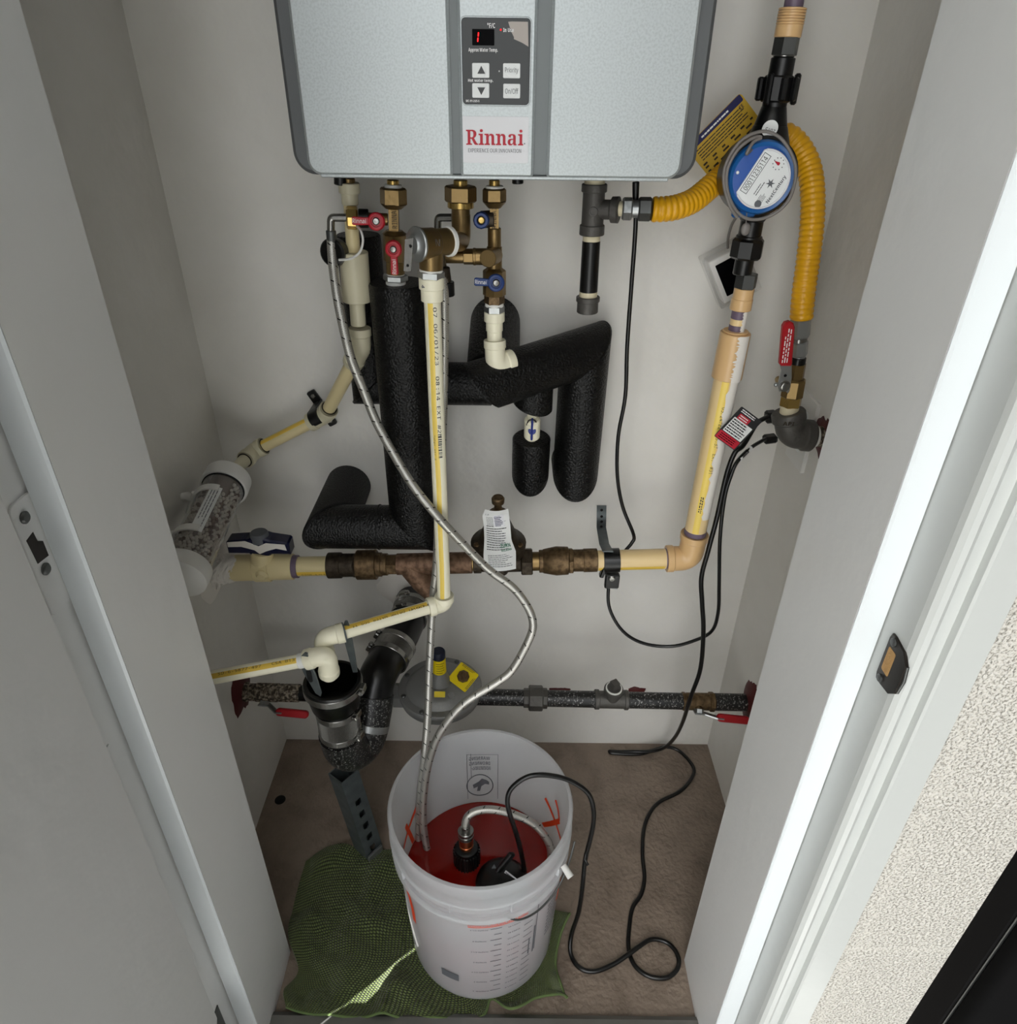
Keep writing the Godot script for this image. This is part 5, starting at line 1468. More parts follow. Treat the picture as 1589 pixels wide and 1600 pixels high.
func gas_upper() -> void:
	var o = T("gas_tee", "dark iron gas tee with a capped black drip leg under the water heater", "pipe fitting")
	var s = [Vector3(0.1297, 1.267, 0.15), Vector3(0.0116, -0.9999, 0), [-0.0015, 0.0085, 0.0135, 0.0136], [0.0069, 0.0171, 0.0170, 0.0171], [0.0163, 0.0587, 0.0147, 0.0150], [0.0579, 0.0711, 0.0170, 0.0171], [0.0686, 0.0803, 0.0119, 0.0119], [0.0786, 0.1481, 0.0125, 0.0130], [0.1463, 0.1562, 0.0128, 0.0129], [0.1544, 0.1617, 0.0170, 0.0171], [0.1608, 0.1774, 0.0152, 0.0153]]
	seg(o, "thread_dope", s, 0, M["dope_cream"])
	segs(o, "tee", s, [1, 2, 3], M["cast_iron"])
	var ta = Vector3(0.1321, 1.2286, 0.15)
	var tb = Vector3(0.1593, 1.2295, 0.16)
	var tg = Mb.new().lathe(ta, tb - ta, [[0.0, 0.0125], [0.022, 0.0125], [0.024, 0.0165], [0.033, 0.0168], [0.034, 0.0145], [0.034, 0.0]], 28)
	A(o, "tee_outlet", tg, M["cast_iron"])
	A(o, "cast_mark", Mb.new().lathe(Vector3(0.129, 1.2276, 0.1655), Vector3(-0.2, 0.1, 1), [[0.0, 0.0062], [0.0016, 0.0058], [0.0016, 0.0042], [0.0004, 0.0040], [0.0004, 0.0]], 20), M["cast_iron"])
	seg(o, "thread_dope", s, 4, M["dope_cream"])
	seg(o, "thread_dope", s, 6, M["dope_cream"])
	seg(o, "drip_leg", s, 5, M["iron_pipe"])
	segs(o, "end_cap", s, [7, 8], M["cast_iron"])
	fin(o)
	o = T("gas_connector", "yellow corrugated gas hose arching behind the water meter between its steel nuts", "gas hose")
	var h = [Vector3(0.1592, 1.2311, 0.16), Vector3(0.9954, 0.0099, 0.0955), [0.0008, 0.0093, 0.0094, 0.0094], [0.0085, 0.0220, 0.0145, 0.0145], [0.0212, 0.0305, 0.0111, 0.0111], [0.0296, 0.0473, 0.0153, 0.0153], [0.0456, 0.0507, 0.0119, 0.0119]]
	seg(o, "thread_dope", h, 0, M["dope_cream"])
	seg(o, "hex_nut", h, 1, M["zinc"], "h", 0.002)
	seg(o, "nut_neck", h, 2, M["zinc"])
	seg(o, "hex_nut", h, 3, M["steel_dull"], "h", 0.002)
	flex_pipe(o, [Vector3(0.207, 1.2316, 0.165), Vector3(0.2198, 1.2317, 0.165), Vector3(0.2392, 1.2336, 0.16), Vector3(0.2638, 1.2398, 0.145), Vector3(0.2871, 1.2527, 0.125), Vector3(0.3106, 1.2675, 0.105), Vector3(0.3447, 1.2947, 0.085), Vector3(0.3707, 1.3135, 0.08), Vector3(0.3932, 1.3156, 0.085), Vector3(0.4122, 1.3009, 0.095), Vector3(0.4256, 1.2765, 0.11), Vector3(0.4306, 1.243, 0.13), Vector3(0.4325, 1.2044, 0.145), Vector3(0.433, 1.1642, 0.155), Vector3(0.4346, 1.126, 0.16), Vector3(0.439, 1.0876, 0.162)], 0.0158)
	var v = [Vector3(0.4353, 1.1041, 0.162), Vector3(0.1491, -0.9886, 0.0191), [0.0037, 0.0175, 0.0124, 0.0124], [0.0156, 0.0438, 0.0152, 0.0154], [0.0429, 0.0505, 0.0112, 0.0112], [0.0496, 0.0718, 0.0136, 0.0137]]
	seg(o, "hose_end", v, 0, M["flex_yellow"])
	seg(o, "hex_nut", v, 1, M["zinc"], "h", 0.002)
	seg(o, "nut_neck", v, 2, M["steel"])
	seg(o, "hex_nut", v, 3, M["zinc"], "h", 0.002)
	fin(o)
	# the yellow warning card wrapped on the hose
	o = T("warning_tag", "yellow warning card with navy top edge on the gas hose behind the meter", "tag")
	var c = [Vector3(0.3244, 1.3654, 0.075), Vector3(0.2675, 1.3058, 0.075), Vector3(0.3537, 1.3361, 0.075), Vector3(0.2839, 1.2675, 0.075)]
	var e1: Vector3 = c[1] - c[0]
	var e2: Vector3 = c[2] - c[0]
	var nx = e1.normalized()
	var w = ([Vector3(0.295, 1.266, 0.075)][0] - c[0]).dot(nx)
	var ny = e2 - nx * e2.dot(nx)
	ny = ny.normalized()
	var hgt = 0.088
	var on = func(q: Vector2) -> Array: return [c[0] + nx * (w * 0.5 + q.x) + ny * (hgt * 0.5 - q.y) + Vector3(0, 0, 0.0012), Vector3.BACK]
	var cd = Mb.new()
	cd.prism(rrect(w, hgt, 0.005, 4), 0.0012, frame(c[0] + nx * w * 0.5 + ny * hgt * 0.5, -nx, -ny))
	A(o, "card", cd, M["tag_yellow"])
	A(o, "navy_band", Mb.new().prism(rrect(w - 0.004, 0.0095, 0.002, 3), 0.0006, frame(c[0] + nx * w * 0.5 + ny * 0.0052 + Vector3(0, 0, 0.0008), -nx, -ny)), M["tag_navy"])
	var turned = func(cy: float) -> Callable:
		return func(q: Vector2) -> Array: return on.call(Vector2(-q.x, hgt * 0.5 - cy + q.y))
	rows(o, M["print_white"], w * 0.5, 0.0045, 1, turned.call(0.0055), 0.5, 0.1)
	rows(o, M["print_black"], w * 0.85, 0.019, 5, turned.call(0.022), 0.36, 0.05, 0.1)
	rows(o, M["bronze_dark"], w * 0.92, 0.010, 2, turned.call(0.038), 0.5, 0.7, 0.1)
	rows(o, M["bronze_dark"], w * 0.92, 0.024, 3, turned.call(0.056), 0.62, 0.35, 0.05)
	rows(o, M["print_black"], w * 0.9, 0.016, 6, turned.call(0.078), 0.36, 0.1, 0.1)
	print_on(o, "CE", "nb", 0.0060, 0.0052, M["print_black"], func(q: Vector2) -> Array: return on.call(Vector2(-w * 0.40 - q.x, hgt * 0.5 - 0.0145 + q.y)))
	fin(o)
	# gas shutoff, elbow and the nipple through the right wall
	o = T("gas_valve", "brass gas shutoff valve with a long red upright handle on the right wall", "valve")
	var g = [Vector3(0.4478, 1.0384, 0.162), Vector3(0.0387, -0.9988, 0.0297), [0.0039, 0.0097, 0.0090, 0.0090], [0.0077, 0.0185, 0.0109, 0.0110], [0.0175, 0.0402, 0.0129, 0.0130], [0.0372, 0.0432, 0.0106, 0.0106], [0.0412, 0.0696, 0.0169, 0.0171], [0.0666, 0.0841, 0.0161, 0.0162], [0.0820, 0.0967, 0.0137, 0.0138]]
	seg(o, "neck", g, 0, M["zinc"])
	seg(o, "black_thread", g, 1, M["iron_pipe"])
	seg(o, "hex_end", g, 2, M["brass"], "h")
	seg(o, "neck", g, 3, M["brass"])
	seg(o, "body", g, 4, M["brass"], "o", 0.002)
	seg(o, "hex_end", g, 5, M["brass_bright"], "h")
	seg(o, "thread_dope", g, 6, M["dope_cream"])
	var piv = Vector3(0.4231, 0.9979, 0.192)
	A(o, "stem", rod(piv - Vector3(0, 0, 0.025), piv, 0.0055), M["brass"])
	var lv = [Vector3(0.4174, 0.989, 0.195), Vector3(0.4137, 0.9999, 0.195), Vector3(0.4133, 1.0107, 0.195), Vector3(0.4138, 1.0214, 0.195), Vector3(0.4103, 1.0291, 0.195), Vector3(0.4269, 1.0293, 0.195), Vector3(0.431, 1.011, 0.195), Vector3(0.4325, 0.9912, 0.195), Vector3(0.4307, 0.9862, 0.195), Vector3(0.425, 0.9911, 0.195)]
	var lp = PackedVector2Array()
	for q in lv: lp.append(Vector2(q.x - piv.x, q.y - piv.y))
	var lever_ = A(o, "lever", Mb.new().prism(lp, 0.0028, Transform3D(Basis(), piv + Vector3(0, 0, 0.002)), 0.0005), M["zinc"])
	A(lever_, "lever_nut", Mb.new().lathe(piv, Vector3.BACK, [[0.002, 0.0085], [0.0042, 0.0085], [0.0046, 0.0062], [0.0075, 0.0060], [0.0085, 0.0040], [0.0085, 0.0]], 20), M["steel"])
	A(lever_, "lever_hole", Mb.new().prism(disc(0.0022, 14), 0.0004, Transform3D(Basis(), Vector3(0.42, 1.0147, 0.1975))), M["dark_hollow"])
	A(o, "stop_pin", Mb.new().ball(Vector3(0.4124, 0.998, 0.19), Vector3.ONE * 0.0035, 10, 6), M["zinc"])
	var hd = [Vector3(0.4088, 1.0309, 0.2), Vector3(0.4059, 1.0337, 0.2), Vector3(0.3989, 1.0882, 0.2), Vector3(0.4013, 1.0936, 0.2), Vector3(0.4071, 1.0955, 0.2), Vector3(0.413, 1.0928, 0.2), Vector3(0.4162, 1.0866, 0.2), Vector3(0.4238, 1.0339, 0.2), Vector3(0.423, 1.031, 0.2)]
	var hp = PackedVector2Array()
	var hc = Vector3(0.4106, 1.0628, 0.2)
	for q in hd: hp.append(Vector2(q.x - hc.x, q.y - hc.y))
	var hn = A(o, "red_handle", Mb.new().prism(hp, 0.008, Transform3D(Basis(), hc), 0.0016), M["grip_red"])
	var ha = ([Vector3(0.4098, 1.0874, 0.2)][0] - [Vector3(0.4138, 1.0357, 0.2)][0]).normalized()
	rows(hn, M["teflon"], 0.052, 0.010, 3, flat_on(Vector3(0.4097, 1.0624, 0.2045), ha, Vector3(-ha.y, ha.x, 0)), 0.45, 0.25)
	fin(o)
	o = T("gas_elbow", "dark cast iron gas elbow with nipple into the right wall, paint round it", "pipe fitting")
	var a = Vector3(0.4504, 0.9441, 0.165)
	var b = Vector3(0.4615, 0.9088, 0.168)
	var d = Vector3(0.4942, 0.9059, 0.168)
	var el = Mb.new().sweep(bend([a, b, d], 0.020, 10), 0.0225, 28)
	el.lathe(a, (b - a), [[-0.001, 0.015], [-0.001, 0.0235], [0.002, 0.0255], [0.013, 0.0255], [0.016, 0.0220]], 28)
	el.lathe(d, (b - d), [[-0.001, 0.015], [-0.001, 0.0225], [0.002, 0.0250], [0.013, 0.0250], [0.016, 0.0220]], 28)
	A(o, "elbow", el, M["cast_iron"])
	print_on(o, "API", "nb", 0.017, 0.006, M["bronze_dark"], flat_on(Vector3(0.4437, 0.9365, 0.1915), Vector3.RIGHT, Vector3.UP))
	A(o, "nipple", rod(d, Vector3(0.514, d.y - 0.002, d.z), 0.0165), M["valve_crusty"])
	A(o, "thread_tape", rod(d, d + Vector3(0.008, 0, 0), 0.0172), M["teflon"])
	blot(o, "red_sealant", Transform3D(Basis(Vector3.FORWARD, Vector3.UP, Vector3.LEFT), Vector3(0.5133, d.y - 0.004, d.z + 0.002)), 0.036, 0.044, 0.004, 12, M["sealant_red"], 0.3)
	fin(o)
	# socket on the right wall that the cords plug into
	o = T("wall_outlet", "white wall outlet plate on the right wall behind the iron gas elbow", "outlet")
	var oc = Vector3(0.5105, 0.882, 0.095)
	var ox = Transform3D(Basis(Vector3.FORWARD, Vector3.UP, Vector3.LEFT), oc)
	ox.basis = ox.basis * Basis(Vector3.BACK, 0.0)
	A(o, "plate", Mb.new().prism(rrect(0.078, 0.125, 0.004), 0.006, ox, 0.0015), M["white_plastic"])
	for k in [0.022, -0.022]:
		A(o, "socket", Mb.new().prism(rrect(0.034, 0.028, 0.008), 0.008, Transform3D(ox.basis, oc + Vector3(0, k, 0)), 0.001), M["button_white"])
	fin(o)

func gas_lower() -> void:
	var o = T("gas_pipe", "black iron gas pipe speckled with paint, running low along the back wall", "gas pipe")
	var s = [Vector3(-0.5224, 0.3136, 0.15), Vector3(0.9999, -0.012, 0), [-0.0285, 0.0207, 0.0195, 0.0195], [0.0181, 0.0388, 0.0175, 0.0175], [0.0362, 0.0842, 0.0188, 0.0188], [0.0829, 0.1269, 0.0182, 0.0182], [0.1243, 0.3110, 0.0163, 0.0164], [0.3032, 0.3175, 0.0143, 0.0143], [0.3162, 0.3448, 0.0247, 0.0247], [0.3435, 0.3733, 0.0169, 0.0169], [0.4798, 0.5839, 0.0166, 0.0166], [0.5787, 0.5904, 0.0195, 0.0195], [0.5891, 0.6177, 0.0260, 0.0260], [0.6164, 0.6268, 0.0208, 0.0208], [0.6255, 0.7270, 0.0166, 0.0167], [0.7231, 0.7322, 0.0202, 0.0202], [0.7309, 0.7844, 0.0176, 0.0176], [0.7831, 0.7909, 0.0202, 0.0202], [0.7896, 0.9043, 0.0167, 0.0167], [0.9004, 0.9095, 0.0189, 0.0189], [0.9082, 0.9565, 0.0176, 0.0176], [0.9552, 0.9669, 0.0202, 0.0202], [0.9656, 1.0635, 0.0176, 0.0176]]
	seg(o, "crusty_nipple", s, 0, M["valve_crusty"])
	seg(o, "pipe", s, 4, M["iron_pipe"])
	seg(o, "thread_dope", s, 5, M["iron_pipe"])
	segs(o, "pipe", s, [8], M["iron_pipe_specked"])
	seg(o, "pipe", s, 12, M["iron_pipe_specked"])
	seg(o, "pipe", s, 16, M["iron_pipe_specked"])
	seg(o, "pipe_end", s, 20, M["iron_pipe_specked"])
	seg(o, "union_end", s, 9, M["cast_iron"], "o")
	seg(o, "union_nut", s, 10, M["cast_iron"], "o", 0.002)
	seg(o, "union_end", s, 11, M["cast_iron"], "o")
	segs(o, "tee", s, [13, 14, 15], M["cast_iron"])
	var tc = Vector3(0.2357, 0.3068, 0.15)
	var tu = Vector3(0.03, 1.0, 0.10).normalized()
	A(o, "tee_neck", Mb.new().lathe(tc, tu, [[0, 0.016], [0.020, 0.016], [0.021, 0.0195], [0.031, 0.0195], [0.032, 0.014], [0.036, 0.014], [0.036, 0.0]], 28), M["cast_iron"])
	A(o, "tape_ring", Mb.new().lathe(tc, tu, [[0.032, 0.0145], [0.032, 0.0165], [0.0345, 0.0165], [0.0345, 0.014]], 28), M["teflon"])
	A(o, "square_plug", Mb.new().lathe(tc, tu, [[0.034, 0.011], [0.052, 0.010], [0.052, 0.0]], 4, true, Vector3(1, 0, 0.3)), M["cast_iron"])
	var z0 = 0.003
	for q in [[Vector3(0.1449, 0.1766, 0.003), 0.024, 0.009, 3], [Vector3(0.3232, 0.1797, 0.003), 0.018, 0.009, 5], [Vector3(0.126, 0.1701, 0.003), 0.012, 0.007, 7]]:
		blot(o, "red_sealant", Transform3D(Basis(), Vector3(q[0].x, q[0].y, 0.0)), q[1], q[2], 0.003, q[3], M["sealant_red"], 0.35)
	fin(o)
	for e in [[-0.5133, Vector3.RIGHT, "red-brown sealant smeared on the left wall where the low gas pipe enters", 0.040, 0.050, 21], [0.5133, Vector3.LEFT, "red-brown sealant smeared on the right wall where the low gas pipe enters", 0.030, 0.052, 22]]:
		var r = T("wall_sealant", e[2], "sealant", "sealant patches round the low gas pipe")
		var y: float = Vector3(-0.5224, 0.3136, 0.15).y if e[0] < 0 else Vector3(0.528, 0.301, 0.15).y
		blot(r, "smear", Transform3D(Basis(Vector3.FORWARD, Vector3.UP, e[1]), Vector3(e[0], y + 0.008, 0.155)), e[3], e[4], 0.006, e[5], M["sealant_red"], 0.26)
		fin(r)
	# ball valves at the two ends
	for q in [[1, 2, 3, Vector3(-0.4659, 0.3008, 0.168), Vector3(-0.4386, 0.2959, 0.185), Vector3(-0.3733, 0.2913, 0.188), "crusted ball valve with a red lever on the gas pipe by the drain trap", M["valve_crusty"]], [17, 18, 19, Vector3(0.4091, 0.2968, 0.172), Vector3(0.4422, 0.2952, 0.185), Vector3(0.5074, 0.2905, 0.188), "brass ball valve with a red lever on the gas pipe near the right wall", M["bronze"]]]:
		var v = T("ball_valve", q[6], "valve")
		for k in 3: seg(v, "body_end" if k != 1 else "body", s, q[k], q[7], "o" if k != 1 else "c", 0.002)
		var ce: Vector3 = s[0] + s[1] * (s[q[1] + 2][0] + s[q[1] + 2][1]) * 0.5
		A(v, "stem", rod(ce, q[3] + Vector3(0, 0.002, -0.002), 0.0085), q[7])
		A(v, "stem_nut", Mb.new().lathe(q[3], Vector3(-0.1, -0.75, 0.65), [[-0.006, 0.0095], [0.002, 0.0095], [0.003, 0.006], [0.006, 0.006], [0.006, 0.0]], 6, true), M["zinc"])
		var p0: Vector3 = q[3] + Vector3(-0.010, 0.001, 0.003)
		var bar = [p0, q[3] + Vector3(0.010, -0.001, 0.003), q[4], q[4].lerp(q[5], 0.2)]
		A(v, "lever", Mb.new().sheet(12, 1, func(u: float, w: float) -> Vector3:
			var x = u * 3.0
			var k = mini(int(x), 2)
			return bar[k].lerp(bar[k + 1], x - k) + Vector3(0, 0.4, 0.9) * (w - 0.5) * 0.015, 0.0025), M["zinc"])
		var ax: Vector3 = (q[5] - q[4]).normalized()
		A(v, "red_grip", Mb.new().prism(rrect((q[5] - q[4]).length(), 0.0155, 0.007), 0.008, frame(q[4].lerp(q[5], 0.5), ax, Vector3(0, 0.85, -0.5)), 0.002), M["grip_red"])
		fin(v)
	# regulator
	o = T("gas_regulator", "round grey gas regulator with yellow labels and navy cap, left of the bucket's top", "regulator")
	segs(o, "hex_nut", s, [6], M["die_cast"], "h")
	seg(o, "inlet", s, 7, M["die_cast"])
	var rc = Vector3(-0.112, 0.326, 0.15)
	A(o, "body", Mb.new().lathe(rc, Vector3.UP, [[-0.034, 0.0], [-0.034, 0.052], [-0.018, 0.070], [-0.012, 0.080], [-0.001, 0.081]], 48), M["die_cast"])
	A(o, "flange", Mb.new().lathe(rc, Vector3.UP, [[-0.002, 0.070], [-0.002, 0.0825], [0.001, 0.0835], [0.009, 0.0835], [0.011, 0.082], [0.011, 0.068]], 56), M["die_cast"])
	A(o, "bonnet", Mb.new().lathe(rc, Vector3.UP, [[0.008, 0.072], [0.012, 0.066], [0.022, 0.058], [0.027, 0.046], [0.029, 0.030], [0.030, 0.0]], 48), M["die_cast"])
	for k in 8:
		var an = TAU * (k + 0.5) / 8.0
		screw(o, "flange_screw", rc + Vector3(cos(an) * 0.0755, 0.011, sin(an) * 0.0755), Vector3.UP, 0.0052, M["steel_dull"])
	var tb = rc + Vector3(0.001, 0.024, 0.004)
	A(o, "spring_tower", Mb.new().lathe(tb, Vector3.UP, [[0.0, 0.026], [0.012, 0.020], [0.030, 0.0135], [0.034, 0.0128], [0.070, 0.0120], [0.070, 0.0]], 28), M["die_cast"])
	A(o, "yellow_band", Mb.new().lathe(tb, Vector3.UP, [[0.033, 0.0128], [0.033, 0.0137], [0.068, 0.0130], [0.068, 0.012]], 28), M["label_yellow"])
	for k in 5:
		rows(o, M["print_black"], 0.017, 0.003, 1, pipe_on(tb + Vector3(0, 0.038 + k * 0.006, 0), Vector3.RIGHT, 0.0134, Vector3.BACK) if false else func(q: Vector2) -> Array:
			var an = q.x / 0.0135 + 0.3
			return [tb + Vector3(sin(an) * 0.0139, 0.038 + k * 0.006 + q.y, cos(an) * 0.0139), Vector3(sin(an), 0, cos(an))], 0.45)
	A(o, "navy_cap", Mb.new().lathe(tb, Vector3.UP, [[0.066, 0.0128], [0.082, 0.0132], [0.085, 0.0115], [0.0845, 0.0]], 28), M["cap_navy"])
	A(o, "yellow_sticker", Mb.new().prism(rrect(0.021, 0.011, 0.001, 2), 0.0006, frame(Vector3(-0.1066, 0.3703, 0.205), Vector3.RIGHT, Vector3(0, 0.62, -0.78))), M["label_yellow"])
	var vc = rc + Vector3(0.046, 0.026, -0.004)
	A(o, "vent_boss", Mb.new().lathe(vc, Vector3(0.35, 1, 0.1), [[-0.014, 0.020], [0.004, 0.017], [0.006, 0.0]], 24), M["die_cast"])
	var vx = frame(vc + Vector3(0.001, 0.0105, 0.004), Vector3(0.80, -0.30, 0.5), Vector3(0.30, 0.35, -0.8))
	A(o, "yellow_card", Mb.new().prism(rrect(0.045, 0.045, 0.002, 2), 0.0010, vx), M["label_yellow"])
	A(o, "vent_plug", Mb.new().lathe(vx.origin, vx.basis.z, [[0, 0.0125], [0.006, 0.0122], [0.008, 0.010], [0.008, 0.0]], 8, true), M["bronze"])
	for sd in [[0.0, 0.0195, 0.0], [0.0195, 0.0, PI / 2]]:
		rows(o, M["print_black"], 0.034, 0.005, 2, flat_on(vx * Vector3(sd[0], sd[1], 0.0006), vx.basis.x if sd[2] == 0.0 else vx.basis.y, vx.basis.y if sd[2] == 0.0 else -vx.basis.x), 0.4)
	A(o, "vent_hole", Mb.new().lathe(rc + Vector3(0.026, 0.0265, 0.040), Vector3(0.2, 1, 0.5), [[0, 0.0072], [0.003, 0.0068], [0.003, 0.0045], [0.001, 0.0042], [0.001, 0]], 16), M["die_cast"])
	fin(o)

func clamp_band(o: Node, nm: String, c: Vector3, ax: Vector3, r: float, w: float, screw_to: Vector3, m: Material) -> void:
	var g = Mb.new().lathe(c - ax.normalized() * w * 0.5, ax, [[0, r - 0.002], [0, r + 0.0008], [0.0008, r + 0.0014], [w - 0.0008, r + 0.0014], [w, r + 0.0008], [w, r - 0.002]], 40)
	A(o, nm, g, m)
	var d = (screw_to - ax.normalized() * screw_to.dot(ax.normalized())).normalized()
	var t = ax.normalized().cross(d)
	var p = c + d * (r + 0.004)
	A(o, "worm_housing", Mb.new().box(p, Vector3(0.008, 0.013, 0.016), Basis(d, ax.normalized(), t), 0.0015), m)
	A(o, "worm_screw", Mb.new().lathe(p + t * 0.007, t, [[0, 0.0048], [0.006, 0.0048], [0.007, 0.0035], [0.007, 0.0]], 6, true), M["steel"])

func ribbed(o: Node, nm: String, c: Vector3, ax: Vector3, r: float, w: float) -> void:
	ax = ax.normalized()
	var g = Mb.new()
	var x: Vector3 = Mb.side_of(ax)
	var y = ax.cross(x)
	var n = 96
	for k in n:
		var a0 = TAU * k / n
		var a1 = TAU * (k + 0.5) / n
		var a2 = TAU * (k + 1) / n
		for e in [[a0, r, a1, r + 0.0011], [a1, r + 0.0011, a2, r]]:
			var p0: Vector3 = (x * cos(e[0]) + y * sin(e[0])) * e[1]
			var p1: Vector3 = (x * cos(e[2]) + y * sin(e[2])) * e[3]
			var nn = (p0 + p1).normalized() * 0.8 + (p1 - p0).normalized() * (0.6 if e[1] > e[3] else -0.6)
			g.quad(c - ax * w * 0.5 + p0, c - ax * w * 0.5 + p1, c + ax * w * 0.5 + p1, c + ax * w * 0.5 + p0, nn)
	A(o, nm, g, M["steel"])

func drains() -> void:
	# discharge pipe of the relief valve: straight down, an elbow, then left to the funnel
	var c: Material = M["cpvc_new"]
	var o = T("discharge_pipe", "cream plastic discharge pipe with yellow stripe, dropping from the relief valve to the funnel", "pipe")
	var t = [Vector3(-0.0819, 1.158, 0.246), Vector3(-0.0054, -1, 0), [-0.0008, 0.0137, 0.0164, 0.0166], [0.0129, 0.0293, 0.0145, 0.0146], [0.0277, 0.5152, 0.0110, 0.0141]]
	segs(o, "adapter", t, [0, 1], c)
	print_on(o, "4", "nb", 0.004, 0.005, M["print_grey"], pipe_on(t[0] + t[1] * 0.008, t[1], 0.0166, Vector3(-0.7, 0, 1)))
	var p0: Vector3 = t[0] + t[1] * t[4][0]
	var p1: Vector3 = t[0] + t[1] * t[4][1]
	var pr = 0.0111
	A(o, "pipe", rod(p0, p1, pr), c)
	stripe(o, "stripe", p0, p1, pr, Vector3(-0.22, 0, 1), -0.42, 0.22, M["stripe_yellow"], 0.09)
	print_on(o, "07 06/01/23  08:14 EXT #21", "m", 0.185, 0.0050, M["print_black"], pipe_on(p0.lerp(p1, 0.205), t[1], pr, Vector3(0.38, 0, 1)))
	print_on(o, "*whpr wtr 2", "m", 0.040, 0.0032, M["print_grey"], pipe_on(p0.lerp(p1, 0.43), t[1], pr, Vector3(-0.34, 0, 1)))
	var bc = Mb.new()
	rng.seed = 8
	var at = 0.0
	while at < 0.038:
		var w = rng.randf_range(0.0007, 0.0021)
		var pf = pipe_on(p0.lerp(p1, 0.425) + t[1] * (at - 0.019), t[1], pr, Vector3(0.40, 0, 1))
		var q = []
		for e in [Vector2(0, -0.0028), Vector2(w, -0.0028), Vector2(w, 0.0028), Vector2(0, 0.0028)]: q.append(pf.call(e))
		bc.quad(q[0][0], q[1][0], q[2][0], q[3][0], q[0][1])
		at += w + rng.randf_range(0.0007, 0.0018)
	A(o, "barcode", bc, M["print_black"]).set_meta("kind", "stuff")
	var e0 = p1 + t[1] * 0.016
	var e1 = Vector3(-0.2392, 0.6196, 0.315)
	var e2 = Vector3(-0.271, 0.6172, 0.325)
	elbow(o, "elbow", p1, e0, e0.lerp(e1, 0.17), 0.0150, c)
	A(o, "pipe", rod(e0.lerp(e1, 0.12), e1, pr), c)
	stripe(o, "stripe", e0.lerp(e1, 0.18), e1, pr, Vector3(0, 1, 0.5), -0.15, 0.55, M["stripe_gold"])
	print_on(o, "CTS 11 DRINK WATER SDR 11", "m", 0.12, 0.0034, M["print_black"], pipe_on(e0.lerp(e1, 0.56), e1 - e0, pr, Vector3(0, 0.9, 0.5)))
	print_on(o, "FLOW", "m", 0.03, 0.0034, M["print_black"], pipe_on(e0.lerp(e1, 0.26), e1 - e0, pr, Vector3(0, 0.9, 0.5)))
	var dn = Vector3(-0.2762, 0.5556, 0.318)
	elbow(o, "elbow", e1, e2, e2.lerp(dn, 0.7), 0.0150, c)
	fin(o)
	o = T("discharge_pipe", "cream plastic pipe coming in from the left jamb and turning down into funnel", "pipe")
	var l0 = Vector3(-0.4411, 0.573, 0.372)
	var l1 = Vector3(-0.2949, 0.5943, 0.352)
	var l2 = Vector3(-0.2608, 0.6051, 0.35)
	var l3 = Vector3(-0.2641, 0.562, 0.345)
	var far = l0 + (l0 - l1).normalized() * 0.10
	far = l1 + (l0 - l1) * ((l1.x + 0.5135) / (l1.x - l0.x))
	A(o, "pipe", rod(far, l1, pr), c)
	stripe(o, "stripe", far, l1, pr, Vector3(0, 1, 0.5), -0.15, 0.6, M["stripe_gold"])
	print_on(o, "SD-6-5877-497   CSA B137", "m", 0.125, 0.0042, M["print_black"], pipe_on(l0.lerp(l1, 0.52), l1 - l0, pr, Vector3(0, 0.88, 0.5)))
	A(o, "thread_tape", rod(l1 - (l1 - l0).normalized() * 0.012, l1, 0.0122), M["teflon"])
	elbow(o, "elbow", l1, l2, l3 - Vector3(0, 0.004, 0), 0.0155, c)
	A(o, "outlet_stub", rod(l3 + Vector3(0, 0.004, 0), l3 - Vector3(0, 0.012, 0), 0.0118), c)
	fin(o)
	# rubber funnel and trap
	o = T("drain_trap", "black rubber drain trap with wide funnel top and steel band clamps", "drain trap")
	var f = [Vector3(-0.2699, 0.5252, 0.325), Vector3(0.0184, -0.9998, 0), [-0.0087, -0.0044, 0.0476, 0.0477], [-0.0044, 0.0176, 0.0477, 0.0460], [0.0161, 0.0566, 0.0449, 0.0370], [0.0551, 0.0689, 0.0370, 0.0372], [0.0674, 0.1194, 0.0350, 0.0358], [0.1162, 0.1291, 0.0379, 0.0381], [0.1194, 0.1554, 0.0346, 0.0352]]
	var fa: Vector3 = f[0]
	var fd: Vector3 = f[1]
	var ft = Vector3(-0.2678, 0.5252, 0.325)
	var fr: float = f[3][2]
	var h1: float = f[3][1]
	var h2: float = f[4][1]
	var r2: float = f[4][3]
	A(o, "funnel", Mb.new().lathe(ft, Vector3.DOWN, [[h2, r2], [h2 + 0.0, r2 * 1.02], [h2 - 0.004, r2 * 1.10], [h1 + 0.008, fr * 0.94], [h1, fr * 0.985], [0.002, fr], [0.0, fr - 0.001], [0.0, fr - 0.0065], [0.004, fr - 0.0075], [h1, fr * 0.84], [h2, r2 * 0.8], [h2, 0.0]], 44), M["black_rubber"])
	clamp_band(o, "hose_clamp", ft + Vector3.DOWN * (h1 - 0.006), Vector3.DOWN, fr, 0.013, Vector3(1, 0, 0.15), M["steel"])
	var c1 = ft + Vector3.DOWN * (f[6][0] + f[6][1]) * 0.5
	var cw: float = f[6][1] - f[6][0] + 0.012
	var cr: float = f[6][2]
	A(o, "coupling_sleeve", Mb.new().lathe(c1 + Vector3.UP * cw * 0.5, Vector3.DOWN, [[-0.008, cr - 0.004], [-0.008, cr - 0.001], [cw + 0.006, cr - 0.001], [cw + 0.006, cr - 0.004]], 44), M["black_rubber"])
	ribbed(o, "ribbed_shield", c1, Vector3.DOWN, cr, cw * 0.62)
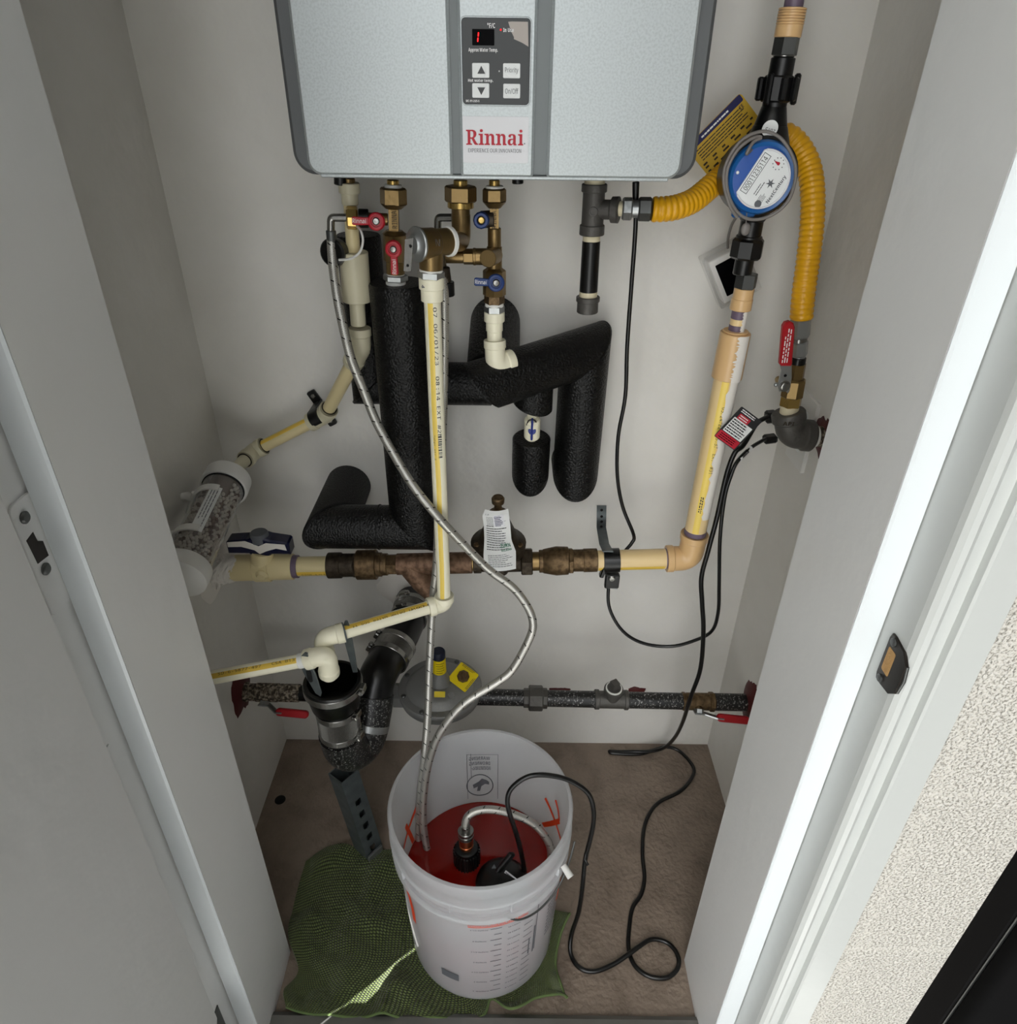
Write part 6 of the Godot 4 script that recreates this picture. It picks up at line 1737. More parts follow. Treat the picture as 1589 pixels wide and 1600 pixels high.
	for k in [-1.0, 1.0]:
		clamp_band(o, "hose_clamp", c1 + Vector3.DOWN * k * cw * 0.40, Vector3.DOWN, cr + 0.0004, 0.012, Vector3(1, 0, 0.3), M["steel"])
	var u = [Vector3(-0.2638, 0.3896, 0.325), Vector3(-0.2656, 0.3549, 0.318), Vector3(-0.2571, 0.3269, 0.3), Vector3(-0.2415, 0.329, 0.275), Vector3(-0.232, 0.363, 0.25), Vector3(-0.2277, 0.3956, 0.23), Vector3(-0.2216, 0.4172, 0.212), Vector3(-0.2134, 0.424, 0.185), Vector3(-0.2023, 0.4231, 0.145), Vector3(-0.1877, 0.4332, 0.1), Vector3(-0.1772, 0.4454, 0.055), Vector3(-0.1777, 0.44, 0)]
	u[0] = Vector3(ft.x, u[0].y + 0.01, ft.z)
	A(o, "trap_bend", Mb.new().sweep(spline(u.slice(0, 6), 6), 0.0385, 30), M["rubber_specked"])
	A(o, "trap_arm", Mb.new().sweep(spline(u.slice(4), 6), [0.037] if false else 0.0355, 30), M["black_rubber"])
	var a2: Vector3 = u[8]
	var ad: Vector3 = (u[9] - u[7]).normalized()
	ribbed(o, "ribbed_shield", a2, ad, 0.0385, 0.040)
	for k in [-0.017, 0.017]:
		clamp_band(o, "hose_clamp", a2 + ad * k, ad, 0.0388, 0.012, Vector3(-1, 0.4, 0.3), M["steel"])
	var a3: Vector3 = u[10]
	var ae: Vector3 = (u[11] - u[9]).normalized()
	ribbed(o, "ribbed_shield", a3, ae, 0.0365, 0.030)
	for k in [-0.014, 0.016]:
		clamp_band(o, "hose_clamp", a3 + ae * k, ae, 0.037, 0.011, Vector3(-0.5, 1, 0.6), M["steel"])
	clamp_band(o, "hose_clamp", u[4].lerp(u[3], 0.45), (u[4] - u[3]), 0.0385, 0.013, Vector3(-1, 0.2, 0.6), M["zinc"])
	blot(o, "wall_caulk", Transform3D(Basis(), Vector3(-0.1848, 0.4569, 0)), 0.062, 0.052, 0.006, 15, M["white_overspray"], 0.3)
	fin(o)
	# two bent plates that carry the discharge pipes over the funnel
	for q in [["left", [Vector3(-0.2897, 0.6171, 0.352), Vector3(-0.2968, 0.6091, 0.352), Vector3(-0.3029, 0.5874, 0.352), Vector3(-0.2994, 0.5653, 0.366), Vector3(-0.2883, 0.5323, 0.372), Vector3(-0.2798, 0.5267, 0.372), Vector3(-0.2766, 0.5353, 0.372), Vector3(-0.2801, 0.5739, 0.366), Vector3(-0.2845, 0.6039, 0.352), Vector3(-0.2847, 0.6172, 0.352)], l1, "thin steel plate rising from the funnel's clamp to hold the left pipe"], ["right", [Vector3(-0.2376, 0.6396, 0.312), Vector3(-0.2447, 0.6223, 0.312), Vector3(-0.2436, 0.5989, 0.31), Vector3(-0.2404, 0.5713, 0.31), Vector3(-0.2354, 0.5285, 0.31), Vector3(-0.2265, 0.5316, 0.31), Vector3(-0.2272, 0.5771, 0.31), Vector3(-0.2289, 0.6064, 0.312), Vector3(-0.2297, 0.6278, 0.312), Vector3(-0.2334, 0.641, 0.312)], e1, "thin steel plate rising from the funnel's clamp to hold the right pipe"]]:
		var b = T("pipe_bracket", q[3], "bracket")
		var mid = Vector3.ZERO
		for p in q[1]: mid += p
		mid /= q[1].size()
		var bx = frame(mid, Vector3(1, 0, 0.25), Vector3.UP)
		var pl = PackedVector2Array()
		for p in q[1]:
			var w: Vector3 = bx.affine_inverse() * p
			pl.append(Vector2(w.x, w.y))
		A(b, "plate", Mb.new().prism(pl, 0.0022, bx, 0.0004), M["galvanised"])
		var ring = bx.basis.z
		A(b, "pipe_collar", Mb.new().lathe(q[2], (l1 - l0) if q[0] == "left" else (e1 - e0), [[-0.001, 0.0112], [-0.001, 0.0165], [0.0012, 0.0165], [0.0012, 0.0112]], 24), M["galvanised"])
		if q[0] == "left":
			A(b, "oval_hole", Mb.new().prism(disc(1.0, 20) * Transform2D(0.0, Vector2(0.0055, 0.0125), 0.0, Vector2.ZERO) if false else rrect(0.009, 0.026, 0.0044), 0.0026, Transform3D(bx.basis, mid + Vector3(-0.002, -0.008, 0))), M["dark_hollow"])
		fin(b)
	# the perforated steel post under the trap
	o = T("strut_post", "slotted galvanised steel strut standing on the floor under the drain trap", "post")
	var pb = Vector3(-0.262, 0.0, 0.285)
	var ph = 0.246
	var xb = Basis(Vector3.UP, -PI * 0.25 + 0.10)
	var hw = 0.0205
	var ct = CSGCombiner3D.new()
	ct.name = "channel"
	o.add_child(ct)
	var bxo = CSGBox3D.new()
	bxo.name = "shell"; bxo.size = Vector3(0.041, ph, 0.041)
	ct.add_child(bxo)
	var inn = CSGBox3D.new()
	inn.name = "hollow"; inn.size = Vector3(0.036, ph + 0.02, 0.036); inn.operation = CSGShape3D.OPERATION_SUBTRACTION
	ct.add_child(inn)
	for k in 5:
		var hl = CSGCylinder3D.new()
		hl.name = "slot"; hl.radius = 0.0068; hl.height = 0.02; hl.sides = 20; hl.operation = CSGShape3D.OPERATION_SUBTRACTION
		hl.rotation = Vector3(0, 0, PI / 2)
		hl.scale = Vector3(1.9, 1, 1) if false else Vector3.ONE
		hl.position = Vector3(hw, -ph * 0.5 + 0.022 + k * 0.036, 0)
		ct.add_child(hl, true)
		var h2b = CSGBox3D.new()
		h2b.name = "slot_middle"; h2b.size = Vector3(0.02, 0.012, 0.0136); h2b.operation = CSGShape3D.OPERATION_SUBTRACTION
		h2b.position = hl.position + Vector3(0, 0.006, 0)
		ct.add_child(h2b, true)
	ct.material_override = M["galvanised"]
	var lean = Basis(Vector3.BACK, 0.11) * xb
	ct.transform = Transform3D(lean, pb + lean * Vector3(0, ph * 0.5, 0))
	A(o, "base_tab", Mb.new().box(pb + xb * Vector3(0.026, 0.012, 0.004), Vector3(0.006, 0.024, 0.036), xb, 0.001), M["zinc"])
	for ch in o.get_children():
		ch.position -= pb
	o.position = pb

func cords() -> void:
	var k: Material = M["cable_black"]
	# heater's power cord
	var o = T("power_cord", "thin black cord hanging from the heater, passing behind the pipe to the outlet", "cord")
	var r = 0.0032
	var p = [Vector3(0.1847, 1.2584, 0.15), Vector3(0.1896, 1.2073, 0.15), Vector3(0.1937, 1.1253, 0.14), Vector3(0.1981, 1.0335, 0.13), Vector3(0.2048, 0.9489, 0.12), Vector3(0.2017, 0.8735, 0.11), Vector3(0.2089, 0.7933, 0.1), Vector3(0.225, 0.7285, 0.095), Vector3(0.2494, 0.6727, 0.1), Vector3(0.2467, 0.6578, 0.105), Vector3(0.2347, 0.6419, 0.11), Vector3(0.216, 0.6077, 0.115), Vector3(0.2084, 0.579, 0.13), Vector3(0.2131, 0.5326, 0.14), Vector3(0.2407, 0.4869, 0.15), Vector3(0.2816, 0.4615, 0.155), Vector3(0.3335, 0.4588, 0.16), Vector3(0.374, 0.4837, 0.17), Vector3(0.3978, 0.5155, 0.18), Vector3(0.3984, 0.5675, 0.19), Vector3(0.3881, 0.6328, 0.195), Vector3(0.3717, 0.733, 0.2), Vector3(0.3678, 0.8073, 0.195), Vector3(0.3745, 0.8429, 0.185), Vector3(0.3842, 0.8636, 0.175), Vector3(0.4109, 0.8759, 0.15), Vector3(0.4465, 0.8722, 0.11)]
	A(o, "cable", Mb.new().sweep(spline(p, 6), r, 10), k)
	A(o, "strain_relief", rod(Vector3(0.1842, 1.263, 0.15), Vector3(0.1862, 1.2404, 0.15), 0.0048, "c", 0.0042), M["black_plastic"])
	A(o, "white_marker", Mb.new().sweep(spline([p[24].lerp(p[25], 0.12), p[24].lerp(p[25], 0.5) + Vector3(0, 0.0012, 0), p[24].lerp(p[25], 0.95)], 4), r + 0.0009, 12), M["paper_white"])
	var mk: Vector3 = p[24].lerp(p[25], 0.5)
	rows(o, M["print_black"], 0.022, 0.004, 1, pipe_on(mk + Vector3(0, 0.0012, 0), p[25] - p[24], r + 0.0011, Vector3(0.3, 0.3, 1)), 0.7)
	A(o, "plug", Mb.new().box(Vector3(0.4587, 0.8672, 0.098), Vector3(0.022, 0.013, 0.018), Basis(Vector3.BACK, 0.15), 0.003), M["black_plastic"])
	A(o, "plug_body", Mb.new().box(Vector3(0.494, 0.876, 0.086), Vector3(0.034, 0.026, 0.026), Basis(), 0.004), M["black_plastic"])
	fin(o)
	# the pump's cord
	o = T("power_cord", "black pump cord with red tag, looping over the floor into the bucket", "cord")
	var a = [Vector3(0.4466, 0.9081, 0.1), Vector3(0.423, 0.9097, 0.125), Vector3(0.4121, 0.9063, 0.14), Vector3(0.3914, 0.8864, 0.165), Vector3(0.377, 0.8782, 0.175), Vector3(0.3672, 0.8439, 0.185), Vector3(0.36, 0.7752, 0.2), Vector3(0.3542, 0.7092, 0.205), Vector3(0.3516, 0.6562, 0.205), Vector3(0.3615, 0.5994, 0.205), Vector3(0.3734, 0.5368, 0.205), Vector3(0.3838, 0.4419, 0.2), Vector3(0.3806, 0.3598, 0.19), Vector3(0.3913, 0.2258, 0.14), Vector3(0.402, 0.1034, 0.075), Vector3(0.3923, 0.0376, 0.045), Vector3(0.3635, 0.014, 0.035)]
	a.append_array([Vector3(0.3287, 0.0045, 0.0286), Vector3(0.2826, 0.0042, 0.029), Vector3(0.2704, 0.004, 0.0281), Vector3(0.282, 0.004, 0.0336), Vector3(0.343, 0.005, 0.0354), Vector3(0.3811, 0.009, 0.0249), Vector3(0.4088, 0.014, 0.021), Vector3(0.4383, 0.01, 0.0305), Vector3(0.4627, 0.0045, 0.0701), Vector3(0.452, 0.0042, 0.1022), Vector3(0.4173, 0.0042, 0.1388), Vector3(0.3668, 0.0042, 0.1662), Vector3(0.3397, 0.0042, 0.1957), Vector3(0.3201, 0.0042, 0.2371), Vector3(0.3086, 0.0042, 0.2952), Vector3(0.3052, 0.0042, 0.3422), Vector3(0.2934, 0.0042, 0.3765), Vector3(0.2725, 0.0042, 0.4034), Vector3(0.2611, 0.0042, 0.4389), Vector3(0.2539, 0.0042, 0.4785), Vector3(0.2603, 0.0042, 0.5079), Vector3(0.2818, 0.0042, 0.526), Vector3(0.3116, 0.0042, 0.5298), Vector3(0.3335, 0.0042, 0.5184), Vector3(0.3433, 0.0042, 0.5009), Vector3(0.339, 0.0042, 0.4809), Vector3(0.3231, 0.005, 0.4667), Vector3(0.2978, 0.008, 0.4651), Vector3(0.2732, 0.0115, 0.4793), Vector3(0.2497, 0.012, 0.4946), Vector3(0.2202, 0.007, 0.5097), Vector3(0.1857, 0.0042, 0.5201), Vector3(0.1591, 0.0042, 0.5133), Vector3(0.1454, 0.006, 0.4897), Vector3(0.1473, 0.03, 0.4692), Vector3(0.158, 0.09, 0.4594), Vector3(0.161, 0.17, 0.4504), Vector3(0.1621, 0.215, 0.4416), Vector3(0.1677, 0.265, 0.4359), Vector3(0.1709, 0.305, 0.4318), Vector3(0.1681, 0.345, 0.4312), Vector3(0.1576, 0.378, 0.4277), Vector3(0.1354, 0.4, 0.4251), Vector3(0.1076, 0.415, 0.4249), Vector3(0.0752, 0.422, 0.4267), Vector3(0.0516, 0.418, 0.4305), Vector3(0.0312, 0.402, 0.4379), Vector3(0.0252, 0.385, 0.4456), Vector3(0.0287, 0.36, 0.4523), Vector3(0.0411, 0.3, 0.4504), Vector3(0.0503, 0.245, 0.4481), Vector3(0.0577, 0.185, 0.4473), Vector3(0.0581, 0.165, 0.4487)])
	A(o, "cable", Mb.new().sweep(spline(a, 6), 0.0041, 10), k)
	A(o, "plug", Mb.new().box(Vector3(0.4532, 0.9055, 0.094), Vector3(0.018, 0.019, 0.018), Basis(Vector3.BACK, 0.1), 0.003), M["black_plastic"])
	A(o, "plug_body", Mb.new().box(Vector3(0.494, 0.902, 0.086), Vector3(0.032, 0.028, 0.026), Basis(), 0.004), M["black_plastic"])
	A(o, "cable_tie", Mb.new().sweep([Vector3(0.162, 0.235, 0.4401), Vector3(0.1609, 0.226, 0.4462), Vector3(0.1659, 0.223, 0.4548)], 0.0022, 8), k)
	# the red, white and black tag
	var tc = [Vector3(0.3632, 0.962, 0.178), Vector3(0.4001, 0.9368, 0.178), Vector3(0.3744, 0.8858, 0.178), Vector3(0.3564, 0.8993, 0.178)]
	var r3: Vector3 = (tc[1] - tc[0]).normalized()
	var u3: Vector3 = (tc[0] - tc[3])
	var cw: float = (tc[1] - tc[0]).length() * 0.97
	var chh: float = ((tc[0] - tc[3]).length() + (tc[1] - tc[2]).length()) * 0.5
	var cc: Vector3 = (tc[0] + tc[1] + tc[2] + tc[3]) * 0.25
	var cu = (tc[0] + tc[1] - tc[2] - tc[3]).normalized()
	cu = (cu - r3 * cu.dot(r3)).normalized()
	var tag = A(o, "warning_tag", Mb.new().prism(rrect(cw, chh, 0.002), 0.0012, frame(cc, r3, cu), 0.0002), M["print_black"])
	var tf = func(x: float, y: float) -> Vector3: return cc + r3 * x * cw + cu * y * chh + r3.cross(cu) * 0.0007
	A(tag, "white_field", Mb.new().prism(rrect(cw * 0.86, chh * 0.44, 0.001), 0.0004, frame(tf.call(0, -0.02), r3, cu)), M["paper_white"])
	for q in [[-0.10, 0.28, 0.5, 0.15], [-0.02, -0.37, 0.94, 0.22]]:
		A(tag, "red_field", Mb.new().prism(rrect(cw * q[2], chh * q[3], 0.001), 0.0004, frame(tf.call(q[0], q[1]), r3, cu)), M["print_red"])
	rows(tag, M["print_black"], cw * 0.8, chh * 0.40, 6, flat_on(tf.call(0, -0.02), r3, cu), 0.5)
	rows(tag, M["print_white"], cw * 0.8, chh * 0.10, 2, flat_on(tf.call(0, 0.43), r3, cu), 0.5)
	rows(tag, M["print_white"], cw * 0.4, chh * 0.12, 2, flat_on(tf.call(-0.10, 0.28), r3, cu), 0.4)
	rows(tag, M["screen_black"], cw * 0.8, chh * 0.16, 3, flat_on(tf.call(0, -0.37), r3, cu), 0.4)
	fin(o)
	# braided hoses
	o = T("braided_hose", "long steel braided hose curving from the upper left elbow down into the bucket", "hose")
	var st = [Vector3(-0.1973, 1.217, 0.168), Vector3(-0.2213, 1.2167, 0.168), Vector3(-0.2239, 1.1957, 0.168)]
	A(o, "steel_elbow", Mb.new().sweep(bend(st, 0.005, 6), 0.0052, 16), M["steel"])
	A(o, "crimp_ferrule", rod(Vector3(-0.2233, 1.2006, 0.168), Vector3(-0.2238, 1.1817, 0.168), 0.0068), M["steel_dull"])
	braid(o, [Vector3(-0.2239, 1.1883, 0.168), Vector3(-0.224, 1.1596, 0.175), Vector3(-0.2185, 1.1215, 0.195), Vector3(-0.2117, 1.0799, 0.207), Vector3(-0.2041, 1.036, 0.213), Vector3(-0.1913, 0.9942, 0.216), Vector3(-0.176, 0.947, 0.222), Vector3(-0.1536, 0.905, 0.236), Vector3(-0.1232, 0.8601, 0.258), Vector3(-0.0852, 0.8121, 0.272), Vector3(-0.0467, 0.7614, 0.272), Vector3(-0.0097, 0.7162, 0.272), Vector3(0.0291, 0.6868, 0.28), Vector3(0.0521, 0.6589, 0.29), Vector3(0.0623, 0.6343, 0.3), Vector3(0.0581, 0.6093, 0.31), Vector3(0.032, 0.5561, 0.325), Vector3(0.0061, 0.5341, 0.335), Vector3(-0.0481, 0.5025, 0.352), Vector3(-0.0822, 0.4605, 0.365), Vector3(-0.102, 0.4114, 0.37), Vector3(-0.1178, 0.3373, 0.378), Vector3(-0.1241, 0.2527, 0.392), Vector3(-0.1167, 0.1786, 0.41), Vector3(-0.0977, 0.1512, 0.44), Vector3(-0.0888, 0.1574, 0.46)])
	fin(o)
	o = T("braided_hose", "straight steel braided hose hanging behind the cream discharge pipe into the bucket", "hose")
	var s2 = [Vector3(-0.0531, 1.2159, 0.15), Vector3(-0.0806, 1.2149, 0.145), Vector3(-0.0815, 1.1934, 0.145)]
	A(o, "steel_elbow", Mb.new().sweep(bend(s2, 0.005, 6), 0.0052, 16), M["steel"])
	A(o, "black_coupling", rod(Vector3(-0.0673, 1.1426, 0.2), Vector3(-0.0671, 1.1238, 0.2), 0.011), M["black_plastic"])
	A(o, "brown_sleeve", rod(Vector3(-0.0692, 1.161, 0.2), Vector3(-0.0674, 1.1409, 0.2), 0.0075), M["bronze_dark"])
	braid(o, [Vector3(-0.0814, 1.1967, 0.145), Vector3(-0.0767, 1.1696, 0.17), Vector3(-0.0703, 1.1437, 0.205), Vector3(-0.0707, 1.0938, 0.212), Vector3(-0.0748, 1.0018, 0.214), Vector3(-0.0811, 0.9014, 0.218), Vector3(-0.0902, 0.7906, 0.222), Vector3(-0.0971, 0.6931, 0.225), Vector3(-0.1045, 0.6316, 0.232), Vector3(-0.1095, 0.5566, 0.26), Vector3(-0.1126, 0.4962, 0.29), Vector3(-0.1139, 0.4403, 0.325), Vector3(-0.1185, 0.3835, 0.355), Vector3(-0.1279, 0.3069, 0.372), Vector3(-0.1354, 0.2071, 0.385), Vector3(-0.1342, 0.133, 0.4), Vector3(-0.1259, 0.1133, 0.42)])
	fin(o)
	o = T("braided_hose", "short steel braided hose arching inside the bucket from the black pump", "hose")
	var q = [Vector3(-0.0464, 0.268, 0.4215), Vector3(-0.0467, 0.282, 0.4201), Vector3(-0.0423, 0.296, 0.415), Vector3(-0.0292, 0.303, 0.4099), Vector3(-0.0095, 0.305, 0.4073), Vector3(0.0136, 0.302, 0.4074), Vector3(0.0402, 0.294, 0.41), Vector3(0.0692, 0.28, 0.4146), Vector3(0.0875, 0.26, 0.4197), Vector3(0.0991, 0.232, 0.421), Vector3(0.1044, 0.2, 0.422), Vector3(0.1022, 0.17, 0.4225)]
	braid(o, q, 0.0068)
	A(o, "crimp_ferrule", rod(q[0] - Vector3(0, 0.006, 0), q[0] + Vector3(0.0002, 0.014, 0), 0.0078), M["steel"])
	fin(o)

func floor_things() -> void:
	# green towel under the bucket
	var o = T("towel", "green textured towel spread on the floor under the bucket, edges rumpled", "towel")
	var e_top = [Vector3(-0.3856, 0.006, 0.3168), Vector3(-0.3368, 0.006, 0.2878), Vector3(-0.2158, 0.006, 0.2934), Vector3(-0.0939, 0.006, 0.3199), Vector3(0.0373, 0.006, 0.3718), Vector3(0.148, 0.006, 0.4256)]
	var e_bot = [Vector3(-0.3488, 0.006, 0.5895), Vector3(-0.2902, 0.006, 0.5995), Vector3(-0.2026, 0.006, 0.6005), Vector3(-0.1153, 0.006, 0.5995), Vector3(-0.0191, 0.006, 0.5984), Vector3(0.0019, 0.006, 0.5667), Vector3(0.0378, 0.006, 0.5901), Vector3(0.078, 0.006, 0.5678), Vector3(0.1141, 0.006, 0.5614), Vector3(0.1323, 0.006, 0.5752)]
	var e_l = [Vector3(-0.3856, 0.006, 0.3168), Vector3(-0.3872, 0.006, 0.39), Vector3(-0.3784, 0.006, 0.4687), Vector3(-0.3472, 0.006, 0.5239), Vector3(-0.3595, 0.006, 0.5626), Vector3(-0.3488, 0.006, 0.5895)]
	var e_r = [Vector3(0.148, 0.006, 0.4256), Vector3(0.1289, 0.006, 0.4591), Vector3(0.1171, 0.006, 0.5022), Vector3(0.1198, 0.006, 0.5397), Vector3(0.1323, 0.006, 0.5752)]
	var along = func(p: Array, u: float) -> Vector3:
		var x = u * (p.size() - 1)
		var i = mini(int(x), p.size() - 2)
		return p[i].cubic_interpolate(p[i + 1], p[maxi(i - 1, 0)], p[mini(i + 2, p.size() - 1)], x - i)
	var nz = FastNoiseLite.new()
	nz.seed = 14; nz.frequency = 9.0; nz.fractal_octaves = 2
	var bc = Vector2(-0.0185, 0.443)
	var cloth = func(u: float, w: float) -> Vector3:
		var a: Vector3 = along.call(e_top, u).lerp(along.call(e_bot, u), w)
		var b: Vector3 = along.call(e_l, w).lerp(along.call(e_r, w), u)
		var c: Vector3 = e_top[0].lerp(e_top[5], u).lerp(e_bot[0].lerp(e_bot[9], u), w)
		var q = a + b - c
		var far = Vector2(q.x - bc.x, q.z - bc.y).length()
		var free = smoothstep(0.128, 0.175, far)
		var hgt = 0.004 + free * maxf(0.0, 0.017 * (nz.get_noise_2d(q.x, q.z) + 0.25))
		hgt += free * 0.014 * exp(-pow((q.x + 0.155 + (q.z - 0.5) * 0.25) / 0.018, 2.0)) * smoothstep(0.45, 0.55, q.z)
		hgt += 0.016 * smoothstep(0.90, 1.0, w) * (0.5 + 0.5 * sin(u * 21.0)) * smoothstep(0.45, 0.7, u)
		hgt += 0.020 * smoothstep(0.86, 1.0, u) * (0.55 + 0.45 * sin(w * 9.0 + 0.6)) * free
		hgt += 0.018 * smoothstep(0.90, 1.0, 1.0 - u) * (0.5 + 0.5 * sin(w * 11.0 - 2.0)) * smoothstep(0.3, 0.6, w)
		return Vector3(q.x, minf(hgt, 0.03), q.z)
	A(o, "cloth", Mb.new().sheet(110, 80, cloth, 0.004, Vector2(15, 9)), M["green_towel"])
	for edge in 2:
		var hem = []
		for k in 91:
			var t = k / 90.0
			hem.append(cloth.call(t, 1.0) if edge == 0 else cloth.call(1.0, t))
		for k in hem.size(): hem[k].y = maxf(hem[k].y, 0.0035)
		A(o, "hem", Mb.new().sweep(hem, 0.0024, 8), M["towel_hem"])
	fin(o)
	# the bucket: tapered walls, a stack of rims under the lip, pad, bail and print
	o = T("bucket", "cloudy white plastic bucket with measuring marks, standing on green towel", "bucket")
	var base = Vector3(-0.0185, 0.0065, 0.443)
	var H = 0.371
	var r0 = 0.1300
	var r1 = 0.1455
	var rad = func(y: float) -> float: return lerpf(r0, r1, y / H)
	var pl: Material = M["cloudy_plastic"]
	A(o, "wall", Mb.new().lathe(base, Vector3.UP, [[0.004, 0.0], [0.004, r0 - 0.006], [0.008, r0 - 0.0025], [H - 0.004, r1 - 0.0028]], 72), pl)
	A(o, "outer_wall", Mb.new().lathe(base, Vector3.UP, [[0.0, 0.0], [0.0, r0 - 0.012], [0.003, r0 - 0.004], [0.010, r0], [H - 0.095, rad.call(H - 0.095)], [H - 0.092, rad.call(H) + 0.0035], [H - 0.070, rad.call(H) + 0.0045], [H - 0.068, rad.call(H) + 0.0005], [H - 0.052, rad.call(H) + 0.0005], [H - 0.050, rad.call(H) + 0.0050], [H - 0.047, rad.call(H) + 0.0055], [H - 0.028, rad.call(H) + 0.0025], [H - 0.024, rad.call(H) + 0.0045], [H - 0.004, rad.call(H) + 0.0048], [H, rad.call(H) + 0.0030], [H + 0.0008, r1 + 0.0005], [H, r1 - 0.0022], [H - 0.004, r1 - 0.0028]], 72), pl)
	for k in 10:
		var an = 0.35 + TAU * k / 10.0
		A(o, "rim_rib", Mb.new().box(base + Vector3(sin(an) * (r1 + 0.003), H - 0.060, cos(an) * (r1 + 0.003)), Vector3(0.0022, 0.018, 0.005), Basis(Vector3.UP, an), 0.0006), pl)
	# bail: wire from an ear on the far right, sagging round the front, with a white roller grip
	var on = func(an: float, y: float, out: float) -> Vector3: return base + Vector3(sin(an), 0, cos(an)) * (rad.call(y) + out) + Vector3(0, y, 0)
	var bw = []
	for q in [[0.30, 0.288, 0.004], [0.42, 0.272, 0.008], [0.60, 0.263, 0.008], [0.80, 0.262, 0.008], [1.0, 0.272, 0.010], [1.20, 0.292, 0.012], [1.36, 0.315, 0.014]]: bw.append(on.call(q[0], q[1], q[2]))
	A(o, "bail_wire", Mb.new().sweep(spline(bw, 6), 0.0017, 8), M["steel_dull"])
	var wl = []
	for q in [[-0.72, 0.285, 0.004], [-0.84, 0.20, 0.006], [-0.80, 0.13, 0.004]]: wl.append(on.call(q[0], q[1], q[2]))
	A(o, "bail_wire", Mb.new().sweep(spline([Vector3(-0.1484, 0.1746, 0.48), Vector3(-0.1411, 0.1434, 0.5), Vector3(-0.1326, 0.1069, 0.515), Vector3(-0.1278, 0.0834, 0.52)], 6), 0.0016, 8), M["teflon"])
	A(o, "grip_roller", Mb.new().lathe(Vector3(0.1144, 0.3183, 0.515), Vector3(0.126, 0.3104, 0.53) - Vector3(0.1144, 0.3183, 0.515), [[0, 0.0], [0, 0.0052], [(Vector3(0.126, 0.3104, 0.53) - Vector3(0.1144, 0.3183, 0.515)).length(), 0.0058], [(Vector3(0.126, 0.3104, 0.53) - Vector3(0.1144, 0.3183, 0.515)).length(), 0.004], [0.006, 0.0035]], 18), M["white_plastic"])
	# print on the outside: angle an runs to the right round the wall, y up
	var wrap = func(an0: float, y0: float, off: float, slant := 0.0) -> Callable:
		return func(q: Vector2) -> Array:
			var y: float = y0 + q.y + q.x * slant
			var an: float = an0 + q.x / rad.call(y)
			return [on.call(an, y, off), Vector3(sin(an), 0.05, cos(an))]
	var marks = 0.085
	print_on(o, "Customers to check with chosen product", "nb", 0.098, 0.0052, M["print_orange"], wrap.call(marks + 0.155, 0.262, 0.0006))
	var or_ = Mb.new()
	for k in 16:
		var q = []
		for e in [Vector2(-0.049 + k * 0.0061, -0.0052), Vector2(-0.049 + (k + 1) * 0.0061, -0.0052), Vector2(-0.049 + (k + 1) * 0.0061, -0.0034), Vector2(-0.049 + k * 0.0061, -0.0034)]: q.append(wrap.call(marks + 0.155, 0.262, 0.0006).call(e))
		or_.quad(q[0][0], q[1][0], q[2][0], q[3][0], q[0][1])
	A(o, "orange_rule", or_, M["print_orange"]).set_meta("kind", "stuff")
	var ticks = Mb.new()
	var tick = func(an: float, y: float, w: float) -> void:
		for k in 2:
			var q = []
			for e in [Vector2(w * (k * 0.5 - 0.5), -0.0009), Vector2(w * (k * 0.5), -0.0009), Vector2(w * (k * 0.5), 0.0009), Vector2(w * (k * 0.5 - 0.5), 0.0009)]: q.append(wrap.call(an, y, 0.0006).call(e))
			ticks.quad(q[0][0], q[1][0], q[2][0], q[3][0], q[0][1])
	for k in 13:
		tick.call(marks + (0.12 if k % 2 == 0 else 0.14), 0.250 - k * 0.0172, 0.018 if k % 2 == 0 else 0.012)
		if k % 2 == 0:
			var gl: Array = ["4 1/2 Gallons", "4 Gallons", "3 1/2 Gallons", "3 Gallons", "2 1/2 Gallons", "2 Gallons", "1 Gallon"]
			print_on(o, gl[k / 2], "nb", 0.028 if k % 4 == 0 else 0.022, 0.0036, M["print_grey"], wrap.call(marks - 0.07, 0.249 - k * 0.0172, 0.0006))
	for k in 12:
		print_on(o, "%d Liters" % (19 - k), "nb", 0.021, 0.0036, M["print_grey"], wrap.call(marks + 0.33, 0.244 - k * 0.0186, 0.0006))
		tick.call(marks + 0.52, 0.245 - k * 0.0186, 0.017)
	A(o, "mark_lines", ticks, M["print_grey"]).set_meta("kind", "stuff")
	var bars = Mb.new()
	for e in [[0.735, 0.262, 0.120, 0.0020], [0.712, 0.200, 0.115, 0.0030], [0.640, 0.170, 0.120, 0.0026]]:
		for k in 6:
			var q = []
			var y0: float = lerpf(e[2], e[1], k / 6.0)
			var y1: float = lerpf(e[2], e[1], (k + 1) / 6.0)
			for c in [[-1, y0], [1, y0], [1, y1], [-1, y1]]: q.append(on.call(e[0] + c[0] * e[3] * 0.5 / 0.14, c[1], 0.0006))
			bars.quad(q[0], q[1], q[2], q[3], Vector3(sin(e[0]), 0, cos(e[0])))
	A(o, "print_bars", bars, M["print_grey"]).set_meta("kind", "stuff")
	rows(o, M["print_grey"], 0.05, 0.10, 9, wrap.call(1.12, 0.17, 0.0006), 0.35)
	rows(o, M["print_grey"], 0.026, 0.004, 1, wrap.call(-0.42, 0.285, 0.0056 + 0.0), 0.6)
	A(o, "moulded_mark", Mb.new().sheet(4, 6, func(u: float, w: float) -> Vector3: return on.call(-0.50 + w * 0.24, 0.068 + u * 0.022, 0.0006), 0.0), M["print_grey"])
	# orange strokes of the big side lettering, printed outside and showing through to the inside
	var cx = Vector3(base.x, 0, base.z)
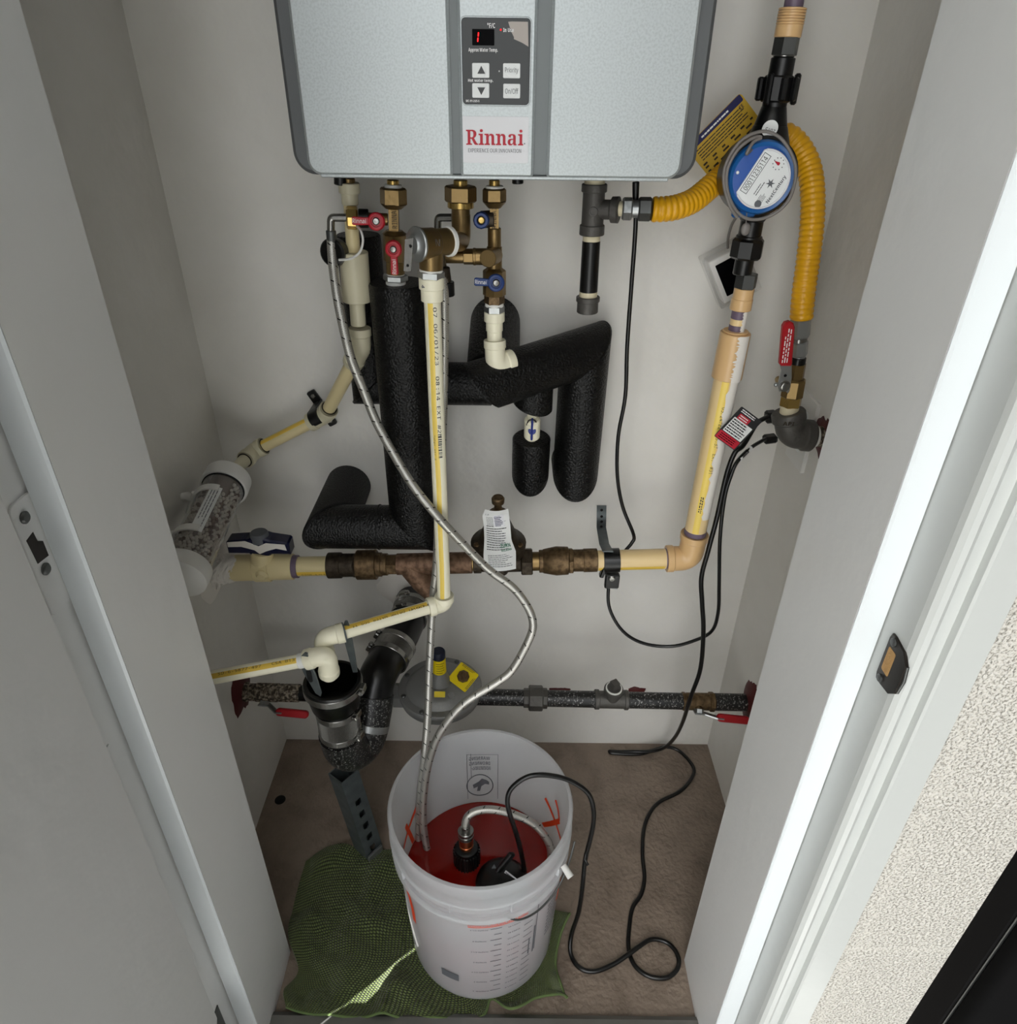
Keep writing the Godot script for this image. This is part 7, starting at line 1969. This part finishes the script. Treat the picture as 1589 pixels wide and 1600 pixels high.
	for q in [[Vector3(-0.1376, 0.2603, 0.5192), Vector3(-0.1314, 0.2452, 0.5272), Vector3(-0.1279, 0.2123, 0.5294), Vector3(-0.1271, 0.1753, 0.528)], [Vector3(0.1206, 0.2157, 0.4624), Vector3(0.1156, 0.2076, 0.4803), Vector3(0.1108, 0.1807, 0.4914)]]:
		ribbon(o, "orange_stroke", q, 0.010, cx, M["print_orange"])
	for q in [[Vector3(0.0934, 0.2777, 0.3628), Vector3(0.1013, 0.2687, 0.3758), Vector3(0.1089, 0.2599, 0.3925), Vector3(0.1148, 0.2558, 0.4122), Vector3(0.118, 0.2595, 0.4317)], [Vector3(0.0914, 0.2037, 0.3653), Vector3(0.1036, 0.2337, 0.3833), Vector3(0.1158, 0.282, 0.4117)], [Vector3(0.1092, 0.3071, 0.3882), Vector3(0.1135, 0.2967, 0.4009), Vector3(0.1158, 0.2832, 0.4113)], [Vector3(-0.1359, 0.266, 0.3719), Vector3(-0.1429, 0.2534, 0.3864), Vector3(-0.1485, 0.2429, 0.402), Vector3(-0.1524, 0.2353, 0.4192), Vector3(-0.154, 0.2318, 0.4339)], [Vector3(-0.1517, 0.2626, 0.4106), Vector3(-0.1474, 0.2237, 0.4014), Vector3(-0.1442, 0.1931, 0.396)], [Vector3(-0.1338, 0.2454, 0.3702), Vector3(-0.1378, 0.2176, 0.3793), Vector3(-0.1407, 0.1888, 0.3881), Vector3(-0.1418, 0.1587, 0.3938)]]:
		ribbon(o, "orange_stroke", q, 0.009, cx, M["print_orange"])
	# warning pictogram on the far side, showing through to the inside
	var inside = func(an0: float, y0: float) -> Callable:
		return func(q: Vector2) -> Array:
			var y: float = y0 + q.y
			var an: float = an0 + q.x / rad.call(y)
			return [on.call(an, y, -0.0036), Vector3(-sin(an), 0.05, -cos(an))]
	var wi: Callable = inside.call(PI + 0.02, 0.262)
	for k in 2:
		print_on(o, ["WARNING", "DROWNING"][k], "nb", 0.040, 0.0085, M["print_grey"], inside.call(PI + 0.06, 0.304 - k * 0.013))
	rows(o, M["print_grey"], 0.042, 0.010, 3, inside.call(PI + 0.06, 0.278), 0.5)
	var box_ = Mb.new()
	for e in [[-0.030, -0.065, -0.029, 0.055], [0.029, -0.065, 0.030, 0.055], [-0.030, 0.054, 0.030, 0.055], [0.0215, -0.01, 0.0225, 0.055]]:
		var q = []
		for c in [Vector2(e[0], e[1]), Vector2(e[2], e[1]), Vector2(e[2], e[3]), Vector2(e[0], e[3])]: q.append(wi.call(c))
		box_.quad(q[0][0], q[1][0], q[2][0], q[3][0], q[0][1])
	A(o, "printed_frame", box_, M["print_grey"]).set_meta("kind", "stuff")
	var ov = []
	for k in 33: ov.append(inside.call(PI + 0.06, 0.232).call(Vector2(cos(TAU * k / 32) * 0.0255, sin(TAU * k / 32) * 0.0285))[0])
	A(o, "printed_oval", Mb.new().sweep(ov, 0.0009, 6), M["print_grey"])
	var pic = Mb.new()
	var pf: Callable = inside.call(PI + 0.06, 0.232)
	var pp = PackedVector2Array([Vector2(-0.013, 0.014), Vector2(-0.004, 0.018), Vector2(0.002, 0.010), Vector2(0.014, 0.002), Vector2(0.012, -0.008), Vector2(0.004, -0.004), Vector2(0.006, -0.016), Vector2(0.0, -0.016), Vector2(-0.003, -0.003), Vector2(-0.010, 0.003), Vector2(-0.018, 0.002), Vector2(-0.018, 0.009)])
	var ids = Geometry2D.triangulate_polygon(pp)
	for v in pp:
		var e: Array = pf.call(v)
		pic.vert(e[0], e[1])
	for k in range(0, ids.size(), 3): pic.tri(ids[k], ids[k + 1], ids[k + 2])
	A(o, "printed_figure", pic, M["print_grey"])
	fin(o)
	# the red liquid
	o = T("red_liquid", "dark red cleaning liquid half filling the cloudy bucket", "liquid")
	var ly = 0.185
	A(o, "liquid", Mb.new().lathe(base, Vector3.UP, [[0.0075, 0.0], [0.0075, r0 - 0.007], [0.012, r0 - 0.0036], [ly, rad.call(ly) - 0.0036], [ly, 0.0]], 64), M["red_liquid"])
	fin(o)
	# the submersible pump
	o = T("pump", "black submersible pump with ribbed collar standing in the red liquid", "pump")
	var pc = Vector3(-0.0442, 0.22, 0.4475)
	var tp: Vector3 = Vector3(-0.0462, 0.268, 0.4215)
	var ax = (tp - pc).normalized()
	ax = Vector3(ax.x * 0.4, 1, ax.z * 0.2).normalized()
	var s0 = tp - ax * 0.07
	A(o, "steel_ferrule", Mb.new().lathe(tp, -ax, [[0.0, 0.0], [0.0, 0.0128], [0.001, 0.0138], [0.007, 0.0138], [0.0085, 0.0125], [0.0095, 0.0138], [0.016, 0.0138], [0.017, 0.012]], 28), M["steel"])
	A(o, "copper_adapter", Mb.new().lathe(tp, -ax, [[0.016, 0.0118], [0.017, 0.0128], [0.030, 0.0128], [0.031, 0.0115], [0.034, 0.0115], [0.035, 0.0125], [0.046, 0.0122]], 28), M["copper"])
	A(o, "ribbed_collar", Mb.new().lathe(tp, -ax, [[0.040, 0.0], [0.040, 0.0165], [0.043, 0.0205], [0.085, 0.0225], [0.086, 0.0]], 28), M["black_plastic"])
	var rb = Mb.new()
	for k in 26:
		var an = TAU * k / 26.0
		var x: Vector3 = Mb.side_of(ax)
		var y: Vector3 = ax.cross(x)
		var d = x * cos(an) + y * sin(an)
		rb.box(tp - ax * 0.065 + d * 0.0225, Vector3(0.0030, 0.036, 0.0030), Basis(d, ax, d.cross(ax)), 0.0008)
	A(o, "collar_ribs", rb, M["black_plastic"]).set_meta("kind", "stuff")
	var bdc: Vector3 = Vector3(0.0184, 0.205, 0.4687)
	A(o, "motor_housing", Mb.new().lathe(Vector3(bdc.x, 0.0145, bdc.z), Vector3.UP, [[0.0, 0.0], [0.0, 0.045], [0.010, 0.050], [bdc.y - 0.040, 0.050], [bdc.y - 0.026, 0.046], [bdc.y - 0.0165, 0.034], [bdc.y - 0.0145, 0.0]], 36), M["black_plastic"])
	A(o, "pump_foot", Mb.new().lathe(Vector3(s0.x, 0.0145, s0.z), Vector3.UP, [[0, 0], [0, 0.035], [0.03, 0.035], [0.06, 0.022], [tp.y - 0.09, 0.020], [tp.y - 0.09, 0.0]], 28), M["black_plastic"])
	var hb = Vector3(0.0095, 0.215, 0.4634)
	var he = Vector3(0.0354, 0.25, 0.4515)
	A(o, "carry_handle", Mb.new().box(hb.lerp(he, 0.5), Vector3((he - hb).length(), 0.012, 0.008), Basis((he - hb).normalized(), Vector3.UP.cross((he - hb).normalized()).cross((he - hb).normalized()) * -1.0, (he - hb).normalized().cross(Vector3.UP)).orthonormalized(), 0.002), M["black_plastic"])
	var lx = frame(Vector3(0.0316, 0.203, 0.465), Vector3(0.8, -0.15, 0.55), Vector3(0.35, 0.75, -0.55))
	A(o, "grey_label", Mb.new().prism(rrect(0.024, 0.009, 0.001), 0.0006, lx), M["sticker_white"])
	rows(o, M["print_black"], 0.020, 0.006, 2, flat_on(lx.origin + lx.basis.z * 0.0004, lx.basis.x, lx.basis.y), 0.5)
	A(o, "warning_triangle", Mb.new().prism(PackedVector2Array([Vector2(-0.006, -0.004), Vector2(0.006, -0.004), Vector2(0, 0.006)]), 0.0006, frame(Vector3(0.0036, 0.204, 0.4497), Vector3.RIGHT, Vector3(0, 0.6, -0.8))), M["print_grey"])
	fin(o)
